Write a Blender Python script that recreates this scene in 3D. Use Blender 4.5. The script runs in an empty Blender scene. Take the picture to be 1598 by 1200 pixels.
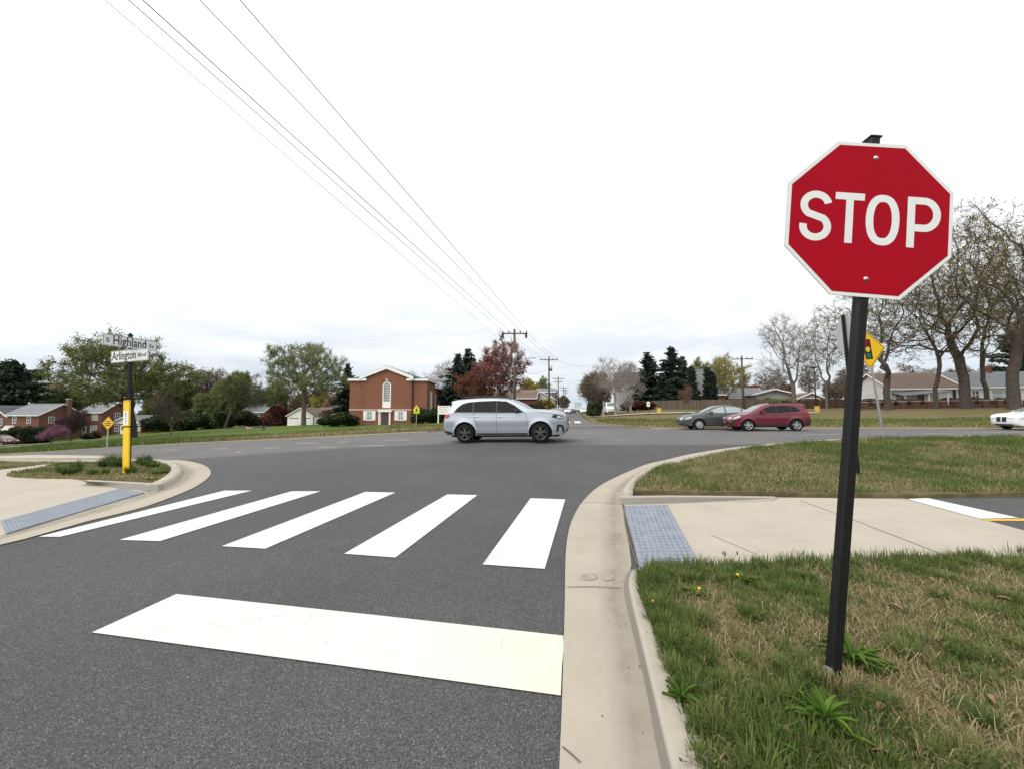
import bpy, bmesh, math, random
import numpy as np
from mathutils import Vector, Matrix, noise as mnoise
from mathutils.geometry import delaunay_2d_cdt
random.seed(7)
RNG = np.random.default_rng(11)
sc = bpy.context.scene
COL = sc.collection
R = math.radians
# ------------------------------------------------------------------ camera
F = 610.0; CX = 799.0; CY = 600.0; CAMH = 1.6
TH = math.atan(40.0 / F)
FW = Vector((0, math.cos(TH), math.sin(TH))); UPV = Vector((0, -math.sin(TH), math.cos(TH)))
CAM = Vector((0, 0, CAMH))
def ray(u, v):
    d = FW + Vector(((u - CX) / F, 0, 0)) + UPV * ((CY - v) / F)
    return d / d.y
def W(u, v, z):                    # point on the sight line of a picture point, z metres ahead
    return CAM + ray(u, v) * z
def hz(u, v, h=0.0):               # where that sight line meets the level h
    d = ray(u, v)
    return CAM + d * ((h - CAMH) / d.z)
# ------------------------------------------------------------------ terrain height
A9 = R(9.4); DN = (math.sin(A9), math.cos(A9)); DS = (math.cos(A9), -math.sin(A9))
def ns(n, s):                      # n across the boulevard, s along it
    return (DN[0] * n + DS[0] * s, DN[1] * n + DS[1] * s)
def xat(u, z): return (u - CX) / F * z / (math.cos(TH)) if False else (ray(u, 640).x) * z
_ctl = []
def c_(u, z, h): _ctl.append((xat(u, z), z, h))
for u, z, h in [(785,16,.28),(799,22,.33),(900,14,.18),(900,11.5,.06),(1040,11,.03),(1170,13.1,.3),(1300,14.3,.42),(1598,13.2,.62),
    (1598,7.5,.0),(1598,10,.3),(0,19.8,-.87),(250,18,-.73),(500,16.6,-.1),(203,11.4,-.16),(60,13.5,-.36),(330,10.5,-.05),
    (0,36.2,-2.43),(270,33.1,-1.22),(690,29.2,.07),(799,28.4,.25),(1000,26.9,.365),(1300,24.4,.46),(1598,23.3,.53),(480,31,-.55),
    (900,33,.5),(900,50,.5),(900,67,.5),(900,110,.55),(900,220,.6),(700,45,.1),
    (1010,45,1.08),(1010,62,1.6),(1100,60,1.6),(1250,45,1.23),(1300,34,.75),(1450,45,1.62),(1580,40,1.55),(1450,58,2.0),(1580,56,2.1),(1200,70,1.75),(960,40,.75),
    (600,40,-.33),(600,60,-.66),(650,42,-.15),(545,60,-.75),(690,75,-.4),(472,80,-1.55),(470,92,-1.94),(412,66,-1.97),(430,45,-1.2),(300,70,-2.07),(270,45,-1.5),
    (90,84,-5.3),(60,60,-3.9),(160,93,-4.4),(0,78,-5.05),(0,55,-3.8),(170,40,-2.0),(225,95,-3.6),
    (50,150,-6),(300,130,-3),(500,120,-2.5),(700,130,-.6)]: c_(u, z, h)
for x, y, h in [(0,0,0),(-8,5,0),(8,5,0),(0,8,0),(-20,0,-.3),(20,0,.1),(0,-40,0),(-60,-40,-2),(60,-40,1),(-300,300,-9),(0,400,0),(300,300,4),(-700,700,-9),(0,900,2),(700,700,5),(-500,0,-8),(500,0,5),(0,-500,0),
    (-90,20,-4.3),(70,14,.9),(120,60,3)]: _ctl.append((x, y, h))
_C = np.array(_ctl, float); _P = _C[:, :2] / 50.0
def _U(r2): return np.where(r2 > 1e-12, r2 * np.log(np.maximum(r2, 1e-12)), 0)
_K = _U(((_P[:, None] - _P[None]) ** 2).sum(-1)) + np.eye(len(_P)) * 0.004
_A = np.block([[_K, np.c_[np.ones(len(_P)), _P]], [np.r_[np.ones((1, len(_P))), _P.T], np.zeros((3, 3))]])
_S = np.linalg.solve(_A, np.r_[_C[:, 2], 0, 0, 0])
def Hn(x, y):
    x = np.asarray(x, float); y = np.asarray(y, float)
    sh = x.shape; q = np.c_[x.ravel(), y.ravel()] / 50.0
    out = np.empty(len(q))
    for i in range(0, len(q), 20000):
        qq = q[i:i+20000]
        out[i:i+20000] = _U(((qq[:, None] - _P[None]) ** 2).sum(-1)) @ _S[:-3] + _S[-3] + qq @ _S[-2:]
    out = out.reshape(sh)
    t = np.clip((y - 8.0) / 4.5, 0, 1); t = t * t * (3 - 2 * t)
    return out * t
def H(x, y): return float(Hn(np.array([x]), np.array([y]))[0])
def hit(u, v, off=0.0):            # where a sight line meets the terrain
    d = ray(u, v); z = .8
    zs = np.arange(.8, 400, .05); xs = d.x * zs; hs = Hn(xs, zs) + off
    below = CAMH + d.z * zs < hs
    i = int(np.argmax(below)) if below.any() else len(zs) - 1
    a, b = zs[max(i-1, 0)], zs[i]
    for _ in range(12):
        m = (a + b) / 2
        if CAMH + d.z * m < H(d.x * m, m) + off: b = m
        else: a = m
    return Vector((d.x * b, b, CAMH + d.z * b))
# ------------------------------------------------------------------ numpy value noise
_lat = RNG.random((256, 256))
def vnoise(x, y, s=1.0, seed=0):
    x = np.asarray(x) * s + seed * 17.3 + 1000; y = np.asarray(y) * s + seed * 7.7 + 1000
    i = np.floor(x).astype(int); j = np.floor(y).astype(int); fx = x - i; fy = y - j
    fx = fx * fx * (3 - 2 * fx); fy = fy * fy * (3 - 2 * fy)
    g = lambda a, b: _lat[a & 255, b & 255]
    return (g(i, j) * (1 - fx) + g(i+1, j) * fx) * (1 - fy) + (g(i, j+1) * (1 - fx) + g(i+1, j+1) * fx) * fy
# ------------------------------------------------------------------ object helpers
def tag(o, label=None, cat=None, group=None, kind=None):
    if label: o['label'] = label
    if cat: o['category'] = cat
    if group: o['group'] = group
    if kind: o['kind'] = kind
    return o
def link(name, me, mat=None, parent=None, smooth=False):
    o = bpy.data.objects.new(name, me); COL.objects.link(o)
    if mat is not None:
        for m in (mat if isinstance(mat, (list, tuple)) else [mat]): me.materials.append(m)
    if parent: o.parent = parent
    if smooth: me.polygons.foreach_set('use_smooth', [True] * len(me.polygons))
    return o
def empty(name, loc, rz=0.0, label=None, cat=None, group=None):
    o = bpy.data.objects.new(name, None); COL.objects.link(o); o.empty_display_size = .2
    o.location = loc; o.rotation_euler = (0, 0, rz)
    return tag(o, label, cat, group)
def np_mesh(name, V, faces, tone=None):
    """faces: list of int arrays (k,n); tone: per-face floats"""
    me = bpy.data.meshes.new(name); V = np.asarray(V, np.float32)
    faces = [np.asarray(f, np.int32) for f in faces if len(f)]
    me.vertices.add(len(V)); me.vertices.foreach_set('co', V.ravel())
    cnt = np.concatenate([np.full(len(f), f.shape[1], np.int32) for f in faces])
    li = np.concatenate([f.ravel() for f in faces])
    me.loops.add(len(li)); me.loops.foreach_set('vertex_index', li)
    me.polygons.add(len(cnt)); st = np.r_[0, np.cumsum(cnt)[:-1]].astype(np.int32)
    me.polygons.foreach_set('loop_start', st)
    try: me.polygons.foreach_set('loop_total', cnt)
    except Exception: pass
    me.update(calc_edges=True)
    if tone is not None:
        a = me.attributes.new('tone', 'FLOAT', 'FACE'); a.data.foreach_set('value', np.asarray(tone, np.float32))
    me.validate()
    return me
class MB:
    def __init__(s): s.v = []; s.f = []; s.m = None
    def add(s, vs, fs):
        b = len(s.v); s.v += [tuple(p) for p in vs]; s.f += [tuple(i + b for i in f) for f in fs]; return s
    def box(s, x0, x1, y0, y1, z0, z1, M=None):
        vs = [Vector((x, y, z)) for z in (z0, z1) for y in (y0, y1) for x in (x0, x1)]
        if M is not None: vs = [M @ p for p in vs]
        return s.add(vs, [(0,2,3,1),(4,5,7,6),(0,1,5,4),(2,6,7,3),(0,4,6,2),(1,3,7,5)])
    def tube(s, pts, r, n=8, cap=True):
        pts = [Vector(p) for p in pts]; rs = r if isinstance(r, (list, tuple)) else [r] * len(pts)
        vs = []; fs = []
        for i, p in enumerate(pts):
            d = (pts[min(i+1, len(pts)-1)] - pts[max(i-1, 0)]).normalized()
            a = d.orthogonal().normalized() if abs(d.z) > .95 else d.cross(Vector((0,0,1))).normalized()
            if abs(d.z) > .95: a = Vector((1,0,0)) - d * d.x; a.normalize()
            b = d.cross(a)
            vs += [p + (a * math.cos(2*math.pi*k/n) + b * math.sin(2*math.pi*k/n)) * rs[i] for k in range(n)]
        for i in range(len(pts)-1):
            for k in range(n):
                fs.append((i*n+k, i*n+(k+1)%n, (i+1)*n+(k+1)%n, (i+1)*n+k))
        if cap: fs += [tuple(range(n))[::-1], tuple(range((len(pts)-1)*n, len(pts)*n))]
        return s.add(vs, fs)
    def cyl(s, c, axis, r, h, n=16):
        c = Vector(c); axis = Vector(axis).normalized()
        return s.tube([c, c + axis * h], r, n)
    def prism(s, poly, z0, z1, M=None):
        n = len(poly); vs = [Vector((x, y, z0)) for x, y in poly] + [Vector((x, y, z1)) for x, y in poly]
        if M is not None: vs = [M @ p for p in vs]
        return s.add(vs, [tuple(range(n))[::-1], tuple(range(n, 2*n))] + [(i, (i+1)%n, n+(i+1)%n, n+i) for i in range(n)])
    def sphere(s, c, rx, ry=None, rz=None, nu=10, nv=6):
        ry = ry or rx; rz = rz or rx; vs = []; fs = []
        for j in range(nv+1):
            ph = -math.pi/2 + math.pi*j/nv
            for i in range(nu):
                t = 2*math.pi*i/nu
                vs.append((c[0]+rx*math.cos(ph)*math.cos(t), c[1]+ry*math.cos(ph)*math.sin(t), c[2]+rz*math.sin(ph)))
        for j in range(nv):
            for i in range(nu): fs.append((j*nu+i, j*nu+(i+1)%nu, (j+1)*nu+(i+1)%nu, (j+1)*nu+i))
        return s.add(vs, fs)
    def build(s, name, mat, parent=None, smooth=False, bevel=0.0):
        me = bpy.data.meshes.new(name); me.from_pydata([tuple(p) for p in s.v], [], s.f)
        if s.m: me.polygons.foreach_set('material_index', s.m)
        bm = bmesh.new(); bm.from_mesh(me)
        bmesh.ops.remove_doubles(bm, verts=bm.verts, dist=1e-5)
        bmesh.ops.recalc_face_normals(bm, faces=bm.faces)
        if bevel > 0:
            es = [e for e in bm.edges if len(e.link_faces) == 2 and e.calc_face_angle(0) > .6]
            bmesh.ops.bevel(bm, geom=es, offset=bevel, segments=2, affect='EDGES', profile=.6, clamp_overlap=True)
        bm.to_mesh(me); bm.free(); me.update()
        return link(name, me, mat, parent, smooth)
def copy_tree(o, parent=None, label=None, loc=None, rz=None, scale=None):
    c = o.copy(); COL.objects.link(c)
    c.parent = parent
    if label: c['label'] = label
    if loc is not None: c.location = loc
    if rz is not None: c.rotation_euler = (0, 0, rz)
    if scale is not None: c.scale = scale
    for ch in [k for k in o.children]: copy_tree(ch, c)
    return c
# ------------------------------------------------------------------ materials
MATS = {}
def _bsdf(name):
    m = bpy.data.materials.new(name); m.use_nodes = True; MATS[name] = m
    nt = m.node_tree; b = nt.nodes['Principled BSDF']
    return m, nt, b
def nd(nt, t, **kw):
    n = nt.nodes.new(t)
    for k, v in kw.items():
        if k in n.inputs: n.inputs[k].default_value = v
        else: setattr(n, k, v)
    return n
def c4(c): return (c[0], c[1], c[2], 1.0)
def mixc(nt, a, b, fac, blend='MIX'):
    m = nt.nodes.new('ShaderNodeMix'); m.data_type = 'RGBA'; m.blend_type = blend
    for sock, val in ((0, fac), (6, a), (7, b)):
        if hasattr(val, 'is_output'): nt.links.new(val, m.inputs[sock])
        else: m.inputs[sock].default_value = val if sock == 0 else c4(val)
    return m.outputs[2]
def ramp(nt, src, lo, hi):
    r = nt.nodes.new('ShaderNodeMapRange'); r.inputs[1].default_value = lo; r.inputs[2].default_value = hi
    nt.links.new(src, r.inputs[0]); return r.outputs[0]
def noise_(nt, scale, detail=4, rough=.6, vec=None):
    n = nt.nodes.new('ShaderNodeTexNoise'); n.inputs['Scale'].default_value = scale; n.inputs['Detail'].default_value = detail; n.inputs['Roughness'].default_value = rough
    if vec is not None: nt.links.new(vec, n.inputs['Vector'])
    return n.outputs['Fac']
def objco(nt):
    return nt.nodes.new('ShaderNodeTexCoord').outputs['Object']
def bump(nt, b, h, strength=.3, dist=.01):
    n = nt.nodes.new('ShaderNodeBump'); n.inputs['Strength'].default_value = strength; n.inputs['Distance'].default_value = dist
    nt.links.new(h, n.inputs['Height']); nt.links.new(n.outputs[0], b.inputs['Normal'])
def plain(name, col, rough=.6, metal=0.0, var=0.0, vs=3.0, spec=.5, coat=0.0):
    m, nt, b = _bsdf(name)
    b.inputs['Base Color'].default_value = c4(col); b.inputs['Roughness'].default_value = rough; b.inputs['Metallic'].default_value = metal
    b.inputs['Specular IOR Level'].default_value = spec; b.inputs['Coat Weight'].default_value = coat
    if coat: b.inputs['Coat Roughness'].default_value = .04
    if var > 0:
        f = ramp(nt, noise_(nt, vs, 5, .65, objco(nt)), .3, .7)
        nt.links.new(mixc(nt, [c*(1-var) for c in col], [min(1, c*(1+var)) for c in col], f), b.inputs['Base Color'])
    return m
def asphalt(name, base, fine, tint=(1,1,1)):
    m, nt, b = _bsdf(name); co = objco(nt)
    v = nt.nodes.new('ShaderNodeTexVoronoi'); v.inputs['Scale'].default_value = fine; nt.links.new(co, v.inputs['Vector'])
    sp = ramp(nt, v.outputs['Color'], 0, 1)
    sep = nt.nodes.new('ShaderNodeSeparateColor'); nt.links.new(v.outputs['Color'], sep.inputs[0])
    g = noise_(nt, fine*.55, 3, .7, co)
    col = mixc(nt, [base*.36*t for t in tint], [base*1.6*t for t in tint], sep.outputs[0])
    pale = ramp(nt, sep.outputs[1], .93, 1.0)
    col = mixc(nt, col, (base*3.6, base*3.5, base*3.3), pale)
    big = ramp(nt, noise_(nt, .35, 5, .6, co), .3, .7)
    med = ramp(nt, noise_(nt, 4.5, 4, .7, co), .35, .65)
    col = mixc(nt, col, (.70, .70, .71), mixv(nt, big, .8), 'MULTIPLY')
    col = mixc(nt, col, (.86, .86, .86), mixv(nt, med, .6), 'MULTIPLY')
    nt.links.new(col, b.inputs['Base Color']); b.inputs['Roughness'].default_value = .85; b.inputs['Specular IOR Level'].default_value = .3
    bump(nt, b, g, .55, .006)
    return m
def mixv(nt, v, k):
    n = nt.nodes.new('ShaderNodeMath'); n.operation = 'MULTIPLY'; nt.links.new(v, n.inputs[0]); n.inputs[1].default_value = k; return n.outputs[0]
def concrete(name, base, stain=.35, dirt=False):
    m, nt, b = _bsdf(name); co = objco(nt)
    f = ramp(nt, noise_(nt, 1.3, 8, .7, co), .3, .7)
    col = mixc(nt, [c*.74 for c in base], base, f)
    sp = ramp(nt, noise_(nt, 140, 2, .8, co), .30, .46)
    col = mixc(nt, [c*.62 for c in base], col, sp)
    st = ramp(nt, noise_(nt, 3.2, 6, .75, co), .56, .76)
    col = mixc(nt, col, [base[0]*.60, base[1]*.58, base[2]*.55], mixv(nt, st, stain))
    fine = ramp(nt, noise_(nt, 38, 5, .75, co), .35, .65)
    col = mixc(nt, col, [c*.86 for c in base], mixv(nt, fine, .7))
    if dirt:     # silt washed along the flow line at the foot of the kerb
        a = nt.nodes.new('ShaderNodeAttribute'); a.attribute_name = 'dry'
        k = nt.nodes.new('ShaderNodeMath'); k.operation = 'MULTIPLY'; nt.links.new(a.outputs['Fac'], k.inputs[0]); nt.links.new(ramp(nt, noise_(nt, 2.6, 7, .75, co), .22, .68), k.inputs[1])
        col = mixc(nt, col, (.15, .125, .095), mixv(nt, k.outputs[0], .8))
    nt.links.new(col, b.inputs['Base Color']); b.inputs['Roughness'].default_value = .9; b.inputs['Specular IOR Level'].default_value = .25
    bump(nt, b, noise_(nt, 90, 3, .7, co), .35, .004)
    return m
def paint(name, base, stain=None):
    m, nt, b = _bsdf(name); co = objco(nt)
    f = ramp(nt, noise_(nt, 7, 6, .7, co), .35, .7)
    col = mixc(nt, [c*.93 for c in base], base, f)
    w = nt.nodes.new('ShaderNodeTexNoise'); w.inputs['Scale'].default_value = 5.0; w.inputs['Detail'].default_value = 4; nt.links.new(co, w.inputs['Vector'])
    wv = mixc(nt, (0,0,0), (0,0,0), 0.0)
    add = nt.nodes.new('ShaderNodeVectorMath'); add.operation = 'MULTIPLY_ADD'; nt.links.new(w.outputs['Color'], add.inputs[0]); add.inputs[1].default_value = (.22,.22,.22); nt.links.new(co, add.inputs[2])
    v = nt.nodes.new('ShaderNodeTexVoronoi'); v.feature = 'DISTANCE_TO_EDGE'; v.inputs['Scale'].default_value = 2.6; nt.links.new(add.outputs[0], v.inputs['Vector'])
    cr = nt.nodes.new('ShaderNodeMath'); cr.operation = 'LESS_THAN'; nt.links.new(v.outputs['Distance'], cr.inputs[0]); cr.inputs[1].default_value = .0075
    gate = ramp(nt, noise_(nt, 1.7, 2, .5, co), .5, .6)
    k = nt.nodes.new('ShaderNodeMath'); k.operation = 'MULTIPLY'; nt.links.new(cr.outputs[0], k.inputs[0]); nt.links.new(gate, k.inputs[1])
    col = mixc(nt, col, (.30, .29, .27), mixv(nt, k.outputs[0], .8))
    chip = ramp(nt, noise_(nt, 26, 4, .6, co), .735, .76)
    col = mixc(nt, col, (.2, .2, .19), mixv(nt, chip, .6))
    if stain:
        # a rusty tide at the kerb end of the bar
        sp = nt.nodes.new('ShaderNodeSeparateXYZ'); nt.links.new(co, sp.inputs[0])
        e = ramp(nt, sp.outputs[0], stain[0], stain[1])
        k2 = nt.nodes.new('ShaderNodeMath'); k2.operation = 'MULTIPLY'; nt.links.new(e, k2.inputs[0]); nt.links.new(ramp(nt, noise_(nt, 3.5, 6, .7, co), .25, .7), k2.inputs[1])
        col = mixc(nt, col, (.70, .58, .38), mixv(nt, k2.outputs[0], .85))
    nt.links.new(col, b.inputs['Base Color']); b.inputs['Roughness'].default_value = .7; b.inputs['Specular IOR Level'].default_value = .3
    bump(nt, b, noise_(nt, 120, 3, .7, co), .3, .003)
    return m
def brick(name, c1, c2, mortar, scale=1.0):
    m, nt, b = _bsdf(name); co = nt.nodes.new('ShaderNodeTexCoord')
    geo = nt.nodes.new('ShaderNodeNewGeometry')
    sp = nt.nodes.new('ShaderNodeSeparateXYZ'); nt.links.new(co.outputs['Object'], sp.inputs[0])
    ad = nt.nodes.new('ShaderNodeMath'); nt.links.new(sp.outputs[0], ad.inputs[0]); nt.links.new(sp.outputs[1], ad.inputs[1])
    cb = nt.nodes.new('ShaderNodeCombineXYZ'); nt.links.new(ad.outputs[0], cb.inputs[0]); nt.links.new(sp.outputs[2], cb.inputs[1])
    t = nt.nodes.new('ShaderNodeTexBrick'); t.inputs['Scale'].default_value = scale
    t.inputs['Brick Width'].default_value = .22; t.inputs['Row Height'].default_value = .075; t.inputs['Mortar Size'].default_value = .008
    t.inputs['Color1'].default_value = c4(c1); t.inputs['Color2'].default_value = c4(c2); t.inputs['Mortar'].default_value = c4(mortar)
    nt.links.new(cb.outputs[0], t.inputs['Vector'])
    f = ramp(nt, noise_(nt, .6, 6, .7, co.outputs['Object']), .3, .7)
    col = mixc(nt, t.outputs['Color'], (.72, .70, .70), mixv(nt, f, .6), 'MULTIPLY')
    nt.links.new(col, b.inputs['Base Color']); b.inputs['Roughness'].default_value = .9; b.inputs['Specular IOR Level'].default_value = .2
    return m
def banded(name, c1, c2, scale, axis=2, rough=.8):      # shingle courses, siding, picket boards
    m, nt, b = _bsdf(name); co = objco(nt)
    sp = nt.nodes.new('ShaderNodeSeparateXYZ'); nt.links.new(co, sp.inputs[0])
    w = nt.nodes.new('ShaderNodeMath'); w.operation = 'MULTIPLY'; nt.links.new(sp.outputs[axis], w.inputs[0]); w.inputs[1].default_value = scale
    fr = nt.nodes.new('ShaderNodeMath'); fr.operation = 'FRACT'; nt.links.new(w.outputs[0], fr.inputs[0])
    fl = nt.nodes.new('ShaderNodeMath'); fl.operation = 'FLOOR'; nt.links.new(w.outputs[0], fl.inputs[0])
    wn = nt.nodes.new('ShaderNodeTexWhiteNoise'); wn.noise_dimensions = '1D'; nt.links.new(fl.outputs[0], wn.inputs['W'])
    edge = nt.nodes.new('ShaderNodeMath'); edge.operation = 'LESS_THAN'; nt.links.new(fr.outputs[0], edge.inputs[0]); edge.inputs[1].default_value = .12
    col = mixc(nt, c1, c2, wn.outputs['Value'])
    col = mixc(nt, col, [c*.55 for c in c1], edge.outputs[0])
    f = ramp(nt, noise_(nt, 1.5, 6, .7, co), .3, .7)
    col = mixc(nt, col, (.75, .74, .73), mixv(nt, f, .7), 'MULTIPLY')
    nt.links.new(col, b.inputs['Base Color']); b.inputs['Roughness'].default_value = rough; b.inputs['Specular IOR Level'].default_value = .2
    return m
def toned(name, stops, rough=.7, trans=.25, attr='tone'):   # colour from the per-blade / per-leaf tone
    m, nt, b = _bsdf(name)
    a = nt.nodes.new('ShaderNodeAttribute'); a.attribute_name = attr
    r = nt.nodes.new('ShaderNodeValToRGB'); nt.links.new(a.outputs['Fac'], r.inputs[0])
    el = r.color_ramp.elements
    while len(el) > 1: el.remove(el[-1])
    el[0].position = stops[0][0]; el[0].color = c4(stops[0][1])
    for p, c in stops[1:]: e = el.new(p); e.color = c4(c)
    b.inputs['Roughness'].default_value = rough; b.inputs['Specular IOR Level'].default_value = .25
    nt.links.new(r.outputs[0], b.inputs['Base Color'])
    if trans > 0:
        t = nt.nodes.new('ShaderNodeBsdfTranslucent'); nt.links.new(r.outputs[0], t.inputs[0])
        mx = nt.nodes.new('ShaderNodeMixShader'); mx.inputs[0].default_value = trans
        nt.links.new(b.outputs[0], mx.inputs[1]); nt.links.new(t.outputs[0], mx.inputs[2])
        nt.links.new(mx.outputs[0], nt.nodes['Material Output'].inputs['Surface'])
    return m
M = {}
M['asphalt'] = asphalt('fresh_asphalt', .080, 210, (1, 1, 1.02))
M['road'] = asphalt('worn_asphalt', .130, 130, (1.03, 1, .98))
M['concrete'] = concrete('concrete', (.45, .40, .325), .6)
M['gutter'] = concrete('gutter_concrete', (.44, .395, .325), .75, True)
M['kerbface'] = concrete('kerb_face_concrete', (.25, .235, .21), .6)  # upright kerb faces darker than tops: shade and grime put into the colour
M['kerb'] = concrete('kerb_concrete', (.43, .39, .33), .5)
M['walk'] = concrete('sidewalk_concrete', (.465, .42, .35), .5)
M['paint'] = paint('road_paint', (.655, .65, .625))
M['stain'] = paint('stained_paint', (.615, .61, .58), (-.7, .5))
M['oldpaint'] = plain('worn_line_paint', (.42, .41, .39), .8, var=.25, vs=6)
M['yellowline'] = plain('yellow_line_paint', (.62, .36, .06), .8, var=.15, vs=6)
M['joint'] = plain('joint_dirt', (.10, .085, .06), .95, var=.3, vs=8)
M['tactileshade'] = plain('tactile_shade', (.185, .21, .255), .8, var=.25, vs=5)  # panel base darker than its domes: relief shading put into the colour
M['tactile'] = plain('tactile_panel', (.255, .285, .33), .65, var=.12, vs=4)
M['black'] = plain('black_powder_coat', (.009, .009, .010), .5, var=.3, vs=20, spec=.22)
M['hole'] = plain('hole_black', (.002, .002, .002), .9)
M['galv'] = plain('galvanised_steel', (.42, .43, .45), .45, .6, var=.2, vs=12)
M['signback'] = plain('sign_back_aluminium', (.50, .52, .54), .5, .4, var=.06, vs=3)
M['red'] = plain('sign_red', (.345, .004, .015), .5, var=.08, vs=2, spec=.04)
M['signwhite'] = plain('sign_white', (.68, .71, .69), .35, var=.04, vs=9)
M['signyellow'] = plain('sign_yellow', (.82, .50, .010), .4, var=.04)
M['signorange'] = plain('sign_amber', (.72, .40, .008), .5)
M['lime'] = plain('school_yellow', (.75, .66, .01), .45)
M['ink'] = plain('sign_ink', (.012, .012, .012), .5)
M['green'] = plain('sign_green', (.01, .13, .08), .5)
M['markyel'] = plain('marker_yellow', (.80, .52, .01), .45, var=.05)
M['bolt'] = plain('bolt_steel', (.55, .50, .45), .3, .9)
M['wood'] = plain('pole_wood', (.10, .075, .058), .9, var=.3, vs=4)
M['wire'] = plain('wire_black', (.26, .26, .265), .8, spec=.1)
M['bark'] = plain('bark_grey', (.125, .100, .080), .95, var=.35, vs=3)
M['darkbark'] = plain('bark_dark', (.062, .049, .041), .95, var=.35, vs=3)
M['palebark'] = plain('bark_pale', (.27, .24, .215), .95, var=.3, vs=4)
M['brick'] = brick('church_brick', (.25, .086, .050), (.20, .066, .042), (.30, .20, .15))
M['brick2'] = brick('house_brick', (.175, .068, .047), (.13, .048, .036), (.2, .14, .11))
M['white'] = plain('white_trim', (.80, .80, .78), .6, var=.04)
M['siding'] = banded('white_siding', (.68, .67, .63), (.74, .73, .69), 6)
M['greysiding'] = banded('grey_siding', (.33, .34, .33), (.38, .38, .37), 6)
M['bluesiding'] = banded('blue_grey_siding', (.16, .20, .26), (.19, .23, .29), 6)
M['roofgrey'] = banded('grey_shingle', (.17, .185, .20), (.235, .25, .26), 5)
M['roofdark'] = banded('dark_shingle', (.075, .08, .085), (.12, .125, .13), 5)
M['roofbrown'] = banded('brown_shingle', (.15, .105, .085), (.21, .155, .13), 5)
M['roofgreen'] = banded('slate_green_shingle', (.10, .135, .13), (.14, .175, .17), 5)
M['pane'] = plain('window_glass', (.06, .075, .09), .12, spec=.7)
M['panelight'] = plain('window_blind', (.30, .36, .36), .3)
M['doorbrown'] = plain('brown_door', (.085, .040, .035), .5)
M['fencewood'] = banded('weathered_boards', (.115, .088, .068), (.20, .16, .13), 6.6, 0)
M['brownfence'] = banded('brown_boards', (.07, .045, .035), (.12, .075, .055), 6.6, 0)
M['whitefence'] = banded('white_pickets', (.42, .40, .36), (.50, .48, .44), 5, 0)
M['stone'] = plain('stone_band', (.50, .43, .36), .8, var=.1)
M['ochre'] = plain('utility_yellow', (.55, .36, .06), .6, var=.1)
M['tyre'] = plain('tyre_rubber', (.010, .010, .010), .9, spec=.2)
M['rimdark'] = plain('rim_dark', (.10, .10, .105), .35, .8)
M['rimsilver'] = plain('rim_silver', (.45, .46, .47), .35, .8)
M['trim'] = plain('black_trim', (.014, .014, .016), .5)
M['under'] = plain('underbody_black', (.006, .006, .006), .95)
M['glass'] = plain('car_glass', (.008, .010, .011), .08, spec=.2)
M['shield'] = plain('car_windshield', (.15, .18, .18), .05, spec=.8)
M['lampw'] = plain('headlamp_clear', (.50, .54, .56), .15)
M['lampr'] = plain('tail_lamp_red', (.33, .012, .02), .2)
M['chrome'] = plain('chrome', (.62, .63, .65), .2, .9)
def carpaint(n, c, metal=.0, rough=.35): return plain(n, c, rough, metal, coat=.45)
M['silver'] = carpaint('silver_paint', (.40, .44, .49), .55, .30)
M['redcar'] = carpaint('dark_red_paint', (.135, .010, .022), .2)
M['greycar'] = carpaint('grey_paint', (.075, .085, .088), .35)
M['whitecar'] = carpaint('white_paint', (.74, .76, .78))
M['maroon'] = plain('maroon_paint', (.09, .010, .016), .4)
M['greencar'] = carpaint('pale_green_paint', (.16, .20, .17), .2)
M['skin'] = plain('skin', (.35, .20, .14), .6)
M['navy'] = plain('dark_clothes', (.014, .017, .026), .9)
M['tan'] = plain('tan_fur', (.46, .36, .23), .9, var=.2, vs=8)
M['hair'] = plain('dark_hair', (.02, .014, .01), .8)
G = dict(dk=(.042, .074, .016), md=(.092, .142, .034), lt=(.155, .195, .052), ol=(.19, .18, .075), st=(.30, .225, .125), ps=(.46, .375, .235))
M['grass'] = toned('grass_blades', [(0, G['dk']), (.28, G['md']), (.48, G['lt']), (.62, G['ol']), (.78, G['st']), (1, G['ps'])])
M['weed'] = toned('weed_leaves', [(0, (.05, .11, .012)), (1, (.14, .24, .035))], .75, .3)
M['petal'] = plain('dandelion_yellow', (.80, .48, .005), .6)
def leafm(n, a, b, c, tr=.3): M[n] = toned('leaf_' + n, [(0, a), (.5, b), (1, c)], .7, tr)
leafm('oakgreen', (.13, .155, .060), (.21, .245, .10), (.36, .38, .22))
leafm('olive', (.095, .115, .035), (.165, .190, .060), (.28, .30, .12))
leafm('leafgreen', (.050, .070, .024), (.085, .11, .038), (.15, .18, .07))
leafm('springgreen', (.13, .155, .050), (.20, .23, .08), (.32, .34, .15))
leafm('yellowgreen', (.22, .20, .035), (.34, .30, .06), (.46, .42, .13))
leafm('brownbud', (.11, .08, .054), (.17, .125, .085), (.26, .20, .145))
leafm('oakbud', (.15, .13, .048), (.24, .205, .08), (.36, .31, .15))
leafm('redmaple', (.17, .060, .045), (.26, .10, .080), (.37, .19, .155))
leafm('rustmaple', (.17, .060, .030), (.25, .095, .05), (.33, .15, .09))
leafm('redbud', (.26, .085, .19), (.40, .17, .31), (.54, .30, .45))
leafm('plum', (.040, .014, .020), (.070, .024, .032), (.10, .04, .045))
leafm('blossom', (.40, .37, .33), (.55, .52, .48), (.68, .66, .62))
leafm('greytwig', (.12, .10, .090), (.19, .165, .15), (.28, .25, .23))
leafm('spruce', (.016, .030, .018), (.030, .050, .032), (.062, .085, .058), .1)
leafm('pine', (.018, .036, .020), (.034, .062, .036), (.065, .10, .056), .1)
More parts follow.
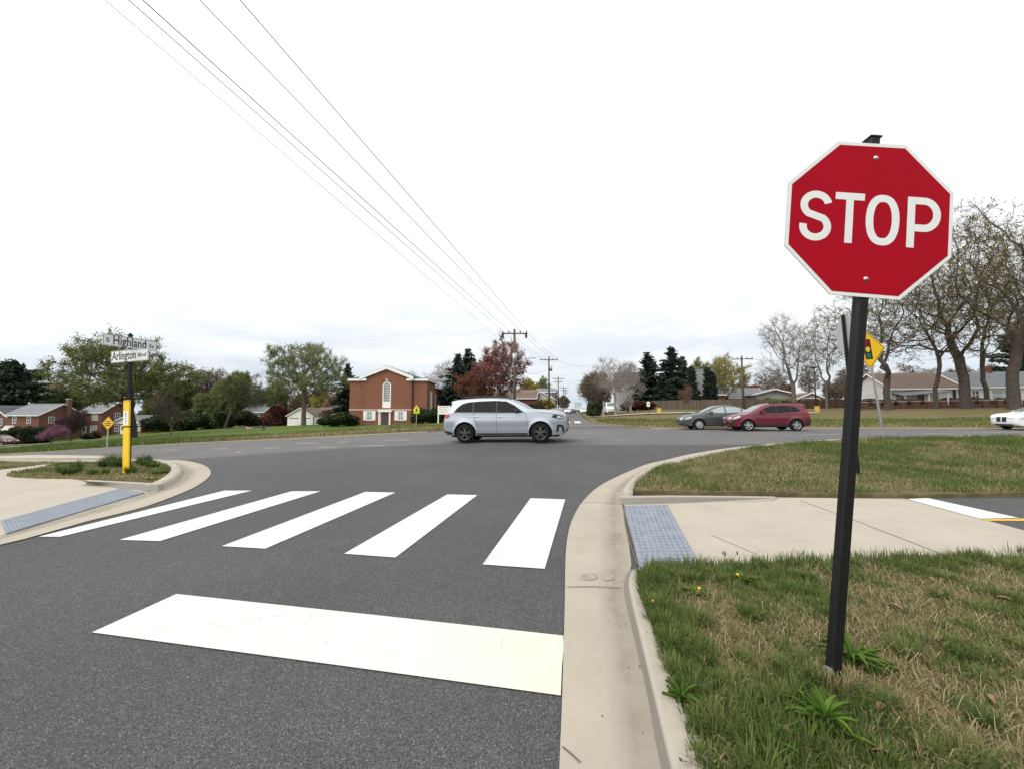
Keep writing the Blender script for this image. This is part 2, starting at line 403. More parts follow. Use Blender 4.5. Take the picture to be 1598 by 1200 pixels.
leafm('shrub', (.014, .024, .008), (.028, .045, .014), (.055, .075, .025), .15)
leafm('redshrub', (.06, .020, .018), (.11, .035, .03), (.15, .06, .05), .15)
# ------------------------------------------------------------------ sheets of ground
def lawnmat(name, green, straw, soil, dryattr=False):
    m, nt, b = _bsdf(name); co = objco(nt)
    f1 = ramp(nt, noise_(nt, .40, 8, .78, co), .40, .60)
    f2 = ramp(nt, noise_(nt, 3.1, 6, .8, co), .38, .62)
    f3 = ramp(nt, noise_(nt, 22, 4, .8, co), .3, .7)
    col = mixc(nt, green, straw, f1)
    col = mixc(nt, col, [g*.6 for g in green], mixv(nt, f2, .75))
    col = mixc(nt, col, soil, mixv(nt, f3, .55))
    if dryattr:
        a = nt.nodes.new('ShaderNodeAttribute'); a.attribute_name = 'dry'
        k = nt.nodes.new('ShaderNodeMath'); k.operation = 'MULTIPLY'; nt.links.new(a.outputs['Fac'], k.inputs[0]); nt.links.new(ramp(nt, noise_(nt, .9, 5, .7, co), .2, .6), k.inputs[1])
        col = mixc(nt, col, straw, k.outputs[0])
    nt.links.new(col, b.inputs['Base Color']); b.inputs['Roughness'].default_value = .95; b.inputs['Specular IOR Level'].default_value = .1
    bump(nt, b, noise_(nt, 14, 5, .8, co), .8, .05)
    return m
M['soil'] = lawnmat('dry_lawn_soil', (.10, .105, .035), (.30, .23, .125), (.15, .115, .075))
M['lawn'] = lawnmat('lawn_turf', (.070, .145, .018), (.21, .19, .065), (.06, .10, .022), True)
M['lawnR'] = lawnmat('dry_lawn_turf', (.12, .125, .045), (.25, .19, .10), (.14, .10, .06), True)
M['earth'] = lawnmat('earth', (.05, .07, .025), (.12, .11, .05), (.07, .06, .03))
def inpoly(px, py, poly):
    px = np.asarray(px); py = np.asarray(py); ins = np.zeros(px.shape, bool); n = len(poly)
    for i in range(n):
        x1, y1 = poly[i]; x2, y2 = poly[(i+1) % n]
        if y1 == y2: continue
        c = ((y1 > py) != (y2 > py)) & (px < (x2-x1)*(py-y1)/(y2-y1)+x1)
        ins ^= c
    return ins
def dens(poly, step, closed=True):
    out = []; n = len(poly)
    for i in range(n if closed else n-1):
        a = Vector(poly[i][:2]); b = Vector(poly[(i+1) % n][:2]); L = (b-a).length
        st = step(a, b) if callable(step) else step
        k = max(1, min(400, int(math.ceil(L/st))))
        out += [tuple(a.lerp(b, j/k)) for j in range(k)]
    if not closed: out.append(tuple(poly[-1][:2]))
    return out
def sheet(name, poly, off, res, mat, kind='structure', skirt=0.0, grade=False, attr=None, parent=None):
    poly = [tuple(p[:2]) for p in poly]
    pl = dens(poly, (lambda a, b: res if not grade else max(res, ((a+b)/2).length*.06)))
    xs = [p[0] for p in pl]; ys = [p[1] for p in pl]; x0, x1, y0, y1 = min(xs), max(xs), min(ys), max(ys)
    if grade:
        def axis(lo, hi):
            v = [0.0]
            while v[-1] < hi: v.append(v[-1] + max(res, abs(v[-1])*.06))
            w = [0.0]
            while w[-1] > lo: w.append(w[-1] - max(res, abs(w[-1])*.06))
            return np.array(w[::-1] + v[1:])
        gx, gy = axis(x0, x1), axis(y0, y1)
    else: gx, gy = np.arange(x0+res*.5, x1, res), np.arange(y0+res*.5, y1, res)
    X, Y = np.meshgrid(gx, gy); X, Y = X.ravel(), Y.ravel()
    k = inpoly(X, Y, pl); X, Y = X[k], Y[k]
    verts = [Vector(p) for p in pl] + [Vector((a, b)) for a, b in zip(X, Y)]
    n = len(pl)
    r = delaunay_2d_cdt(verts, [(i, (i+1) % n) for i in range(n)], [list(range(n))], 1, 1e-5)
    V2 = np.array([tuple(v) for v in r[0]]); Fc = [tuple(f) for f in r[2]]
    o = off(V2[:, 0], V2[:, 1]) if callable(off) else off
    Z = Hn(V2[:, 0], V2[:, 1]) + o
    V = [(a, b, c) for (a, b), c in zip(V2, Z)]
    if skirt > 0:
        bm = bmesh.new(); bv = [bm.verts.new(v) for v in V]
        for f in Fc:
            try: bm.faces.new([bv[i] for i in f])
            except ValueError: pass
        be = [e for e in bm.edges if len(e.link_faces) == 1]
        ex = bmesh.ops.extrude_edge_only(bm, edges=be)
        for g in ex['geom']:
            if isinstance(g, bmesh.types.BMVert): g.co.z -= skirt
        bmesh.ops.recalc_face_normals(bm, faces=bm.faces)
        me = bpy.data.meshes.new(name); bm.to_mesh(me); bm.free()
    else:
        me = bpy.data.meshes.new(name); me.from_pydata(V, [], Fc); me.update()
    if len(me.polygons) and sum(p.normal.z for p in me.polygons) < 0: me.flip_normals()
    if attr is not None:
        co = np.empty(len(me.vertices)*3, np.float32); me.vertices.foreach_get('co', co); co = co.reshape(-1, 3)
        a = me.attributes.new('dry', 'FLOAT', 'POINT'); a.data.foreach_set('value', attr(co[:, 0], co[:, 1]).astype(np.float32))
    ob = link(name, me, mat, parent)
    for p in me.polygons: p.use_smooth = skirt == 0
    if kind: ob['kind'] = kind
    return ob
def px(*pts, h=None):
    return [tuple((hit(u, v) if h is None else hz(u, v, h))[:2]) for u, v in pts]
def loft(name, rows, mat, smooth=False, kind='structure', parent=None, attr=None, cap=False, mi=None):      # rows of equal count
    n = len(rows[0]); V = [tuple(p) for r in rows for p in r]; Fc = []
    for j in range(len(rows)-1):
        for i in range(n-1): Fc.append((j*n+i, j*n+i+1, (j+1)*n+i+1, (j+1)*n+i))
    if cap: Fc += [tuple(j*n for j in range(len(rows))), tuple(j*n+n-1 for j in range(len(rows)))]
    me = bpy.data.meshes.new(name); me.from_pydata(V, [], Fc); me.update()
    if mi: me.polygons.foreach_set('material_index', [mi[j] for j in range(len(rows)-1) for i in range(n-1)] + [0]*(len(Fc)-(len(rows)-1)*(n-1)))
    bm = bmesh.new(); bm.from_mesh(me); bmesh.ops.recalc_face_normals(bm, faces=bm.faces); bm.to_mesh(me); bm.free()
    if sum(p.normal.z*p.area for p in me.polygons) < 0: me.flip_normals()
    o = link(name, me, mat, parent, smooth)
    if attr:
        a = me.attributes.new('dry', 'FLOAT', 'POINT'); a.data.foreach_set('value', [attr[j] for j in range(len(rows)) for i in range(n)])
    if kind: o['kind'] = kind
    return o
def resamp(pts, n):
    P = [Vector(p) for p in pts]; L = [0]
    for a, b in zip(P, P[1:]): L.append(L[-1] + (b-a).length)
    out = []
    for k in range(n):
        t = L[-1]*k/(n-1); i = 0
        while i < len(L)-2 and L[i+1] < t: i += 1
        f = (t-L[i])/max(1e-9, L[i+1]-L[i]); out.append(P[i].lerp(P[i+1], min(1, f)))
    return out
def smoothline(pts, it=2):
    P = [Vector(p) for p in pts]
    for _ in range(it):
        Q = [P[0]]
        for a, b in zip(P, P[1:]): Q += [a.lerp(b, .25), a.lerp(b, .75)]
        Q.append(P[-1]); P = Q
    return P
def off_line(pts, d):             # parallel line, d to the right of travel
    P = [Vector(p[:2]) for p in pts]; out = []
    for i in range(len(P)):
        t = (P[min(i+1, len(P)-1)] - P[max(i-1, 0)]).normalized()
        out.append(P[i] + Vector((t.y, -t.x))*d)
    return out
# --- base earth to the horizon
sheet('ground', [(-1500,-400),(1500,-400),(1500,1500),(-1500,1500)], -.45, 12, M['earth'], grade=True)
# --- roads
NF = 28.0
EB = lambda n, s: ns(n, s)
road = sheet('boulevard', [EB(13.5,-140), EB(13.5,110), EB(NF+.6,110), EB(NF+.6,-140)], .004, 1.2, M['road'], skirt=.3)
apron_poly = [(-22,-9),(22,-9),(24,7.8),EB(15.0,34),EB(15.6,20),EB(15.6,-6),EB(15.0,-30),(-24,9)]
apron = sheet('street_asphalt', apron_poly, .018, .8, M['asphalt'], skirt=.3)
sheet('far_street', [EB(NF+.4,-9.5), EB(NF+.4,4), EB(33,2.2), EB(40,.9), EB(420,.9), EB(420,-8), EB(40,-8), EB(33,-8.6)], .03, 2.0, M['road'], grade=True)
# --- lawns beyond the boulevard
def dryL(x, y):
    n = DN[0]*x + DN[1]*y; s = DS[0]*x + DS[1]*y
    return np.clip(1.25 - (n-NF)/ (5.5 + 3*vnoise(s, n*0, .15, 3)), 0, 1) * np.clip((s+36)/10, .1, 1)
def dryR(x, y):
    n = DN[0]*x + DN[1]*y; s = DS[0]*x + DS[1]*y
    return np.clip(1.2 - (n-NF)/9.0, 0, 1)
lw = lambda x, y: .10 + 0*x
sheet('lawn_left', [EB(NF,-140), EB(NF,-11), EB(30,-9.2), EB(34,-8.2), EB(420,-8.2), (-150,700), (-700,700), (-700,60)], .09, 1.6, M['lawn'], skirt=.35, grade=True, attr=dryL)
sheet('lawn_right', [EB(NF,5.2), EB(30.2,2.6), EB(33.5,1.4), EB(39,1.0), EB(420,1.0), (700,700), (700,-60), EB(NF,110)], .09, 1.6, M['lawnR'], skirt=.35, grade=True, attr=dryR)
# pale concrete edge of the far kerb
for s0, s1 in ((5.0, 110), (-140, -11)):
    a = [EB(NF-.42, s0 + (s1-s0)*k/60) for k in range(61)]; b_ = [EB(NF+.05, s0 + (s1-s0)*k/60) for k in range(61)]
    loft('far_gutter', [[(x, y, H(x, y)+.020) for x, y in a], [(x, y, H(x, y)+.035) for x, y in b_]], M['concrete'])
# sidewalk in front of the wooden fence, service road and footpath down the left slope
def band(name, pts, w, off, mat, parent=None):
    P = smoothline([Vector((p[0], p[1])) for p in pts], 2); P = resamp(P, max(12, int(sum((b-a).length for a, b in zip(P, P[1:]))/1.5)))
    rows = []
    for d in np.linspace(-w/2, w/2, 4): rows.append([(q.x, q.y, H(q.x, q.y)+off) for q in off_line(P, d)])
    return loft(name, rows, mat)
band('sidewalk_far', [EB(47, 1.6), EB(47.5, 14), EB(48.2, 26)], 2.6, .20, M['walk'])
band('driveway', [EB(70,-62), EB(66,-70), EB(56,-90), EB(52,-120)], 5, .26, M['road'])
band('footpath', [W(0,698,62)[:2], W(60,696,62)[:2], W(110,692,64)[:2], W(178,683,74)[:2]], 1.8, .28, M['walk'])
# --- right-hand corner: gutter, kerb, ramp, path
sd = Vector((DN[0], DN[1], 0))
g_out = [hz(u, v) for u, v in [(874,1200),(878,1080),(880,1000),(882,930),(882,880),(884,850),(889,822),(900,797),(915,777),(934,760),(960,746),(985,735.5),(1010,727)]]
g_in = [hz(u, v) for u, v in [(1030,1200),(1012,1080),(992,1000),(974,925),(988,885),(981,850),(976,822),(973,797),(968,781),(972,767),(985,753),(1002,741),(1022,731)]]
g_out = [g_out[0] - sd*5] + g_out; g_in = [g_in[0] - sd*5] + g_in
far_o = [hit(u, v) for u, v in [(1037,719),(1075,709.5),(1120,702),(1180,695),(1260,689),(1340,685)]]
g_out += far_o + [Vector((*EB(15.9, 24), 0)), Vector((*EB(15.9, 60), 0))]
so = smoothline([p.to_2d() for p in g_out], 2)
gi2 = [p.to_2d() for p in g_in] + [Vector(q) for q in off_line([p.to_2d() for p in g_out], .50)[len(g_in):]]
si = smoothline(gi2, 2)
NR = 170
ro = resamp(so, NR)
# match the inner line to the outer one by nearest parameter
def pair(outer, inner):
    I = resamp(inner, 900); J = []; last = 0
    for k, p in enumerate(outer):
        t = int(len(I)*k/len(outer)); lo, hi = max(last, t-160), min(len(I), t+160)
        j = min(range(lo, max(lo+1, hi)), key=lambda q: (I[q]-p).length); last = j; J.append(I[j])
    return J
ri = pair(ro, si)
def lift(P, off): return [(p.x, p.y, H(p.x, p.y) + off) for p in P]
mid = [a.lerp(b, .72) for a, b in zip(ro, ri)]
GT = [0, .25, .5, .66, .78, .9, 1]; GA = [0, 0, .05, .55, 1, .75, .5]; GZ = [.030, .027, .024, .021, .020, .022, .026]
loft('gutter_right', [lift([a.lerp(b, t) for a, b in zip(ro, ri)], z) for t, z in zip(GT, GZ)], M['gutter'], True, attr=GA)
# kerb alongside the foreground verge
kb = [hz(u, v, .02) for u, v in [(1028,1200),(1010,1080),(990,1000),(972,925),(974,900),(983,888)]]
kf = [hz(u, v, .13) for u, v in [(1050,1200),(1021,1080),(999,985),(983,918),(983,900),(990,889)]]
kk = [hz(u, v, .13) for u, v in [(1114,1200),(1059,1077),(1024,965),(1008,930),(1003,908),(1003,893)]]
for L in (kb, kf, kk): L.insert(0, L[0] - sd*5)
kb, kf, kk = [resamp(smoothline(L, 2), 60) for L in (kb, kf, kk)]
kr = [a.lerp(b, .80) + Vector((0, 0, .004)) for a, b in zip(kb, kf)]
kt = [a.lerp(b, .14) + Vector((0, 0, .004)) for a, b in zip(kf, kk)]
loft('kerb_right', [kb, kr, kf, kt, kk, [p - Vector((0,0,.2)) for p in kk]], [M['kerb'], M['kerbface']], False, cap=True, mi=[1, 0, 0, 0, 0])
# lip between the tactile pad and the verge
sheet('kerb_lip', px((992,887),(1096,884),(1100,890),(1002,893), h=.03), .036, .3, M['kerb'], skirt=.1)
# kerb round the far verge: starts at the ramp and follows the gutter
fi = [p for p in ri if (p - hz(968, 779).to_2d()).length < 60 and p.y > hz(968, 786).y]
fk_b = [(p.x, p.y, H(p.x, p.y)+.02) for p in fi]; o1 = off_line(fi, .05); o2 = off_line(fi, .20)
loft('kerb_corner', [fk_b, [(p.x, p.y, H(p.x, p.y)+.11) for p in off_line(fi, .03)], [(p.x, p.y, H(p.x, p.y)+.135) for p in o1], [(p.x, p.y, H(p.x, p.y)+.135) for p in o2], [(p.x, p.y, H(p.x, p.y)-.1) for p in o2]], M['kerb'], True, cap=True)
# sidewalk slab and asphalt trail
walk_poly = px((972,788),(1041,785.5),(1210,778),(1412,780),(1598,830),(1760,870),(1700,925),(1300,925),(1100,893),(1092,887),(998,887))
sheet('sidewalk_right', walk_poly, .026, .6, M['walk'], skirt=.1)
trail_poly = px((1414,779.5),(1600,776.5)) + [(26, 7.4), (26, 3.4)] + px((1700,925),(1760,870),(1598,831))
sheet('asphalt_trail', trail_poly, .024, .7, M['asphalt'], skirt=.1)
sheet('trail_stop_bar', px((1416,781),(1448,779.5),(1590,811),(1529,812.5)), .034, .4, M['paint'])
sheet('trail_edge_line', px((1532,812.8),(1600,811.5),(1900,805),(1900,812),(1600,815.5),(1542,815.2)), .030, .4, M['yellowline'])
M['joint2'] = plain('tar_stain', (.29, .255, .21), .9, var=.3, vs=14)
def seam(pts, w=.012, off=.030, mat=None):
    P = [Vector(q) for q in px(*pts)]; P = resamp(P, max(2, len(P)*4))
    return loft('slab_joint', [[(q.x, q.y, H(q.x, q.y)+off) for q in off_line(P, d)] for d in (-w/2, w/2)], mat or M['joint'])
seam([(1249,783),(1330,813),(1490,876)]); seam([(1213,780),(1204,783),(1150,785)]); seam([(1110,838),(1180,868)], .008)
seam([(884,921),(925,920),(970,922)], .010, .0315); seam([(907,787),(938,786),(968,789)], .010, .0315)
seam([(878,1176),(890,1186),(906,1201)], .008, .034)
sheet('gutter_stain', px((903,905),(912,899),(930,899),(933,906),(924,910),(908,909)), .0295, .1, M['joint2'])
sheet('gutter_stain', px((938,906),(946,900),(957,902),(958,908),(946,910)), .0265, .1, M['joint2'])
seam([(973,789),(976,820),(984,855),(995,886)], .022, .0345)
# return kerb across the top of the ramp
def retkerb(base, top, w, name):
    B = resamp([hz(u, v, .02) for u, v in base], 24); T = resamp([hz(u, v, h) for u, v, h in top], 24)
    d = Vector((0, w, 0))
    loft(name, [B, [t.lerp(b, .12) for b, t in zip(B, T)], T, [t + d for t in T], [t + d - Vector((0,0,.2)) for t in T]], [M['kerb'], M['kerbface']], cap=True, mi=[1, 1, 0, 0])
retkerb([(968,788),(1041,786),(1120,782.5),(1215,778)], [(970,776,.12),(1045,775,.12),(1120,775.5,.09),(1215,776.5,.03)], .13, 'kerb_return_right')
# grit washed into the flow line
rg_ = random.Random(4); gb = MB()
for k in range(420):
    i = rg_.randrange(2, 120); t = min(1.0, max(.3, rg_.gauss(.82, .12))); q_ = ro[i].lerp(ri[i], t); r_ = rg_.uniform(.0025, .0075)
    if q_.y < 1 or q_.y > 9: continue
    gb.sphere((q_.x+rg_.uniform(-.03, .03), q_.y+rg_.uniform(-.06, .06), .026+r_*.3), r_, r_*rg_.uniform(.6, 1), r_*.6, 5, 3)
tag(gb.build('gutter_grit', M['joint']), 'scattered dark grit and crumbs along the gutter below the kerb', 'grit', None, 'stuff')
# --- left-hand corner
l_out = [hz(u, v) for u, v in [(0,853.5),(55,840),(130,817),(190,803),(225,794),(270,777),(305,762),(322,750)]]
l_out2 = [hit(u, v) for u, v in [(330,741),(327,732),(316,725.5),(295,720.5),(265,718),(220,717),(175,716.5),(90,716.5),(0,717)]]
l_out = [l_out[0] - sd*9] + l_out + l_out2 + [Vector((*EB(14.9,-60), 0))]
l_in = [hz(u, v) for u, v in [(-6,842),(12,833),(60,821),(120,804),(180,786),(227,770),(252,765)]] + [hit(u, v) for u, v in [(270,757),(284,746),(287,738),(280,729.5),(262,723),(240,721)]]
l_in = [l_in[0] - sd*9] + l_in
LO = [p.to_2d() for p in l_out]; LI = [p.to_2d() for p in l_in] + [Vector(q) for q in off_line(LO, -.45)[len(l_in)+3:]]
lo = resamp(smoothline(LO, 2), NR); li = pair(lo, smoothline(LI, 2))
loft('gutter_left', [lift([a.lerp(b, t) for a, b in zip(lo, li)], z) for t, z in zip(GT, GZ)], M['gutter'], True, attr=GA)
p0 = hz(246, 766).to_2d()
j0 = min(range(NR), key=lambda k: (li[k]-p0).length)
fl = li[j0:]
o1, o2 = off_line(fl, -.06), off_line(fl, -.24)
loft('kerb_left', [lift(fl, .02), lift(off_line(fl, -.03), .10), lift(o1, .13), lift(o2, .13), lift(o2, -.1)], M['kerb'], True, cap=True)
# sidewalk slab of the left corner with the planted island on it
sheet('sidewalk_left', px((-260,724),(0,724),(96,719.5),(122,720),(135,752),(190,763),(232,769),(227,771),(120,804.5),(12,833.5),(-8,842),(-400,930)) , .026, .8, M['walk'], skirt=.1)
isl_edge = [tuple(p) for p in off_line(fl, -.20)[:]]
isl_edge = [p for p in isl_edge if p[0] > hit(95, 718).x]
isl_front = px((240,757),(190,754),(135,751.5),(112,748.5),(60,748),(20,746)) 
isl_poly = isl_edge + px((98,722),(70,727),(30,735),(0,741)) [:0] + px((97,725),(60,733),(10,743)) + isl_front[::-1]
sheet('island_soil', isl_poly, .07, .4, M['soil'], skirt=.2)
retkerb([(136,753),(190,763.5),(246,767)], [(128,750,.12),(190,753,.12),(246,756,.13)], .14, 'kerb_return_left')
sheet('sidewalk_edge', px((-300,713.5),(0,714.2),(178,714.8),(205,716.5),(178,718.2),(0,718.6),(-300,722)), .12, .8, M['walk'], skirt=.12)
strip_poly = px((92,722),(60,726),(0,733.5),(-200,758)) + px((-200,728),(0,720.5),(92,719.6))
sheet('verge_left', strip_poly, .05, .5, M['soil'], skirt=.2)
# --- painted markings
for q in [((350,767),(393,767),(94,840),(60,840)), ((455,768),(500,768),(249,847),(186,845)), ((570,769),(617,770),(414,859),(346,855)), ((698,773),(745,774),(617,873),(537,867)), ((828,779),(882,781),(850,891),(753,884))]:
    sheet('crosswalk_bar', px(*q), .026, .5, M['paint'])
sb = px((275,931),(577,963.5),(879,997),(880,1013),(877,1046),(875,1092),(509,1041.5),(143,992))
o_ = sheet('stop_line', [(x, y) for x, y in sb], .026, .4, M['stain'])
def mark(p, q, w, mat, off=.012):
    a = hit(*p).to_2d(); b = hit(*q).to_2d(); P = resamp([a, b], 8)
    loft('lane_line', [[(c.x, c.y, H(c.x, c.y)+off) for c in off_line(P, d)] for d in (-w/2, w/2)], mat)
for p, q, w in [((256,702.3),(280,702),.16),((332,700.3),(356,699.8),.16),((411,699),(437,698.2),.16),((496,697.8),(523,697.3),.16),((464,691.8),(503,690.8),.16),((527,689.6),(543,689.2),.16),
                ((40,709.5),(72,708.6),.16),((140,704.6),(200,702.6),.14),((368,705.2),(375,705),.3),((0,712.8),(20,712.2),.14),
                ((1255,678.2),(1310,677.4),.13),((1325,677.2),(1392,676.8),.13),((1440,676.6),(1600,674.4),.13),((1190,671.4),(1300,670.9),.11),
                ((876,683.8),(912,683.2),.16),((880,677.2),(925,676.4),.12),((600,686.5),(640,686),.16),((560,695.8),(600,695),.16)]:
    mark(p, q, w, M['oldpaint'])
for u0, u1 in ((879,888),(896,905),(860,868)):
    sheet('crosswalk_bar', px((u0,657.8),(u1,657.8),(u1+2,660.6),(u0+1,660.6)), .05, 1, M['paint'])
# ------------------------------------------------------------------ tactile panels
def tactile(name, quad, nu, nv, label):
    q = [hz(u, v, .04) for u, v in quad]        # a b c d: a-b far edge, d-c near edge
    P = lambda s, t: (q[0]*(1-s) + q[1]*s)*(1-t) + (q[3]*(1-s) + q[2]*s)*t
    mb = MB(); n, m = 12, 12
    for a in range(n+1):
        for b in range(m+1): mb.v.append(P(a/n, b/m) + Vector((0,0,.004)))
    mb.f = [(a*(m+1)+b, a*(m+1)+b+1, (a+1)*(m+1)+b+1, (a+1)*(m+1)+b) for a in range(n) for b in range(m)]
    for e in range(4):
        a, b = q[e], q[(e+1) % 4]; k = len(mb.v); mb.v += [a + Vector((0,0,.004)), b + Vector((0,0,.004)), b - Vector((0,0,.04)), a - Vector((0,0,.04))]; mb.f.append((k, k+1, k+2, k+3))
    mb.m = [1]*len(mb.f)
    for i in range(nu):
        for j in range(nv):
            c = P((i+.5)/nu, (j+.5)/nv) + Vector((0,0,.004)); k = len(mb.v)
            for r, z in ((.021, 0), (.0185, .006), (.013, .0095)):
                mb.v += [c + Vector((r*math.cos(t*math.pi/4), r*math.sin(t*math.pi/4), z)) for t in range(8)]
            for l in (0, 8): mb.f += [(k+l+t, k+l+(t+1) % 8, k+l+8+(t+1) % 8, k+l+8+t) for t in range(8)]
            mb.f.append(tuple(k+16+t for t in range(8)))
    mb.m += [0]*(len(mb.f)-len(mb.m))
    o = mb.build(name, [M['tactile'], M['tactileshade']])
    return tag(o, label, 'tactile paving')
tactile('tactile_paving', [(975,789),(1041,787.5),(1094,884.5),(998,886)], 10, 24, 'blue-grey bumpy tactile panel between concrete gutter and pale sidewalk, near the stop sign')
tactile('tactile_paving', [(2,812),(185,762.5),(226,768),(11,831.5)], 46, 10, 'long blue-grey tactile panel on the corner with the street name post')
# ------------------------------------------------------------------ sky and sun
w = bpy.data.worlds.new('World'); sc.world = w; w.use_nodes = True
nt = w.node_tree; bg = nt.nodes['Background']
SUN_EL, SUN_AZ = 47, 232     # degrees; azimuth clockwise from +Y
sky = nt.nodes.new('ShaderNodeTexSky'); sky.sky_type = 'NISHITA'; sky.sun_disc = False
sky.sun_elevation = R(SUN_EL); sky.sun_rotation = R(SUN_AZ); sky.air_density = 1.0; sky.dust_density = 2.0
tc = nt.nodes.new('ShaderNodeTexCoord'); sp = nt.nodes.new('ShaderNodeSeparateXYZ'); nt.links.new(tc.outputs['Generated'], sp.inputs[0])
mp = nt.nodes.new('ShaderNodeMapping'); mp.inputs['Scale'].default_value = (2.2, 2.2, 11); nt.links.new(tc.outputs['Generated'], mp.inputs[0])
n1 = noise_(nt, 1.6, 7, .6, mp.outputs[0])
el = ramp(nt, sp.outputs[2], .01, .32)
cov = nt.nodes.new('ShaderNodeMath'); cov.operation = 'MULTIPLY_ADD'; nt.links.new(el, cov.inputs[0]); cov.inputs[1].default_value = 1.15; nt.links.new(ramp(nt, n1, .42, .95), cov.inputs[2])
cl = nt.nodes.new('ShaderNodeClamp'); nt.links.new(cov.outputs[0], cl.inputs[0])
thin = mixc(nt, (6.1, 7.3, 8.4), (7.6, 8.2, 8.8), ramp(nt, n1, .35, .65))
cloud = mixc(nt, thin, (11.2, 11.4, 11.6), cl.outputs[0])
fin = mixc(nt, sky.outputs[0], cloud, .90)
# the overcast is brighter round the veiled sun, which stands behind the viewer
dt = nt.nodes.new('ShaderNodeVectorMath'); dt.operation = 'DOT_PRODUCT'; nt.links.new(tc.outputs['Generated'], dt.inputs[0])
dt.inputs[1].default_value = (math.sin(R(SUN_AZ))*math.cos(R(SUN_EL)), math.cos(R(SUN_AZ))*math.cos(R(SUN_EL)), math.sin(R(SUN_EL)))
gl_ = ramp(nt, dt.outputs['Value'], .15, 1.0)
fin = mixc(nt, fin, (23, 22.6, 21.8), mixv(nt, gl_, .85))
nt.links.new(fin, bg.inputs['Color']); bg.inputs['Strength'].default_value = .1
sl = bpy.data.lights.new('sun', 'SUN'); sl.energy = 1.3; sl.angle = R(25); sl.color = (1, .955, .89)
so_ = bpy.data.objects.new('sun', sl); COL.objects.link(so_)
a, e = R(SUN_AZ), R(SUN_EL)
sdir = Vector((math.sin(a)*math.cos(e), math.cos(a)*math.cos(e), math.sin(e)))
so_.rotation_euler = sdir.to_track_quat('Z', 'Y').to_euler(); so_.location = sdir*60
sc.view_settings.view_transform = 'Standard'; sc.view_settings.look = 'None'; sc.view_settings.exposure = .0; sc.view_settings.gamma = 1
# ------------------------------------------------------------------ camera
cd = bpy.data.cameras.new('camera'); cd.sensor_width = 36; cd.lens = 36*F/1598; cd.clip_end = 4000; cd.clip_start = .05
co_ = bpy.data.objects.new('camera', cd); COL.objects.link(co_); co_.location = CAM; co_.rotation_euler = (R(90)+TH, 0, 0); sc.camera = co_
# ------------------------------------------------------------------ verges with grass
kk2 = [p.to_2d() for p in kk]
near_poly = [tuple(p + Vector((-.03, 0))) for p in kk2] + px((1003,893.5),(1100,892),(1300,886),(1450,880),(1598,873),(1900,860)) + [(9, -4.8)]
def near_off(x, y):
    d = np.clip((np.asarray([hz(1300, 886).y]) - y) / 1.0, 0, 1); return .045 + .075*d + .012*(vnoise(x, y, 2.3, 5)-.5)
sheet('verge_near', near_poly, near_off, .12, M['soil'], skirt=.12)
fo2 = [tuple(p) for p in off_line(fi, .18)]
far_poly = fo2 + [(60, 3.0), (60, hz(1598, 779).y)][::1] + px((1598,777),(1447,778.5),(1215,776),(1120,774.5),(1045,773.5),(972,773.5))
far_off = lambda x, y: .10 + .03*(vnoise(x, y, 1.1, 6)-.5)
sheet('verge_far', far_poly, far_off, .5, M['soil'], skirt=.15)

def blades(name, poly, n, hgt, wid, off, label, seed, tonefn, flat=.35, clump=1.2, edge=None, hmod=None):
    rg = np.random.default_rng(seed)
    P = np.array([p[:2] for p in poly]); x0, y0 = P.min(0); x1, y1 = P.max(0)
    X = []; Y = []; got = 0
    while got < n:
        x = rg.uniform(x0, x1, n*2); y = rg.uniform(y0, y1, n*2); k = inpoly(x, y, poly); x, y = x[k], y[k]
        if clump: 
            q = vnoise(x, y, clump, seed) * .6 + vnoise(x, y, clump*4, seed+1) * .4; k = rg.random(len(x)) < np.clip((q-.22)*2.2, .10, 1); x, y = x[k], y[k]
        if edge is not None: k = edge(x, y, rg); x, y = x[k], y[k]
        X.append(x); Y.append(y); got += len(x)
        if len(x) == 0: break
    X = np.concatenate(X)[:n]; Y = np.concatenate(Y)[:n]; n = len(X)
    T = np.clip(tonefn(X, Y, rg), 0, 1)
    Z = Hn(X, Y) + (off(X, Y) if callable(off) else off)
    az = rg.uniform(0, 2*np.pi, n); dry = T > .6
    lean = np.clip(rg.normal(flat, .28, n) + dry*.65, 0.05, 1.35)
    L = hgt * rg.uniform(.45, 1.25, n) * np.where(dry, 1.0, .7 + .7*vnoise(X, Y, clump*2, seed+2)); w = wid * rg.uniform(.6, 1.3, n)
    if hmod: L = L*hmod(X, Y)
    dx, dy = np.cos(az), np.sin(az); sx, sy = -dy, dx
    rot = rg.uniform(-.8, .8, n); sx, sy = sx*np.cos(rot) - sy*np.sin(rot), sx*np.sin(rot) + sy*np.cos(rot)
    l1 = lean*.55; m = L*.55
    mx, my, mz = X + dx*np.sin(l1)*m, Y + dy*np.sin(l1)*m, Z + np.cos(l1)*m
    l2 = np.minimum(lean*1.45, 1.75); tx, ty, tz = mx + dx*np.sin(l2)*L*.45, my + dy*np.sin(l2)*L*.45, mz + np.maximum(np.cos(l2)*L*.45, -.3*L)
    tz = np.maximum(tz, Z + .006); mz = np.maximum(mz, Z + .006)
    V = np.stack([np.c_[X - sx*w/2, Y - sy*w/2, Z-.005], np.c_[X + sx*w/2, Y + sy*w/2, Z-.005], np.c_[mx + sx*w*.42, my + sy*w*.42, mz], np.c_[mx - sx*w*.42, my - sy*w*.42, mz], np.c_[tx, ty, tz]], 1).reshape(-1, 3)
    b = np.arange(n)[:, None]*5
    me = np_mesh(name, V, [b + np.array([0, 1, 2, 3]), b + np.array([3, 2, 4])], np.r_[T, T])
    o = link(name, me, M['grass']); return tag(o, label, 'grass', None, 'stuff')
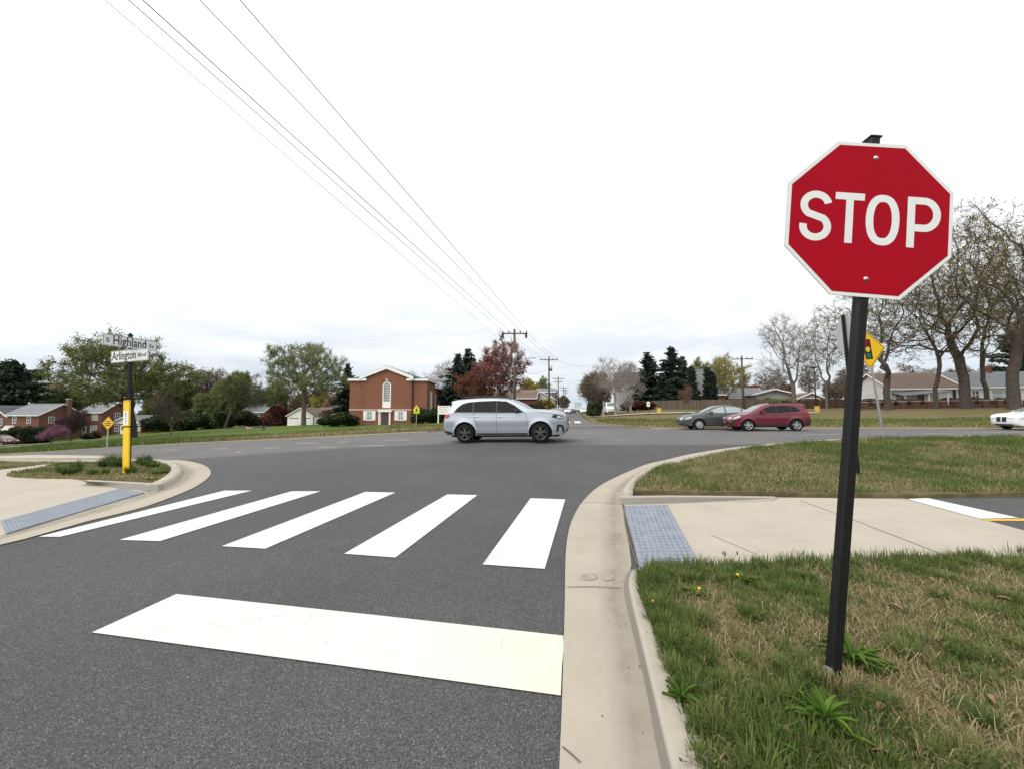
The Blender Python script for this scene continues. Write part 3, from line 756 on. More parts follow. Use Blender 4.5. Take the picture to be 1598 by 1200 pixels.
def dryn(x, y):
    g = vnoise(x, y, 1.25, 21)*.55 + vnoise(x, y, 3.7, 22)*.30 + vnoise(x, y, 9, 23)*.15
    kd = np.min(np.hypot(x[:, None]-KE[None, :, 0], y[:, None]-KE[None, :, 1]), 1)      # distance from the kerb: greener there
    return np.clip((g - .47 + .06*np.clip((kd-.3)/.6, -1, 1))*4.2 + .22*(vnoise(x, y, 14, 25)-.5), 0, 1)
KE = np.array([tuple(p) for p in kk2])
def tone_near(x, y, rg):
    d = dryn(x, y); r = rg.random(len(x))
    return np.where(r < d*.54 + .13, np.where(rg.random(len(x)) < .5, rg.uniform(.62, .82, len(x)), rg.uniform(.70, 1.0, len(x))), np.clip(rg.beta(2.4, 2.2, len(x))*.56 + .12*(vnoise(x, y, 5, 40)-.5)*2, 0, .58))
def tone_far(x, y, rg):
    g = vnoise(x, y, .5, 31)*.6 + vnoise(x, y, 2.1, 32)*.4
    dry = np.clip((g-.36)*3.4, .05, .78)
    return np.where(rg.random(len(x)) < dry, rg.uniform(.52, .95, len(x)), rg.beta(2.2, 2.4, len(x))*.56)
vis_near = [tuple(p + Vector((.0, 0))) for p in kk2 if p.y > .9] + px((1003,893.5),(1100,892),(1300,886),(1450,880),(1598,873),(1720,868)) + [(5.2, 2.6), (3.2, .9)]
blades('grass_near', vis_near, 100000, .066, .0050, near_off, 'short green grass mixed with matted straw around the stop sign post', 5, tone_near, .50, 1.6, hmod=lambda x, y: .50 + .75*(1-dryn(x, y))*(.5+vnoise(x, y, 6, 44)))
# taller tufts standing out of the verge
def tufts(name, centres, label, seed, off=None, wd=.0055):
    rg = np.random.default_rng(seed); X = []; Y = []; A = []; Ls = []; T = []
    for (x, y, r, h, t) in centres:
        k = int(rg.uniform(90, 170)); a = rg.uniform(0, 6.283, k); d = r*np.sqrt(rg.random(k)); X.append(x+np.cos(a)*d); Y.append(y+np.sin(a)*d); A.append(a+rg.normal(0, .5, k)); Ls.append(h*rg.uniform(.5, 1.15, k)); T.append(np.clip(t+rg.normal(0, .09, k), 0, 1 if t > .6 else .62))
    X, Y, A, Ls, T = map(np.concatenate, (X, Y, A, Ls, T)); n = len(X); Z = Hn(X, Y) + (near_off(X, Y) if off is None else off); w = wd*rg.uniform(.7, 1.3, n)
    dx, dy = np.cos(A), np.sin(A); sx, sy = -dy, dx; l1 = np.clip(rg.normal(.35, .2, n), .03, 1); l2 = l1*2.1
    m = Ls*.5; mx, my, mz = X+dx*np.sin(l1)*m, Y+dy*np.sin(l1)*m, Z+np.cos(l1)*m; tx, ty, tz = mx+dx*np.sin(l2)*m, my+dy*np.sin(l2)*m, np.maximum(mz+np.cos(l2)*m, Z+.01)
    V = np.stack([np.c_[X-sx*w/2, Y-sy*w/2, Z], np.c_[X+sx*w/2, Y+sy*w/2, Z], np.c_[mx+sx*w*.45, my+sy*w*.45, mz], np.c_[mx-sx*w*.45, my-sy*w*.45, mz], np.c_[tx, ty, tz]], 1).reshape(-1, 3); b = np.arange(n)[:, None]*5
    return tag(link(name, np_mesh(name, V, [b+np.array([0, 1, 2, 3]), b+np.array([3, 2, 4])], np.r_[T, T]), M['grass']), label, 'grass', None, 'stuff')
rt = np.random.default_rng(77); cen = []
for p in kk2:
    if p.y > .9:
        for _ in range(2): cen.append((p.x+rt.uniform(.0, .28), p.y+rt.uniform(-.05, .05), rt.uniform(.04, .09), rt.uniform(.07, .14), rt.uniform(.14, .48)))
P_ = np.array(vis_near); k_ = 0
while k_ < 210:
    x, y = rt.uniform(.6, 5), rt.uniform(1, 4.2)
    if inpoly(np.array([x]), np.array([y]), vis_near)[0] and dryn(np.array([x]), np.array([y]))[0] < rt.uniform(.3, 1.0): cen.append((x, y, rt.uniform(.03, .10), rt.uniform(.05, .12), rt.uniform(.16, .56))); k_ += 1
P0 = hz(1299, 1062, .12)
for k in range(11): a_ = k*.571; cen.append((P0.x+.085*math.cos(a_), P0.y+.085*math.sin(a_), .05, rt.uniform(.05, .11), .85 if k % 3 else .3))
tufts('grass_tufts', cen, 'denser dark and bright green grass tufts in the verge and along the kerb', 78)
ic = []
for u, v, h, k in [(176,724,.42,4),(183,728,.36,4),(170,727,.32,3),(226,722,.36,4),(236,724,.30,3),(108,735,.34,3),(113,738,.30,3),(246,728,.20,3),(214,735,.20,3),(150,738,.18,3),(255,738,.14,3)]:
    q = hit(u, v, .1)
    for _ in range(k): ic.append((q.x+rt.uniform(-.16, .16), q.y+rt.uniform(-.16, .16), .06, h*rt.uniform(.7, 1.1), rt.uniform(.02, .3)))
tufts('island_tufts', ic, 'tall dark green leaf tufts on the kerbed corner island', 79, .07, .012)
# clover and other small round leaves spilling over the kerb
rg = np.random.default_rng(91); C = []
for p in kk2:
    if p.y > .9 and vnoise(np.array([p.x]), np.array([p.y]), 2.2, 61)[0] > .42:
        k = 60; C.append(np.c_[p.x+rg.normal(.07, .07, k), p.y+rg.normal(0, .06, k), np.abs(rg.normal(.14, .025, k))])
C = np.concatenate(C); a = rg.normal(size=C.shape)*np.array([1, 1, .35]); a /= np.linalg.norm(a, axis=1)[:, None]; b_ = np.cross(a, np.array([0, 0, 1.])+rg.normal(size=C.shape)*.35); b_ /= np.linalg.norm(b_, axis=1)[:, None]
s_ = rg.uniform(.005, .010, len(C))[:, None]; V = np.stack([C-a*s_, C-b_*s_*.8, C+a*s_, C+b_*s_*.8], 1).reshape(-1, 3)
tag(link('clover', np_mesh('clover', V, [np.arange(len(C))[:, None]*4+np.arange(4)], rg.random(len(C))*.45), M['grass']), 'small round clover leaves spilling over the back of the kerb', 'ground cover', None, 'stuff')
# longer straw lying down, and fringes over the concrete edges
def straw_tone(x, y, rg): return rg.uniform(.68, 1, len(x))
def straw_edge(x, y, rg): return dryn(x, y) > rg.uniform(.30, 1.0, len(x))
blades('dry_straw', vis_near, 5000, .13, .0030, lambda x, y: near_off(x, y) + .012, 'matted pale dry straw lying in the grass by the stop sign', 6, straw_tone, 1.5, 0, straw_edge)
def fringe(line, w):
    a = off_line(line, -w*.3); b = off_line(line, w*.7); return [tuple(p) for p in a] + [tuple(p) for p in b][::-1]
e1 = [Vector(p) for p in px((1003,895),(1060,893),(1100,891),(1200,889),(1300,886),(1450,880),(1598,873),(1720,868))]
g_tone = lambda x, y, rg: np.where(rg.random(len(x)) < .18, rg.uniform(.6, .95, len(x)), rg.beta(2, 2.2, len(x))*.6)
blades('grass_fringe', fringe(e1, .3), 4200, .11, .006, .05, 'tall ragged grass fringe along the near edge of the sidewalk', 8, g_tone, .3, 2.2)
e2 = [p for p in kk2 if p.y > 1.0]
blades('grass_kerb_fringe', fringe(e2, .16), 4500, .085, .0062, .11, 'dark green grass hanging over the back of the kerb', 9, lambda x, y, rg: rg.beta(2, 2.8, len(x))*.55, .55, 2.5)
fp = [p for p in far_poly if p[0] < 30] 
fp = fo2 + [(30, hit(1700, 676).y)] + [(30, 7.35)] + px((1598,776),(1447,777),(1215,775),(1120,774),(1045,773),(973,773))
fp = [p for p in fp if p[0] < 30.1]
blades('grass_far', fp, 120000, .115, .0105, far_off, 'patchy green and straw lawn between the trail and the boulevard', 10, tone_far, .45, .8)
blades('grass_island', isl_poly, 20000, .075, .009, .07, 'rough grass on the small kerbed corner island', 12, tone_far, .35, 1.4)
blades('grass_strip', strip_poly, 14000, .06, .010, .05, 'rough grass strip between the left sidewalk and the boulevard', 13, tone_far, .4, 1.0)
# tall dry fringe along the far side of the boulevard
fl_poly = [EB(28.05, -60), EB(28.05, -11), EB(30.5, -9.4), EB(34, -9.2), EB(35, -60)]
blades('grass_bank_left', fl_poly, 70000, .36, .026, .09, 'tall dry grass bank along the far kerb left of the side street', 14, lambda x, y, rg: np.where(rg.random(len(x)) < .80*dryL(x, y)+.04, rg.uniform(.70, .96, len(x)), rg.beta(2, 2, len(x))*.58), .35, .5)
fr_poly = [EB(28.05, 5.6), EB(28.05, 45), EB(37, 45), EB(37, 1.6), EB(33.5, 1.8), EB(30.2, 3)]
blades('grass_bank_right', fr_poly, 46000, .22, .026, .09, 'dry grass bank along the far kerb behind the parked cars', 15, lambda x, y, rg: np.where(rg.random(len(x)) < .62*dryR(x, y)+.05, rg.uniform(.56, .90, len(x)), rg.beta(2, 2, len(x))*.58), .4, .5)
# ------------------------------------------------------------------ weeds
def rosette(name, p, nl, L, wd, seed, label, cat='weed', flower=0, up=.5):
    rg = random.Random(seed); r = empty(name, p, 0, label, cat)
    V = []; Fc = []; T = []
    for k in range(nl):
        a = 2*math.pi*k*.381966 + rg.uniform(-.25, .25); l = L*rg.uniform(.35, 1.1); e = rg.uniform(up*.35, up*1.5); b = len(V); N = 7; rg_b = rg.uniform(.5, 1.3)
        x = z = 0
        for i in range(N+1):
            t = i/N; w_ = wd*(math.sin(math.pi*min(1, t*.86+.09))**.75)*(1 + .22*((-1)**i)*(flower > 0)) * (1-.3*t)
            el = e*(1.35 - 1.7*t*rg_b); x += l/N*math.cos(el); z += l/N*math.sin(el)
            c, s = math.cos(a), math.sin(a)
            for q, dz in ((-1, .010), (0, -.004), (1, .010)):
                V.append((c*x - s*q*w_/2, s*x + c*q*w_/2, z + dz + .004))
        for i in range(N):
            for q in (0, 1):
                Fc.append((b+i*3+q, b+i*3+q+1, b+i*3+q+4, b+i*3+q+3)); T.append(rg.uniform(.1, .9) if q == 0 and i == 0 else T[-1])
    me = np_mesh('leaves', V, [Fc], T); link('leaves', me, M['weed'], r, True)
    for k in range(flower):
        mb = MB(); x, y = rg.uniform(-.05, .05), rg.uniform(-.05, .05); h = rg.uniform(.035, .06)
        mb.sphere((x, y, h), .014, .014, .007, 10, 4); mb.tube([(x*.3, y*.3, 0), (x, y, h)], .0025, 4)
        mb.build('flower', M['petal'], r, True)
    return r
def gp(u, v, h=.12): q = hz(u, v, h); return q
rosette('rosette_weed', gp(1288,1140), 64, .165, .027, 1, 'large bright green broad-leaved weed in front of the stop sign post', up=.95)
rosette('rosette_weed', gp(1330,1035), 60, .17, .022, 2, 'leafy green weed right behind the stop sign post base', up=.8)
rosette('rosette_weed', gp(1065,1095), 34, .11, .018, 3, 'small dark green weed at the foot of the kerb, lowest along the kerb', up=.7)
rosette('rosette_weed', gp(1200,1170), 34, .12, .020, 8, 'green weed low in the verge between kerb and large broad-leaved weed', up=.6)
for i, (u, v, L) in enumerate([(1024,950,'dandelion with yellow flower at the back edge of the kerb'),(1086,928,'dandelion with yellow flower in the verge near the tactile panel'),(1160,905,'dandelion rosette in the verge close to the sidewalk edge')]):
    rosette('dandelion', gp(u, v), 20, .10, .020, 20+i, L, 'dandelion', 1, .45)
for i, (u, v, L) in enumerate([(236,749,'dandelion with yellow flowers at the tip of the kerbed island'),(1500,742,'dandelion in the lawn beyond the trail')]):
    q = hit(u, v, .1); rosette('dandelion', q, 14, .12, .03, 30+i, L, 'dandelion', 2, .45)
# dead seed stalks
def stalks(p, n, h, label):
    mb = MB(); rg = random.Random(n)
    for k in range(n):
        a = rg.uniform(0, 6.28); d = rg.uniform(.0, .05); t = Vector(p) + Vector((math.cos(a)*d*2.5, math.sin(a)*d*2.5, h*rg.uniform(.7, 1.1)))
        mb.tube([Vector(p)+Vector((d*math.cos(a)*.3, d*math.sin(a)*.3, 0)), Vector(p).lerp(t, .6), t], [.002, .0016, .001], 4)
        mb.sphere(t, .007, .007, .022, 5, 4)
    return tag(mb.build('seed_stalk', M['fencewood']), label, 'weed')
stalks(gp(1133,893,.05), 4, .20, 'dry brown seed stalk at the grass edge beside the tactile panel')
# dead leaves
def deadleaf(u, v, s, label, h=.17):
    mb = MB(); p = hz(u, v, h); rg = random.Random(int(u)); a = rg.uniform(0, 6)
    V = []
    for i in range(6):
        t = i/5; w_ = s*.45*math.sin(math.pi*(.1+.85*t)); 
        for q in (-1, 0, 1): V.append((math.cos(a)*(t-.5)*s - math.sin(a)*q*w_/2 + p.x, math.sin(a)*(t-.5)*s + math.cos(a)*q*w_/2 + p.y, p.z + abs(q)*.012 + .015*math.sin(3*t)))
    mb.add(V, [(i*3+q, i*3+q+1, i*3+q+4, i*3+q+3) for i in range(5) for q in (0, 1)])
    return tag(mb.build('dead_leaf', M['deadleaf'], None, True), label, 'leaf', 'dead leaves in the verge')
M['deadleaf'] = plain('dead_leaf_brown', (.26, .15, .085), .8, var=.3, vs=30)
for u, v, s, L in [(1226,1145,.06,'curled tan dead leaf left of the large broad-leaved weed'),(1375,1107,.08,'pale dead leaf right of the stop sign post base'),(1568,936,.08,'reddish dead leaf near the sidewalk at the picture edge'),(1452,905,.07,'brown dead leaf near the sidewalk edge right of the post'),(1376,1177,.06,'orange dead leaf at the bottom of the verge'),(1545,1092,.06,'brown dead leaf in the matted straw far right'),(1398,948,.07,'yellowish dead leaf in bare straw behind the post')]:
    deadleaf(u, v, s, L, .15)
# ------------------------------------------------------------------ signs
def text_mesh(txt, size, stretch=1.0, weight=0.0, spacing=1.0):
    cu = bpy.data.curves.new('lettering', 'FONT'); cu.body = txt; cu.size = size; cu.offset = weight; cu.align_x = 'LEFT'; cu.space_character = spacing; cu.resolution_u = 3
    o = bpy.data.objects.new('lettering', cu); COL.objects.link(o); bpy.context.view_layer.update()
    me = bpy.data.meshes.new_from_object(o.evaluated_get(bpy.context.evaluated_depsgraph_get())); bpy.data.objects.remove(o); bpy.data.curves.remove(cu)
    for v in me.vertices: v.co = (v.co.x*stretch, 0, v.co.y)
    return me
def put_text(txt, x, z, y, size, mat, parent, stretch=1.0, weight=0.0, fit=None, name='lettering', spacing=1.0):
    me = text_mesh(txt, size, stretch, weight, spacing)
    xs = [v.co.x for v in me.vertices]; x0, x1 = min(xs), max(xs); k = (fit/(x1-x0)) if fit else 1
    for v in me.vertices: v.co = ((v.co.x-x0)*k + x, y, v.co.z + z)
    return link(name, me, mat, parent)
def stroke(mb, pts, w, y, M_=None):
    P = [Vector((p[0], p[1])) for p in pts]; V = []
    for i, p in enumerate(P):
        d1 = (P[i]-P[i-1]).normalized() if i else (P[1]-P[0]).normalized()
        d2 = (P[i+1]-P[i]).normalized() if i < len(P)-1 else d1
        n1 = Vector((-d1.y, d1.x)); n2 = Vector((-d2.y, d2.x)); m = (n1+n2).normalized(); k = w/2/max(.4, m.dot(n1))
        V += [(p.x+m.x*k, y, p.y+m.y*k), (p.x-m.x*k, y, p.y-m.y*k)]
    mb.add(V, [(i*2, i*2+1, i*2+3, i*2+2) for i in range(len(P)-1)])
def arc(cx, cy, rx, ry, a0, a1, n=18): return [(cx+rx*math.cos(R(a0+(a1-a0)*k/n)), cy+ry*math.sin(R(a0+(a1-a0)*k/n))) for k in range(n+1)]
def frame_mat(base, zaxis, facing):
    z = zaxis.normalized(); y = -(facing - z*facing.dot(z)).normalized(); x = y.cross(z)
    m = Matrix((x, y, z)).transposed().to_4x4(); m.translation = base; return m      # local -Y faces the viewer
def perforated_post(name, L, a, mat, parent, pitch=.0254, r=.0056, z0=.0):
    # square tube with a row of holes on every side: the holes are dark plugs sunk 1 mm proud of nothing else
    mb = MB(); h = a/2; c = .006
    ring = [(-h+c,-h),(h-c,-h),(h,-h+c),(h,h-c),(h-c,h),(-h+c,h),(-h,h-c),(-h,-h+c)]
    mb.prism(ring, z0, L); mb.m = [0]*len(mb.f); z = z0 + .05
    while z < L-.02:
        for ax in range(4):
            cs, sn = [(0,-1),(1,0),(0,1),(-1,0)][ax]; d = h + .0012
            mb.add([(cs*d - sn*r*math.cos(t*math.pi/4), sn*d + cs*r*math.cos(t*math.pi/4), z + r*math.sin(t*math.pi/4)) for t in range(8)], [tuple(range(8))]); mb.m.append(1)
        z += pitch
    return mb.build('post', [mat, M['hole']], parent)
# --- the stop sign
P0 = hz(1299, 1062, .12); T0 = W(1361, 219, 2.215)
psi = R(3.0)
m4 = frame_mat(P0, T0-P0, Vector((-math.sin(psi), -math.cos(psi), 0)))
ss = empty('stop_sign', P0, 0, 'red octagonal stop sign facing the viewer on a leaning black post', 'stop sign'); ss.matrix_world = m4
LP = (T0-P0).length
perforated_post('post', LP, .056, M['black'], ss, z0=-.05)
sl_ = MB(); sl_.prism([(-.034,-.034),(.034,-.034),(.034,.034),(-.034,.034)], -.1, .035)
sl_.add([(-.036,-.036,-.02),(.012,-.036,-.02),(-.036,-.036,.085),(-.036,.02,.07),(-.036,.036,-.02)], [(0,1,2),(0,2,3,4)])
sl_.build('ground_sleeve', M['galv'], ss)
S = .914; inv = m4.inverted()
ctr = inv @ W(1354.5, 343.5, 2.19); cxs, czs = ctr.x, ctr.z; yf = -.034
ap = S/2; k8 = ap*math.tan(math.pi/8)
octo = lambda r: [(cxs+x*r/ap, czs+z*r/ap) for x, z in [(-k8,-ap),(k8,-ap),(ap,-k8),(ap,k8),(k8,ap),(-k8,ap),(-ap,k8),(-ap,-k8)]]
def plate(name, poly, y0, y1, mat, parent):
    mb = MB(); n = len(poly)
    mb.add([(x, y0, z) for x, z in poly] + [(x, y1, z) for x, z in poly], [tuple(range(n)), tuple(range(n, 2*n))[::-1]] + [(i, n+i, n+(i+1) % n, (i+1) % n) for i in range(n)])
    return mb.build(name, mat, parent)
pl = plate('sign_panel', octo(ap), yf, yf+.004, M['signback'], ss)
plate('border', octo(ap-.001), yf-.0012, yf-.0002, M['signwhite'], pl)
plate('red_field', octo(ap-.021), yf-.0026, yf-.0014, M['red'], pl)
lt = MB(); yl = yf-.0036; sw = .042; Hh = .298
def at_(x): return cxs + x
z0_ = czs - Hh/2 + .0; 
# S
x0 = -.384; w_ = .178; hw = w_/2 - sw/2; q = (Hh-sw)/4
Sx = x0 + w_/2; zt, zb = z0_ + Hh - sw/2 - q, z0_ + sw/2 + q
pts = arc(Sx, zt, hw, q, 18, 215, 22) + [(Sx + hw*.62, z0_ + Hh/2 - q*.33)] [:0]
pts = arc(Sx, zt, hw, q, 12, 232, 22) + arc(Sx, zb, hw, q, 52, -192, 24)
stroke(lt, [(at_(x), z) for x, z in pts], sw, yl)
# T
x0 = -.190; w_ = .162
stroke(lt, [(at_(x0), z0_+Hh-sw/2), (at_(x0+w_), z0_+Hh-sw/2)], sw, yl); stroke(lt, [(at_(x0+w_/2), z0_+Hh-sw-.0005), (at_(x0+w_/2), z0_)], sw, yl)
# O
x0 = -.018; w_ = .185; hw = w_/2 - sw/2; oq = Hh/2-sw/2
oc = at_(x0+w_/2); so2 = [(oc + hw*(abs(math.cos(t))**.80)*(1 if math.cos(t) > 0 else -1), czs + oq*(abs(math.sin(t))**.92)*(1 if math.sin(t) > 0 else -1)) for t in [2*math.pi*k/48+.0001 for k in range(49)]]
stroke(lt, so2, sw, yl)
# P
x0 = .208; w_ = .182; r2 = .080
stroke(lt, [(at_(x0+sw/2), z0_), (at_(x0+sw/2), z0_+Hh)], sw, yl)
zr = z0_ + Hh - sw/2 - (r2-.0); rr = r2
stroke(lt, [(at_(x0+sw+.0005), zr+rr), (at_(x0+w_*.50), zr+rr)] + [(at_(x0+w_*.50)+ (w_*.50-sw/2)*math.cos(t), zr + rr*math.sin(t)) for t in [math.pi/2 - math.pi*k/16 for k in range(17)]][1:] + [(at_(x0+sw+.0005), zr-rr)], sw, yl)
lt.build('lettering', M['signwhite'], pl)
Mr = Matrix.Translation((cxs, 0, czs)) @ Matrix.Rotation(R(-1.2), 4, 'Y') @ Matrix.Translation((-cxs, 0, -czs)); pl.matrix_local = Mr
for (u, v) in ((1364.5, 249), (1350.5, 436)):
    b = inv @ W(u, v, 2.19); mb = MB(); mb.cyl((b.x, yf-.003, b.z), (0,-1,0), .0135, .0025, 16); mb.sphere((b.x, yf-.006, b.z), .0095, .006, .0095, 12, 6)
    mb.build('bolt', M['bolt'], ss, True)
capb = MB(); capb.box(-.032, .032, -.032, .032, LP, LP+.008); capb.build('post_cap', M['black'], ss)
# --- second sign seen from behind, on a leaning post by the trail
B1 = hit(1340, 742, .1); B1.z -= .05; d1 = B1.y; T1 = W(1315, 492, d1-.1)
fac = Vector((.953, -.30, 0)).normalized()
m5 = frame_mat(B1, T1-B1, fac)
s2 = empty('back_of_sign', B1, 0, 'grey back of an octagonal sign on a leaning black post behind the stop sign', 'sign'); s2.matrix_world = m5
L1 = (T1-B1).length; perforated_post('post', L1, .056, M['black'], s2, .05, .008)
c1 = L1 - .48
o8 = [(x*.46/ap, c1+z*.46/ap) for x, z in [(-k8,-ap),(k8,-ap),(ap,-k8),(ap,k8),(k8,ap),(-k8,ap),(-ap,k8),(-ap,-k8)]]
p2 = plate('sign_panel', o8, -.036, -.032, M['signback'], s2)
plate('red_face', [(x*.98, c1+(z-c1)*.98) for x, z in o8], -.0385, -.0372, M['red'], p2)
# --- diamond warning sign
B2 = hit(1380, 685, .1); B2.z -= .05; T2 = W(1351, 517, B2.y-.2)
m6 = frame_mat(B2, T2-B2, Vector((-.985, .06, 0)).normalized())
s3 = empty('signal_ahead_sign', B2, 0, 'yellow diamond traffic signal ahead sign on a leaning galvanised post', 'warning sign'); s3.matrix_world = m6
L2 = (T2-B2).length; mb = MB(); mb.prism([(-.04,-.022),(.04,-.022),(.04,-.014),(.018,-.010),(.018,.022),(-.018,.022),(-.018,-.010),(-.04,-.014)], -.1, L2-.05); mb.build('post', M['galv'], s3)
cz = L2 - .66; hd = .70
dia = lambda r: [(0, cz-r), (r, cz), (0, cz+r), (-r, cz)]
p3 = plate('sign_panel', dia(hd), -.030, -.026, M['signback'], s3)
plate('yellow_field', dia(hd-.004), -.0325, -.031, M['signyellow'], p3)
bo = MB(); stroke(bo, [(x, z) for x, z in dia(hd-.05)+[dia(hd-.05)[0]]], .02, -.0338); bo.build('border', M['ink'], p3)
plate('signal_symbol', [(-.15, cz-.36), (.15, cz-.36), (.15, cz+.36), (-.15, cz+.36)], -.0350, -.0335, M['ink'], p3)
for dz, mt in ((.23, 'red'), (0, 'signyellow'), (-.23, 'green')):
    mb = MB(); mb.cyl((0, -.0355, cz+dz), (0,-1,0), .095, .0012, 20); mb.build('signal_disc', M[mt], p3)
# --- street name post
B3 = hit(201, 735, .1); B3.z -= .06; T3 = W(203.5, 524, B3.y)
mS = frame_mat(B3, T3-B3, Vector((0, -1, 0)))
sp_ = empty('street_name_sign', B3, 0, 'two white street name blades, S Highland over Arlington, on a black post', 'street sign')
sp_.matrix_world = mS; L3 = (T3-B3).length; perforated_post('post', L3, .07, M['black'], sp_, .05, .008)
mb = MB(); mb.box(-.045, .045, -.045, .045, L3, L3+.02); mb.cyl((0,0,L3+.02), (0,0,1), .03, .035, 8); mb.build('cap', M['black'], sp_)
def blade(zc, L, hgt, ang, xo, words):
    e_ = MB(); r_ = MB(); ca, sa = math.cos(ang), math.sin(ang); Mx = Matrix.Rotation(ang, 4, 'Z') @ Matrix.Translation((xo, -.055, zc))
    b = e_.box(-L/2, L/2, -.006, .006, -hgt/2, hgt/2).build('name_blade', M['signwhite'], sp_); b.matrix_local = Mx
    f = MB(); q = [(-L/2+.012, -hgt/2+.012), (L/2-.012, -hgt/2+.012), (L/2-.012, hgt/2-.012), (-L/2+.012, hgt/2-.012)]; stroke(f, q+[q[0]], .008, -.0085); f.build('border', M['ink'], b)
    for t, x, z, sz, fit in words: put_text(t, x, z, -.0085, sz, M['ink'], b, .85, .003*sz/.2, fit)
    return b
va = math.atan2(B3.x, B3.y)
blade(W(203, 536, B3.y).z - B3.z, 1.24, .29, R(90-9.4), -.02, [('S', -.55, -.055, .15, .07), ('Highland', -.40, -.095, .32, .75), ('St', .42, -.06, .13, .13)])
blade(W(203, 556, B3.y).z - B3.z, 1.15, .31, R(-9.4), .06, [('Arlington', -.54, -.085, .31, .74), ('Blvd', .27, -.05, .145, .24)])
mb = MB(); mb.box(-.03, .03, -.06, .06, W(203, 547, B3.y).z-B3.z-.02, W(203, 547, B3.y).z-B3.z+.015); mb.build('bracket', M['galv'], sp_)
# --- yellow marker post strapped in front of it
toc = (CAM-B3); toc.z = 0; toc.normalize(); side = Vector((-toc.y, toc.x, 0))
MP = B3 + toc*.12 + side*(-.045)*-1*(-1)
mk = empty('marker_post', MP, 0, 'flat yellow utility marker post with a white label, standing against the street name post', 'marker post')
mk.matrix_world = frame_mat(MP, T3-B3, Vector((-.2, -1, 0)).normalized()); hm = W(200, 627, B3.y).z - B3.z
mb = MB(); mb.box(-.095, .095, -.02, .02, -.1, hm); mb.build('panel', M['markyel'], mk, False, .012)
mb = MB(); mb.box(-.09, .09, -.0205, .0205, hm+.002, hm+.045); mb.build('top_cap', M['signorange'], mk)
zl0, zl1 = W(200, 662, B3.y).z-B3.z, W(200, 641, B3.y).z-B3.z
mb = MB(); mb.box(-.075, .075, -.0245, -.0205, zl0, zl1); lb = mb.build('label_plate', M['white'], mk)
for k, (zz, ww) in enumerate([(.92,.05),(.82,.09),(.72,.03),(.62,.08),(.48,.04),(.38,.07),(.26,.05),(.12,.04)]):
    mb = MB(); mb.box(-ww/2+.01*(k % 2), ww/2, -.0255, -.0248, zl0+(zl1-zl0)*zz-.018, zl0+(zl1-zl0)*zz); mb.build('text_mark', M['ink'], lb)
zs_ = W(200, 664, B3.y).z-B3.z; mb = MB(); mb.box(-.11, .11, -.026, .20, zs_-.03, zs_); mb.build('strap', M['black'], mk)
# --- yellow-orange diamond at the left, school sign by the church, small signs
def diamond(B, z_c, r, mat, name, label, cat, rows, postm):
    face = Vector((-.12, -1, 0)); e = empty(name, B, math.atan2(face.y, face.x)+math.pi/2, label, cat)
    mb = MB(); mb.box(-.035, .035, 0, .05, -.1, z_c+r*.7); mb.build('post', postm, e)
    p = plate('sign_panel', [(0, z_c-r), (r, z_c), (0, z_c+r), (-r, z_c)], -.012, -.008, mat, e)
    mb = MB(); q = [(0, z_c-r*.93), (r*.93, z_c), (0, z_c+r*.93), (-r*.93, z_c)]; stroke(mb, q+[q[0]], r*.035, -.015); mb.build('border', M['ink'], p)
    mb = MB()
    for z, segs in rows:
        for a, b in segs: mb.box(a*r, b*r, -.016, -.0135, z_c+z*r-.065*r, z_c+z*r+.065*r)
    mb.build('lettering', M['ink'], p)
    return e
B4 = W(166.5, 694, 30); B4.z = H(B4.x, B4.y)+.05
diamond(B4, W(168, 660, 30).z-B4.z, .54, M['signorange'], 'warning_sign', 'amber diamond warning sign with dark lettering on the slope left of the street name post', 'warning sign', [(.25, [(-.28,-.02),(.04,.28)]), (0, [(-.52,-.30),(-.22,.05),(.12,.52)]), (-.25, [(-.38,.36)])], M['galv'])
B5 = W(649.5, 668, 41); B5.z = H(B5.x, B5.y)+.05
f5 = (CAM-B5); e5 = empty('school_crossing_sign', B5, math.atan2(f5.y, f5.x)+math.pi/2, 'yellow-green five-sided crossing sign on a thin post before the brick church', 'warning sign')
zc5 = W(649.5, 638.5, 41).z-B5.z; mb = MB(); mb.box(-.03, .03, 0, .05, -.1, zc5+.3); mb.build('post', M['galv'], e5)
p5 = plate('sign_panel', [(-.30, zc5-.42), (.30, zc5-.42), (.30, zc5+.08), (0, zc5+.45), (-.30, zc5+.08)], -.012, -.006, M['lime'], e5)
mb = MB(); mb.cyl((0,-.0135,zc5+.10), (0,-1,0), .055, .002, 10); mb.box(-.07, .07, -.0155, -.0135, zc5-.16, zc5+.05)
mb.add([(-.06,-.0155,zc5-.16),(0,-.0155,zc5-.16),(-.10,-.0155,zc5-.34),(-.15,-.0155,zc5-.34)], [(0,1,2,3)]); mb.add([(0,-.0155,zc5-.16),(.06,-.0155,zc5-.16),(.15,-.0155,zc5-.34),(.09,-.0155,zc5-.34)], [(0,1,2,3)])
mb.build('walker_symbol', M['ink'], p5)
def small_sign(u, v, z, zt_v, w_, h_, name, label, mats, cat='sign', dark=None):
    B = W(u, v, z); B.z = H(B.x, B.y)+.05; f = CAM-B; e = empty(name, B, math.atan2(f.y, f.x)+math.pi/2, label, cat)
    top = W(u, zt_v, z).z - B.z
    mb = MB(); mb.box(-.03, .03, 0, .05, -.1, top); mb.build('post', mats[0], e)
    if w_ > 0:
        mb = MB(); mb.box(-w_/2, w_/2, -.012, -.003, top-h_, top); p = mb.build('sign_panel', mats[1], e)
        if dark: 
            mb = MB()
            for a in dark: mb.box(-w_*.3, w_*.3, -.0145, -.0128, top-h_*a-.03, top-h_*a+.03)
            mb.build('lettering', M['ink'], p)
    return e
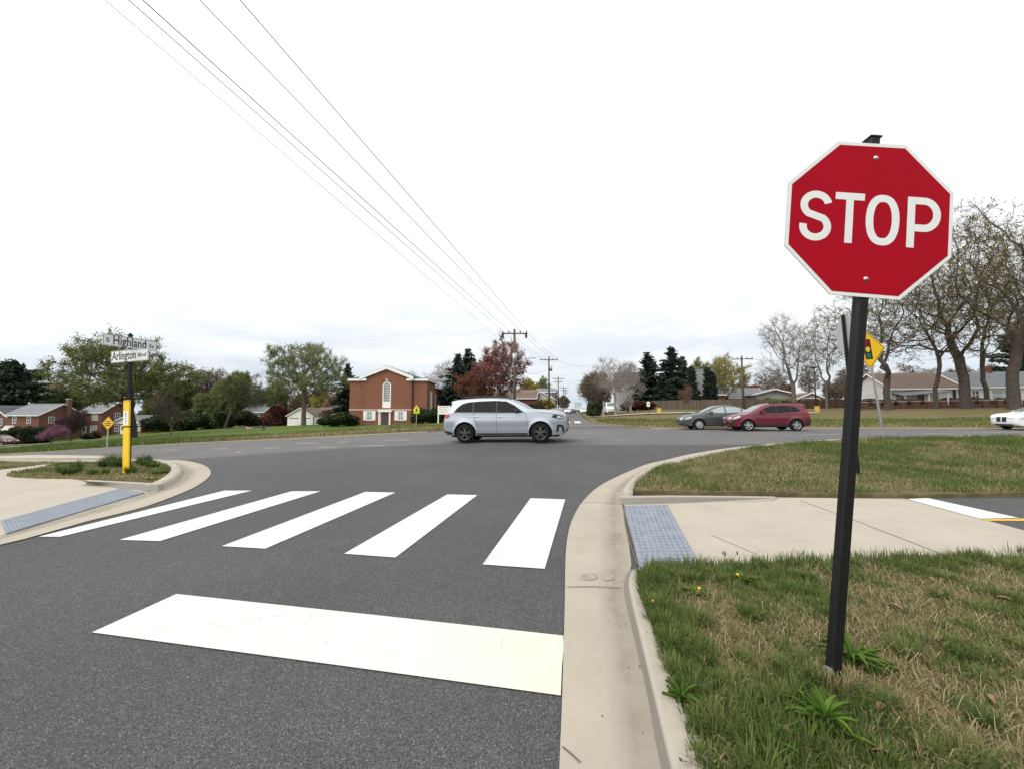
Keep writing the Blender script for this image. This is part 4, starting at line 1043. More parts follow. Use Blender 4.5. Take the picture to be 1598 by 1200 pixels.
small_sign(1012, 645, 45, 626.5, .34, .55, 'parking_sign', 'small white sign on a dark post in front of the wooden fence', (M['trim'], M['white']), dark=(.25, .5, .75))
small_sign(942, 656, 40, 624, .0, .0, 'thin_post', 'bare galvanised sign post standing before the white van', (M['galv'], M['white']), 'post')
# church notice board
B6 = W(692, 657, 46); B6.z = H(B6.x, B6.y)+.03
e6 = empty('notice_board', B6, R(-4), 'white notice board on two white posts beside the brick church', 'notice board')
zt6 = W(692, 633, 46).z-B6.z; zb6 = W(692, 646, 46).z-B6.z
for x in (-.62, .72):
    mb = MB(); mb.box(x-.06, x+.06, -.05, .05, -.2, zt6+.06); mb.build('post', M['white'], e6)
mb = MB(); mb.box(-.56, .66, -.04, .04, zb6, zt6); p6 = mb.build('board', M['white'], e6)
for x1_, dz_, h_ in ((.56, .22, .10), (.40, .42, .06), (.50, .60, .06), (.2, .76, .05)):
    mb = MB(); mb.box(-.48, x1_, -.0455, -.0415, zt6-dz_, zt6-dz_+h_); mb.build('text_line', M['stone'], p6)
# yellow utility boxes
for u, v, z, L in ((1028.5, 645.5, 45, 'small yellow utility pedestal before the wooden fence'), (1275, 639.5, 47, 'yellow utility box at the foot of the dark light pole')):
    B = W(u, v, z); B.z = H(B.x, B.y)+.08; e = empty('utility_box', B, R(-9), L, 'utility box', 'yellow utility boxes')
    mb = MB(); mb.box(-.20, .20, -.16, .16, -.1, .62); mb.build('cabinet', M['ochre'], e, False, .02); mb = MB(); mb.box(-.22, .22, -.18, .18, .62, .68); mb.build('lid', M['ochre'], e)
# ------------------------------------------------------------------ utility poles and wires
def upole(u, z, vtop, r, arms, label, arm_l=2.4, extra=None, rz=0.0, base=None):
    B = W(u, 640, z); B.z = H(B.x, B.y); top = W(u, vtop, z).z - B.z
    e = empty('utility_pole', B, rz, label, 'utility pole', 'utility poles')
    mb = MB(); mb.tube([(0,0,-.2), (0,0,top)], [r*1.25, r*.8], 8); mb.build('pole', M['wood'], e, True)
    for dz, L in arms:
        mb = MB(); mb.box(-L/2, L/2, -r*1.3, -r*.8, top-dz-.07, top-dz+.07); mb.add([], []); a_ = mb.build('crossarm', M['wood'], e)
        for x in (-L/2+.12, -L*.22, L*.22, L/2-.12):
            mb = MB(); mb.tube([(x, -r*1.05, top-dz+.07), (x, -r*1.05, top-dz+.16), (x, -r*1.05, top-dz+.30)], [.03, .07, .05], 6); mb.build('insulator', M['trim'], a_)
    return e, B, top
p1, PB1, t1 = upole(803, 45, 514, .15, [(.55, 3.0)], 'tall wooden utility pole with crossarm in front of the red maple', 3.0)
mb = MB(); mb.cyl((.0,-.34,t1-3.9), (0,0,1), .24, 1.0, 12); mb.build('transformer', M['galv'], p1, True)
for x in (-1.35, 1.35):
    mb = MB(); mb.box(x-.12, x+.12, -.35, .05, t1-1.05, t1-.50); mb.build('cutout_switch', M['trim'], p1)
zarm = W(820, 561, 45).z - PB1.z - .1
mb = MB(); mb.tube([(.1,-.1,zarm-.3), (.9,-.5,zarm+.05), (1.9,-.9,zarm+.12)], .035, 6); la = mb.build('lamp_arm', M['galv'], p1)
mb = MB(); mb.sphere((2.15,-1.0,zarm+.12), .32, .16, .07, 10, 6); mb.build('lamp_head', M['galv'], la, True)
p2_, PB2, t2 = upole(857, 70, 557, .15, [(.6, 3.2)], 'second utility pole along the side street, slimmer, with a transformer')
mb = MB(); mb.cyl((.35,-.1,t2-2.6), (0,0,1), .25, .9, 10); mb.build('transformer', M['galv'], p2_, True)
for u, z, vt, L in [(871.5, 112, 588, 'third utility pole down the side street, straight past the slim second one'), (880, 160, 603, 'fourth small utility pole down the side street'), (883, 185, 608, 'farthest utility pole down the side street')]:
    upole(u, z, vt, .16, [(.6, 3.2), (1.5, 2.4)], L)
upole(1160.5, 62, 556, .17, [(.5, 3.2)], 'brown utility pole with one crossarm behind the dark red car', rz=R(-9))
# wires: from the crossarm over the viewer's head and down the street
def wire(p, q, sag, r, label, n=28):
    p, q = Vector(p), Vector(q); pts = [p.lerp(q, k/n) - Vector((0,0,sag*4*(k/n)*(1-k/n))) for k in range(n+1)]
    mb = MB(); mb.tube(pts, r, 5); return tag(mb.build('power_line', M['wire']), label, 'power line', 'overhead power lines')
zt = PB1.z + t1 - .25
for x_, u0, r_, L in [(-1.38, 200, .010, 'lowest strong overhead power line from left crossarm end towards upper left'), (-.66, 222, .013, 'second overhead power line from the left, thick, crossing the sky'), (.66, 311, .011, 'third overhead power line, second from the right at the top of the sky'), (1.38, 374, .012, 'rightmost overhead power line crossing the whole sky')]:
    p = PB1 + Vector((x_, -.15, t1-.25)); d = ray(u0, 0)
    # follow the street direction: meet the sight plane of that picture column
    hgt = {200: 7.6, 222: 8.2, 311: 8.6, 374: 8.6}[u0]; q = CAM + d*(hgt/d.z); dirv = (q-p)
    wire(p, p + dirv*1.9, 0.0, r_, L, 40)
    q2 = PB2 + Vector((x_*1.05, -.15, t2-.35)); wire(p + Vector((0,.05,0)), q2, .25, .014, 'power line span %s between the first two poles of the side street' % {200:'leftmost',222:'second from left',311:'second from right',374:'rightmost'}[u0])
d = ray(163, 0); p = PB1 + Vector((-.15, -.2, t1-2.6)); q = CAM + d*(6.2/d.z); wire(p, p+(q-p)*1.9, 0, .006, 'faint thin cable left of the thicker power lines', 40)
p = PB1 + Vector((0,0,t1-4.6)); wire(p, PB2 + Vector((0,0,t2-1.9)), .9, .016, 'sagging telephone cable between the first two poles')
wire(PB2 + Vector((1.3,0,t2-.5)), W(915, 571, 66), .4, .016, 'power line branching off right above the brown shrubs')
wire(W(1162, 561, 62), W(1600, 552, 60), .8, .016, 'power line running right through the bare trees')
wire(W(1165, 574, 62), W(1420, 596, 58), .5, .014, 'lower cable from the brown pole towards the right houses')
# slim dark light pole
B7 = W(1274, 640, 47.5); B7.z = H(B7.x, B7.y); e7 = empty('light_pole', B7, 0, 'slim black light pole with a flat lamp head between bare trees', 'light pole')
t7 = W(1270, 575, 47.5).z-B7.z; mb = MB(); mb.tube([(0,0,-.1), (-.03,0,t7)], [.09, .06], 8); mb.build('pole', M['trim'], e7, True)
mb = MB(); mb.box(-.42, .22, -.16, .16, t7, t7+.16); mb.build('lamp_head', M['trim'], e7, False, .03)
# ------------------------------------------------------------------ vehicles
def resample_poly(pts, step):
    out = []
    for a, b in zip(pts, pts[1:]):
        a = Vector(a); b = Vector(b); k = max(1, int(round((b-a).length/step)))
        out += [a.lerp(b, i/k) for i in range(k)]
    out.append(Vector(pts[-1])); return out
def car(name, label, cat, P, paint, loc, rz, group=None):
    """P: length, width, belt, top (rear-bottom over the roof to front-bottom), wheels, wr, arch, dlo, splits, shield, rear (x ranges on the top line)"""
    Wd = P['w']; Lc = P['len']; belt = P['belt']; rr = P.get('rr', .10)
    root = empty(name, loc, rz, label, cat, group)
    x0 = Lc/2
    top = smoothline(P['top'], P.get('smooth', 2)); top = resample_poly([tuple(p) for p in top], .06)
    TA = np.array([tuple(p) for p in top])
    def dist_top(x, z):
        q = np.c_[np.atleast_1d(x), np.atleast_1d(z)]; a, b = TA[:-1], TA[1:]
        d = b-a; t = np.clip(((q[:, None]-a)*d).sum(-1)/np.maximum((d*d).sum(-1), 1e-9), 0, 1)
        return np.sqrt(((q[:, None]-(a+d*t[..., None]))**2).sum(-1)).min(1)
    def side_y(x, z):
        x = np.atleast_1d(np.asarray(x, float)); z = np.atleast_1d(np.asarray(z, float))
        y = np.full(x.shape, Wd/2)
        y -= np.maximum(0, z-belt)*P.get('tumble', .36) + np.maximum(0, .55-z)*.14
        y -= .025*np.cos(np.clip((z-.55)/(belt-.55), 0, 1)*np.pi*2)*.5*(z < belt)
        e = np.clip((.85-np.minimum(x, Lc-x))/.85, 0, 1); y -= np.where(x > Lc/2, .20, .12)*e**2.2
        for wx in P['wheels']:       # flared arches
            d = np.hypot(x-wx, z-P['wr']); y += .028*np.clip(1-(d-P['arch'])/.12, 0, 1)*(d < P['arch']+.13)
        d = np.minimum(dist_top(x, z), rr); y -= rr - np.sqrt(np.maximum(0, rr*rr-(rr-d)**2))
        return y
    # side skins with wheel arches
    bot = []; wh = sorted(P['wheels'], reverse=True); zb = P['sill']; xf = top[-1].x; xr = top[0].x
    for wx in wh:
        h = zb - P['wr']; half = math.sqrt(max(.01, P['arch']**2-h*h)); a0 = math.atan2(h, half)
        bot += [(wx+half, zb)] + [(wx+P['arch']*math.cos(a0+(math.pi-2*a0)*k/14), P['wr']+P['arch']*math.sin(a0+(math.pi-2*a0)*k/14)) for k in range(1, 14)] + [(wx-half, zb)]
    botp = resample_poly([tuple(top[-1])] + bot + [tuple(top[0])], .10)[1:-1]
    loop = [Vector(p) for p in top] + [Vector(p) for p in botp]
    lp = [tuple(p) for p in loop]; gx, gz = np.meshgrid(np.arange(.03, Lc, .055), np.arange(.2, 2.2, .055)); gx, gz = gx.ravel(), gz.ravel()
    k = inpoly(gx, gz, lp); gx, gz = gx[k], gz[k]; LA = np.array(lp); k = np.array([np.min(np.hypot(LA[:, 0]-a, LA[:, 1]-b)) > .025 for a, b in zip(gx, gz)]); gx, gz = gx[k], gz[k]
    r = delaunay_2d_cdt(loop + [Vector((a, b)) for a, b in zip(gx, gz)], [(i, (i+1) % len(loop)) for i in range(len(loop))], [list(range(len(loop)))], 1, 1e-5)
    S2 = np.array([tuple(v) for v in r[0]]); Y = side_y(S2[:, 0], S2[:, 1]); Y[np.min(np.hypot(S2[:, None, 0]-TA[None, :, 0], S2[:, None, 1]-TA[None, :, 1]), 1) < 1e-4] *= 1
    mb = MB(); V = [(x-x0, -y, z) for (x, z), y in zip(S2, Y)]; mb.add(V, [tuple(f) for f in r[2]]); mb.add([(a, -b, c) for a, b, c in V], [tuple(f)[::-1] for f in r[2]])
    NT = 13; n = len(top); TY = side_y(TA[:, 0], TA[:, 1])
    nor = []
    for i in range(n):
        t = (top[min(i+1, n-1)]-top[max(i-1, 0)]).normalized(); nor.append(Vector((-t.y, t.x)))
    def skin_pt(i, t, off=0.0):
        cr = (1-abs(t)**2.2)*(.055 if abs(nor[i].y) < .55 else .030) + off
        return Vector((TA[i, 0]-x0 + nor[i].x*cr, t*TY[i], TA[i, 1] + nor[i].y*cr))
    mb.add([skin_pt(i, -1+2*j/(NT-1)) for i in range(n) for j in range(NT)], [(i*NT+j, i*NT+j+1, (i+1)*NT+j+1, (i+1)*NT+j) for i in range(n-1) for j in range(NT-1)])
    body = mb.build('body', paint, root, True)
    def patch_side(nm, poly, mat, off=.006, parent=root, both=True, step=.08, side=None):
        pl = [tuple(p) for p in resample_poly(list(poly)+[poly[0]], step)[:-1]]
        a, b = np.meshgrid(np.arange(0, Lc, step), np.arange(.1, 2.2, step)); a, b = a.ravel(), b.ravel(); kk_ = inpoly(a, b, pl); a, b = a[kk_], b[kk_]
        q = delaunay_2d_cdt([Vector(p) for p in pl] + [Vector(p) for p in zip(a, b)], [(i, (i+1) % len(pl)) for i in range(len(pl))], [list(range(len(pl)))], 1, 1e-5)
        s2 = np.array([tuple(v) for v in q[0]]); yy = side_y(s2[:, 0], s2[:, 1]) + off; obs = []
        for sg in ((-1, 1) if side is None else (side,)):
            m_ = MB(); m_.add([(x-x0, sg*y, z) for (x, z), y in zip(s2, yy)], [tuple(f) for f in q[2]]); obs.append(m_.build(nm, mat, parent, True))
        return obs
    def seam_side(nm, pts, w_, mat=M['trim'], off=.004, parent=body):
        for sg in (-1, 1):
            m_ = MB(); pts2 = [Vector(p) for p in resample_poly(pts, .07)]; rows = []
            for d in (-w_/2, w_/2):
                L = []
                for i, p in enumerate(pts2):
                    t = (pts2[min(i+1, len(pts2)-1)]-pts2[max(i-1, 0)]).normalized(); q = p + Vector((-t.y, t.x))*d
                    L.append((q.x-x0, sg*(side_y(q.x, q.y)[0]+off), q.y))
                rows.append(L)
            m_.add(rows[0]+rows[1], [(i, i+1, len(pts2)+i+1, len(pts2)+i) for i in range(len(pts2)-1)]); m_.build(nm, mat, parent)
    def patch_top(nm, xa, xb, ta, tb, mat, off=.008, zr=None, parent=root, nt_=12):
        idx = [i for i in range(n) if xa <= TA[i, 0] <= xb and (zr is None or zr[0] <= TA[i, 1] <= zr[1])]
        if len(idx) < 2: return
        m_ = MB(); m_.add([skin_pt(i, ta+(tb-ta)*j/nt_, off) for i in idx for j in range(nt_+1)], [(i*(nt_+1)+j, i*(nt_+1)+j+1, (i+1)*(nt_+1)+j+1, (i+1)*(nt_+1)+j) for i in range(len(idx)-1) for j in range(nt_)])
        return m_.build(nm, mat, parent, True)
    # dark belly so that nothing shows through under the car
    m_ = MB(); m_.box(.35-x0, Lc-.35-x0, -Wd*.36, Wd*.36, .22, belt-.25); m_.build('underbody', M['under'], root)
    # glass
    d = P['dlo']; spl = P['splits']; xs = [min(p[0] for p in d)] + list(spl) + [max(p[0] for p in d)]
    patch_side('window_surround', P.get('dlo_out', d), M['trim'], .005, body)
    dp = [Vector(p) for p in d]
    for a, b in zip(xs, xs[1:]):
        # clip the opening to one door
        def clip(poly, c, keep_gt):
            out = []
            for i in range(len(poly)):
                p, q = poly[i], poly[(i+1) % len(poly)]; ip = (p.x > c) == keep_gt; iq = (q.x > c) == keep_gt
                if ip: out.append(p)
                if ip != iq: t = (c-p.x)/(q.x-p.x); out.append(p.lerp(q, t))
            return out
        g = clip(clip(dp, a+.03, True), b-.03, False)
        if len(g) >= 3:
            c = sum(g, Vector((0, 0)))/len(g); patch_side('side_window', [tuple(p) for p in g], P.get('glass', M['glass']), .010)
    patch_top('windshield', *P['shield'], -.90, .90, M['shield'], zr=(belt-.1, 3))
    patch_top('rear_window', *P['rear'], -.82, .82, M['glass'], zr=(belt, 3))
    # lamps, grille, bumper trim
    for nm, poly, mt in P.get('side', []): patch_side(nm, poly, M[mt] if isinstance(mt, str) else mt)
    for nm, xa, xb, za, zb_, ta, tb, mt in P.get('front', []):
        patch_top(nm, xa, xb, ta, tb, M[mt] if isinstance(mt, str) else mt, .010, (za, zb_))
    for pts, w_ in P.get('seams', []): seam_side('door_gap', pts, w_)
    for x, z in P.get('handles', []):
        for sg in (-1, 1):
            m_ = MB(); y = side_y(x, z)[0]; m_.box(x-.10-x0, x+.10-x0, sg*y-.022, sg*y+.022, z-.014, z+.018); m_.build('door_handle', paint if P.get('hpaint') else M['chrome'], root, False, .008)
    mx, mz = P['mirror']
    for sg in (-1, 1):
        y = side_y(mx, mz)[0]; m_ = MB(); m_.box(mx-.11-x0, mx+.06-x0, sg*(y+.13)-.10, sg*(y+.13)+.10, mz-.06, mz+.09); m_.box(mx-.06-x0, mx+.03-x0, sg*(y+.03)-.06, sg*(y+.03)+.06, mz-.06, mz-.02)
        m_.build('mirror', P.get('mmat', M['trim']), root, False, .03)
    if 'rails' in P:
        xa, xb, zr_ = P['rails']
        for sg in (-1, 1):
            m_ = MB(); ii = [i for i in range(n) if xa <= TA[i, 0] <= xb and TA[i, 1] > belt+.2]
            m_.tube([(TA[i, 0]-x0, sg*TY[i]*.93, TA[i, 1]+(zr_ if 1 < q < len(ii)-2 else .005)) for q, i in enumerate(ii)], .026, 6); m_.build('roof_rail', M['trim'], root, True)
    # wheels
    wr = P['wr']
    for wx in P['wheels']:
        for sg in (-1, 1):
            yo = sg*(side_y(wx, wr+P['arch']+.03)[0]-.005); wd = P.get('tw', .24)
            we = MB(); prof = [(wr*.66, 0), (wr*.70, .012), (wr*.93, .004), (wr*.985, .028), (wr, .06), (wr, wd-.06), (wr*.97, wd-.02), (wr*.70, wd)]
            N = 30; vs = [(wx-x0+r_*math.cos(2*math.pi*q/N), yo-sg*o, wr+r_*math.sin(2*math.pi*q/N)) for r_, o in prof for q in range(N)]
            we.add(vs, [(a*N+q, a*N+(q+1) % N, (a+1)*N+(q+1) % N, (a+1)*N+q) for a in range(len(prof)-1) for q in range(N)])
            wh_ = empty('wheel', (0, 0, 0)); wh_.parent = root; tyre = we.build('tyre', M['tyre'], wh_, True)
            rm = MB(); C = Vector((wx-x0, yo-sg*.02, wr))
            rm.add([(C.x+r_*math.cos(2*math.pi*q/N), C.y-sg*o, C.z+r_*math.sin(2*math.pi*q/N)) for r_, o in ((wr*.70, -.012), (wr*.635, 0.0), (wr*.60, .06)) for q in range(N)], [(a*N+q, a*N+(q+1) % N, (a+1)*N+(q+1) % N, (a+1)*N+q) for a in (0, 1) for q in range(N)])
            ns_ = P.get('spokes', 5)
            for q in range(ns_):
                a = 2*math.pi*q/ns_+.3
                for da in (-.13, .13):
                    c1, s1 = math.cos(a+da*.6), math.sin(a+da*.6); c2, s2 = math.cos(a+da*1.6), math.sin(a+da*1.6); w1 = .022
                    pts = [(C.x+wr*.10*c1-w1*s1, C.y+sg*.004, C.z+wr*.10*s1+w1*c1), (C.x+wr*.10*c1+w1*s1, C.y+sg*.004, C.z+wr*.10*s1-w1*c1), (C.x+wr*.64*c2+w1*s2, C.y-sg*.004, C.z+wr*.64*s2-w1*c2), (C.x+wr*.64*c2-w1*s2, C.y-sg*.004, C.z+wr*.64*s2+w1*c2)]
                    rm.add(pts + [(p[0], p[1]-sg*.03, p[2]) for p in pts], [(0,1,2,3), (0,4,5,1), (1,5,6,2), (2,6,7,3), (3,7,4,0)])
            rm.cyl((C.x, C.y-sg*.03, C.z), (0, sg, 0), wr*.17, .038, 14); rm.build('rim', P.get('rim', M['rimsilver']), wh_)
            bd = MB(); bd.cyl((C.x, C.y-sg*.09, C.z), (0, sg, 0), wr*.66, .02, 24); bd.build('brake_disc', M['under'], wh_)
    return root
SUV = dict(rr=.065, smooth=1, len=5.2, w=2.02, belt=1.20, tumble=.34, sill=.30, wr=.395, arch=.475, wheels=(.99, 4.13), tw=.28,
    top=[(.16,.34),(.05,.44),(.01,.66),(.03,.95),(.09,1.17),(.20,1.33),(.38,1.58),(.33,1.67),(.36,1.735),(.75,1.80),(1.4,1.83),(2.2,1.83),(2.78,1.79),(3.18,1.65),(3.74,1.33),(3.90,1.325),(4.4,1.30),(4.88,1.235),(5.09,1.15),(5.18,1.0),(5.19,.62),(5.15,.42),(5.05,.32)],
    dlo=[(.54,1.275),(.66,1.43),(.86,1.58),(1.12,1.655),(1.6,1.69),(2.3,1.70),(2.72,1.665),(3.05,1.50),(3.42,1.245),(3.3,1.235),(2.3,1.25)], splits=(1.34, 2.34),
    dlo_out=[(.49,1.255),(.62,1.43),(.84,1.60),(1.11,1.675),(1.6,1.71),(2.3,1.72),(2.74,1.685),(3.08,1.515),(3.48,1.225),(3.3,1.215),(2.3,1.23)],
    shield=(3.0, 3.76), rear=(.16, .37), rails=(.72, 2.95, .075), spokes=5, rim=M['rimdark'], mmat=M['trim'], mirror=(3.20, 1.28),
    side=[('headlight', [(4.60,1.0),(4.66,1.12),(4.90,1.11),(5.06,1.06),(5.12,.96),(4.9,.93)], 'trim'), ('headlight_lens', [(4.80,.98),(4.84,1.08),(5.03,1.04),(5.08,.97)], 'lampw'), ('tail_lamp', [(.09,1.00),(.06,1.16),(.30,1.17),(.34,1.10),(.22,1.02)], 'lampr'),
          ('bumper_trim', [(4.80,.70),(4.90,.72),(5.06,.68),(5.10,.42),(5.02,.40),(4.98,.60),(4.90,.62),(4.84,.42),(4.76,.40)], 'trim'), ('rear_bumper_trim', [(.10,.40),(.06,.52),(.45,.42),(.50,.33),(.2,.33)], 'trim'),
          ('running_board', [(1.50,.31),(1.50,.39),(3.62,.39),(3.62,.31)], 'trim'), ('running_board_strip', [(1.52,.30),(1.52,.325),(3.60,.325),(3.60,.30)], 'chrome')],
    front=[('grille', 5.0, 5.3, .64, 1.02, -.48, .48, 'trim'), ('grille_bar', 5.0, 5.3, .82, .90, -.46, .46, 'chrome'), ('headlight', 4.9, 5.3, .88, 1.06, -.95, -.58, 'lampw'), ('headlight', 4.9, 5.3, .88, 1.06, .58, .95, 'lampw'), ('lower_grille', 5.0, 5.3, .38, .58, -.8, .8, 'trim'),
           ('tail_lamp', -.1, .2, 1.0, 1.16, -.95, -.5, 'lampr'), ('tail_lamp', -.1, .2, 1.0, 1.16, .5, .95, 'lampr')],
    seams=[([(2.33,1.24),(2.34,.75),(2.31,.42)], .012), ([(3.53,1.20),(3.60,.95),(3.58,.45)], .012), ([(1.36,1.25),(1.40,.98),(1.50,.70),(1.52,.45)], .012), ([(.5,1.215),(3.50,1.215)], .010), ([(3.78,1.27),(4.4,1.20),(4.8,1.12)], .010), ([(.98,1.06),(2.0,1.02),(3.5,1.04),(4.6,1.02)], .006)],
    handles=[(1.47,1.07),(2.51,1.06)])
RAV = dict(len=4.60, w=1.86, belt=1.05, tumble=.36, sill=.28, wr=.355, arch=.42, wheels=(.92, 3.60), tw=.24,
    top=[(.16,.36),(.05,.46),(.01,.66),(.05,.95),(.14,1.12),(.32,1.40),(.24,1.56),(.34,1.62),(.8,1.67),(1.5,1.69),(2.1,1.675),(2.55,1.60),(3.02,1.34),(3.42,1.10),(3.65,1.05),(4.1,.98),(4.4,.87),(4.53,.72),(4.58,.55),(4.55,.40),(4.42,.30)],
    dlo=[(.62,1.20),(.80,1.40),(1.0,1.50),(1.6,1.545),(2.15,1.53),(2.50,1.44),(2.95,1.17),(2.9,1.09),(2.0,1.10),(1.0,1.15)], splits=(1.15, 1.95),
    shield=(2.62, 3.40), rear=(.10, .36), rails=(.6, 2.3, .03), spokes=5, rim=M['rimsilver'], mmat=M['redcar'], mirror=(2.78, 1.12), hpaint=True,
    side=[('headlight', [(3.98,.88),(4.10,.95),(4.40,.82),(4.48,.72),(4.25,.76)], 'lampw'), ('tail_lamp', [(.06,.98),(.12,1.12),(.46,1.13),(.55,1.07),(.3,1.0)], 'lampr'), ('bumper_trim', [(4.22,.62),(4.5,.66),(4.52,.42),(4.3,.36),(4.36,.5)], 'trim'),
          ('sill_cladding', [(1.36,.29),(1.36,.42),(3.16,.42),(3.16,.29)], 'trim'), ('rear_bumper_trim', [(.06,.40),(.03,.60),(.40,.52),(.47,.32),(.2,.32)], 'trim')],
    front=[('grille', 4.3, 4.7, .40, .66, -.75, .75, 'trim'), ('headlight', 4.2, 4.7, .70, .86, -.97, -.5, 'lampw'), ('headlight', 4.2, 4.7, .70, .86, .5, .97, 'lampw'), ('number_plate', 4.3, 4.7, .50, .60, -.16, .16, 'whitecar')],
    seams=[([(1.95,1.10),(1.96,.70),(1.93,.42)], .012), ([(2.98,1.08),(3.05,.8),(3.02,.44)], .012), ([(1.16,1.14),(1.2,.86),(1.33,.62),(1.36,.44)], .012), ([(.85,.98),(2.0,.90),(3.6,.88)], .008)], handles=[(1.34,.98),(2.14,.95)])
SEDAN = dict(len=4.80, w=1.84, belt=.98, tumble=.42, sill=.24, wr=.325, arch=.385, wheels=(.98, 3.82), tw=.22,
    top=[(.14,.34),(.04,.44),(.01,.66),(.04,.92),(.14,1.01),(.55,1.06),(.85,1.10),(1.35,1.33),(1.75,1.44),(2.2,1.47),(2.65,1.44),(3.05,1.29),(3.62,1.02),(3.85,.98),(4.3,.90),(4.6,.78),(4.75,.64),(4.79,.50),(4.75,.34),(4.62,.26)],
    dlo=[(1.0,1.10),(1.38,1.28),(1.75,1.37),(2.2,1.395),(2.6,1.37),(2.98,1.23),(3.36,1.03),(2.3,1.02),(1.3,1.04)], splits=(1.35, 2.28),
    shield=(2.8, 3.6), rear=(.92, 1.6), spokes=7, rim=M['rimsilver'], mmat=M['greycar'], mirror=(3.16, 1.04), hpaint=True,
    side=[('headlight', [(4.2,.72),(4.28,.82),(4.55,.74),(4.68,.64),(4.5,.62)], 'lampw'), ('tail_lamp', [(.04,.78),(.07,.93),(.36,.96),(.34,.82)], 'lampr'), ('sill_trim', [(1.42,.245),(1.42,.29),(3.40,.29),(3.40,.245)], 'trim')],
    front=[('grille', 4.5, 4.9, .46, .66, -.36, .36, 'trim'), ('lower_grille', 4.5, 4.9, .28, .38, -.7, .7, 'trim'), ('headlight', 4.4, 4.9, .58, .74, -.97, -.5, 'lampw'), ('headlight', 4.4, 4.9, .58, .74, .5, .97, 'lampw')],
    seams=[([(2.28,1.02),(2.30,.6),(2.26,.32)], .012), ([(3.40,1.0),(3.45,.7),(3.40,.34)], .012), ([(1.30,1.04),(1.34,.7),(1.40,.45)], .012), ([(.5,.92),(2.4,.88),(4.2,.82)], .008)], handles=[(1.5,.88),(2.45,.88)])
import copy
def place_n(n, u):          # ground point at road coordinate n on picture column u
    t = ray(u, 640).x; z = n/(DN[1] + DN[0]*t); x, y = t*z, z; return Vector((x, y, H(x, y)+.01))
def slope_z(o, p, head, L):  # set the car down on the grade
    a, b = p + head*L*.33, p - head*L*.33; za, zb = H(a.x, a.y), H(b.x, b.y)
    o.rotation_euler = (0, -math.atan2(za-zb, L*.66), math.atan2(head.y, head.x)); o.location.z = (za+zb)/2 + .012
dse = Vector((DS[0], DS[1], 0))
p = Vector((-.20, 17.05, 0)); c = car('silver_suv', 'large silver car crossing the junction from left to right', 'car', SUV, M['silver'], p, 0); slope_z(c, p, dse, 5.2)
p = place_n(24.35, 1192); p.z = 0; c = car('red_suv', 'dark red car heading left on the boulevard, ahead of the grassy bank', 'car', RAV, M['redcar'], p, 0); c.scale = (.90,)*3; slope_z(c, p, -dse, 4.6)
SG = dict(SEDAN); SG['glass'] = M['panelight']
p = place_n(26.6, 1083) + dse*1.45; p.z = 0; c = car('grey_sedan', 'dark grey saloon half hidden behind the dark red car', 'car', SG, M['greycar'], p, 0); slope_z(c, p, -dse, 4.8)
SB = copy.deepcopy({k: v for k, v in SEDAN.items() if k not in ('rim', 'mmat')}); SB['rim'] = M['rimdark']; SB['mmat'] = M['whitecar']
SB['rr'] = .05; SB['top'] = [q for q in SB['top'] if q[0] < 3.8 or q[1] < .3] ; SB['top'] = SB['top'][:-1] + [(3.85,1.0),(4.3,.96),(4.6,.90),(4.72,.82),(4.77,.70),(4.79,.50),(4.75,.34),(4.62,.26)]
SB['front'] = [('grille', 4.6, 4.9, .48, .76, -.42, -.05, 'trim'), ('grille', 4.6, 4.9, .48, .76, .05, .42, 'trim'), ('lower_grille', 4.5, 4.9, .28, .40, -.75, .75, 'trim'), ('headlight', 4.4, 4.9, .60, .72, -.97, -.48, 'lampw'), ('headlight', 4.4, 4.9, .60, .72, .48, .97, 'lampw')]
p = place_n(26.3, 1556) + dse*2.45; p.z = 0; c = car('white_saloon', 'white car entering at the right picture edge, twin dark grille openings', 'car', SB, M['whitecar'], p, 0); slope_z(c, p, -dse, 4.8); c.scale = (.94,)*3
# smaller, farther vehicles
def far_car(name, P_, paint, u, z, rz, label, sc_=1.0, cat='car', dz=0.02):
    q = W(u, 640, z); q.z = H(q.x, q.y)+dz; P2 = dict(P_); P2['mmat'] = paint
    c = car(name, label, cat, P2, paint, q, rz); c.scale = (sc_,)*3; return c
far_car('maroon_van', RAV, M['maroon'], 10, 74, R(-9), 'maroon van parked before the brick houses at the left picture edge', 1.08, 'van', .15)
far_car('red_car', SEDAN, M['redcar'], 399, 97, R(160), 'small red car parked under trees behind the walking person', .9, 'car', .15)
far_car('pale_car', SEDAN, M['greencar'], 868, 58, R(255), 'pale green car parked by the left kerb of the side street', 1.0, 'car', .05)
far_car('white_car', RAV, M['whitecar'], 886, 120, R(255), 'small white car far down the side street, oncoming', 1.0, 'car', .05)
far_car('dark_car', SEDAN, M['greycar'], 893, 128, R(82), 'dark car far down the side street, beside the small white one', 1.0, 'car', .05)
far_car('white_wagon', RAV, M['whitecar'], 911, 100, R(260), 'white car parked far down the right kerb of the side street', 1.0, 'car', .05)
VAN = copy.deepcopy({k: v for k, v in RAV.items() if k not in ('rim', 'mmat')}); VAN['rim'] = M['rimsilver']; VAN['belt'] = 1.15; VAN['w'] = 2.0; VAN['tumble'] = .10; VAN['len'] = 4.9; VAN['wheels'] = (.95, 3.95)
VAN['top'] = [(.10,.36),(.03,.5),(.02,1.0),(.05,1.7),(.14,2.02),(.4,2.1),(1.5,2.14),(2.9,2.12),(3.45,2.04),(3.75,1.85),(4.15,1.32),(4.45,1.22),(4.72,1.12),(4.84,.95),(4.88,.6),(4.84,.38),(4.7,.3)]
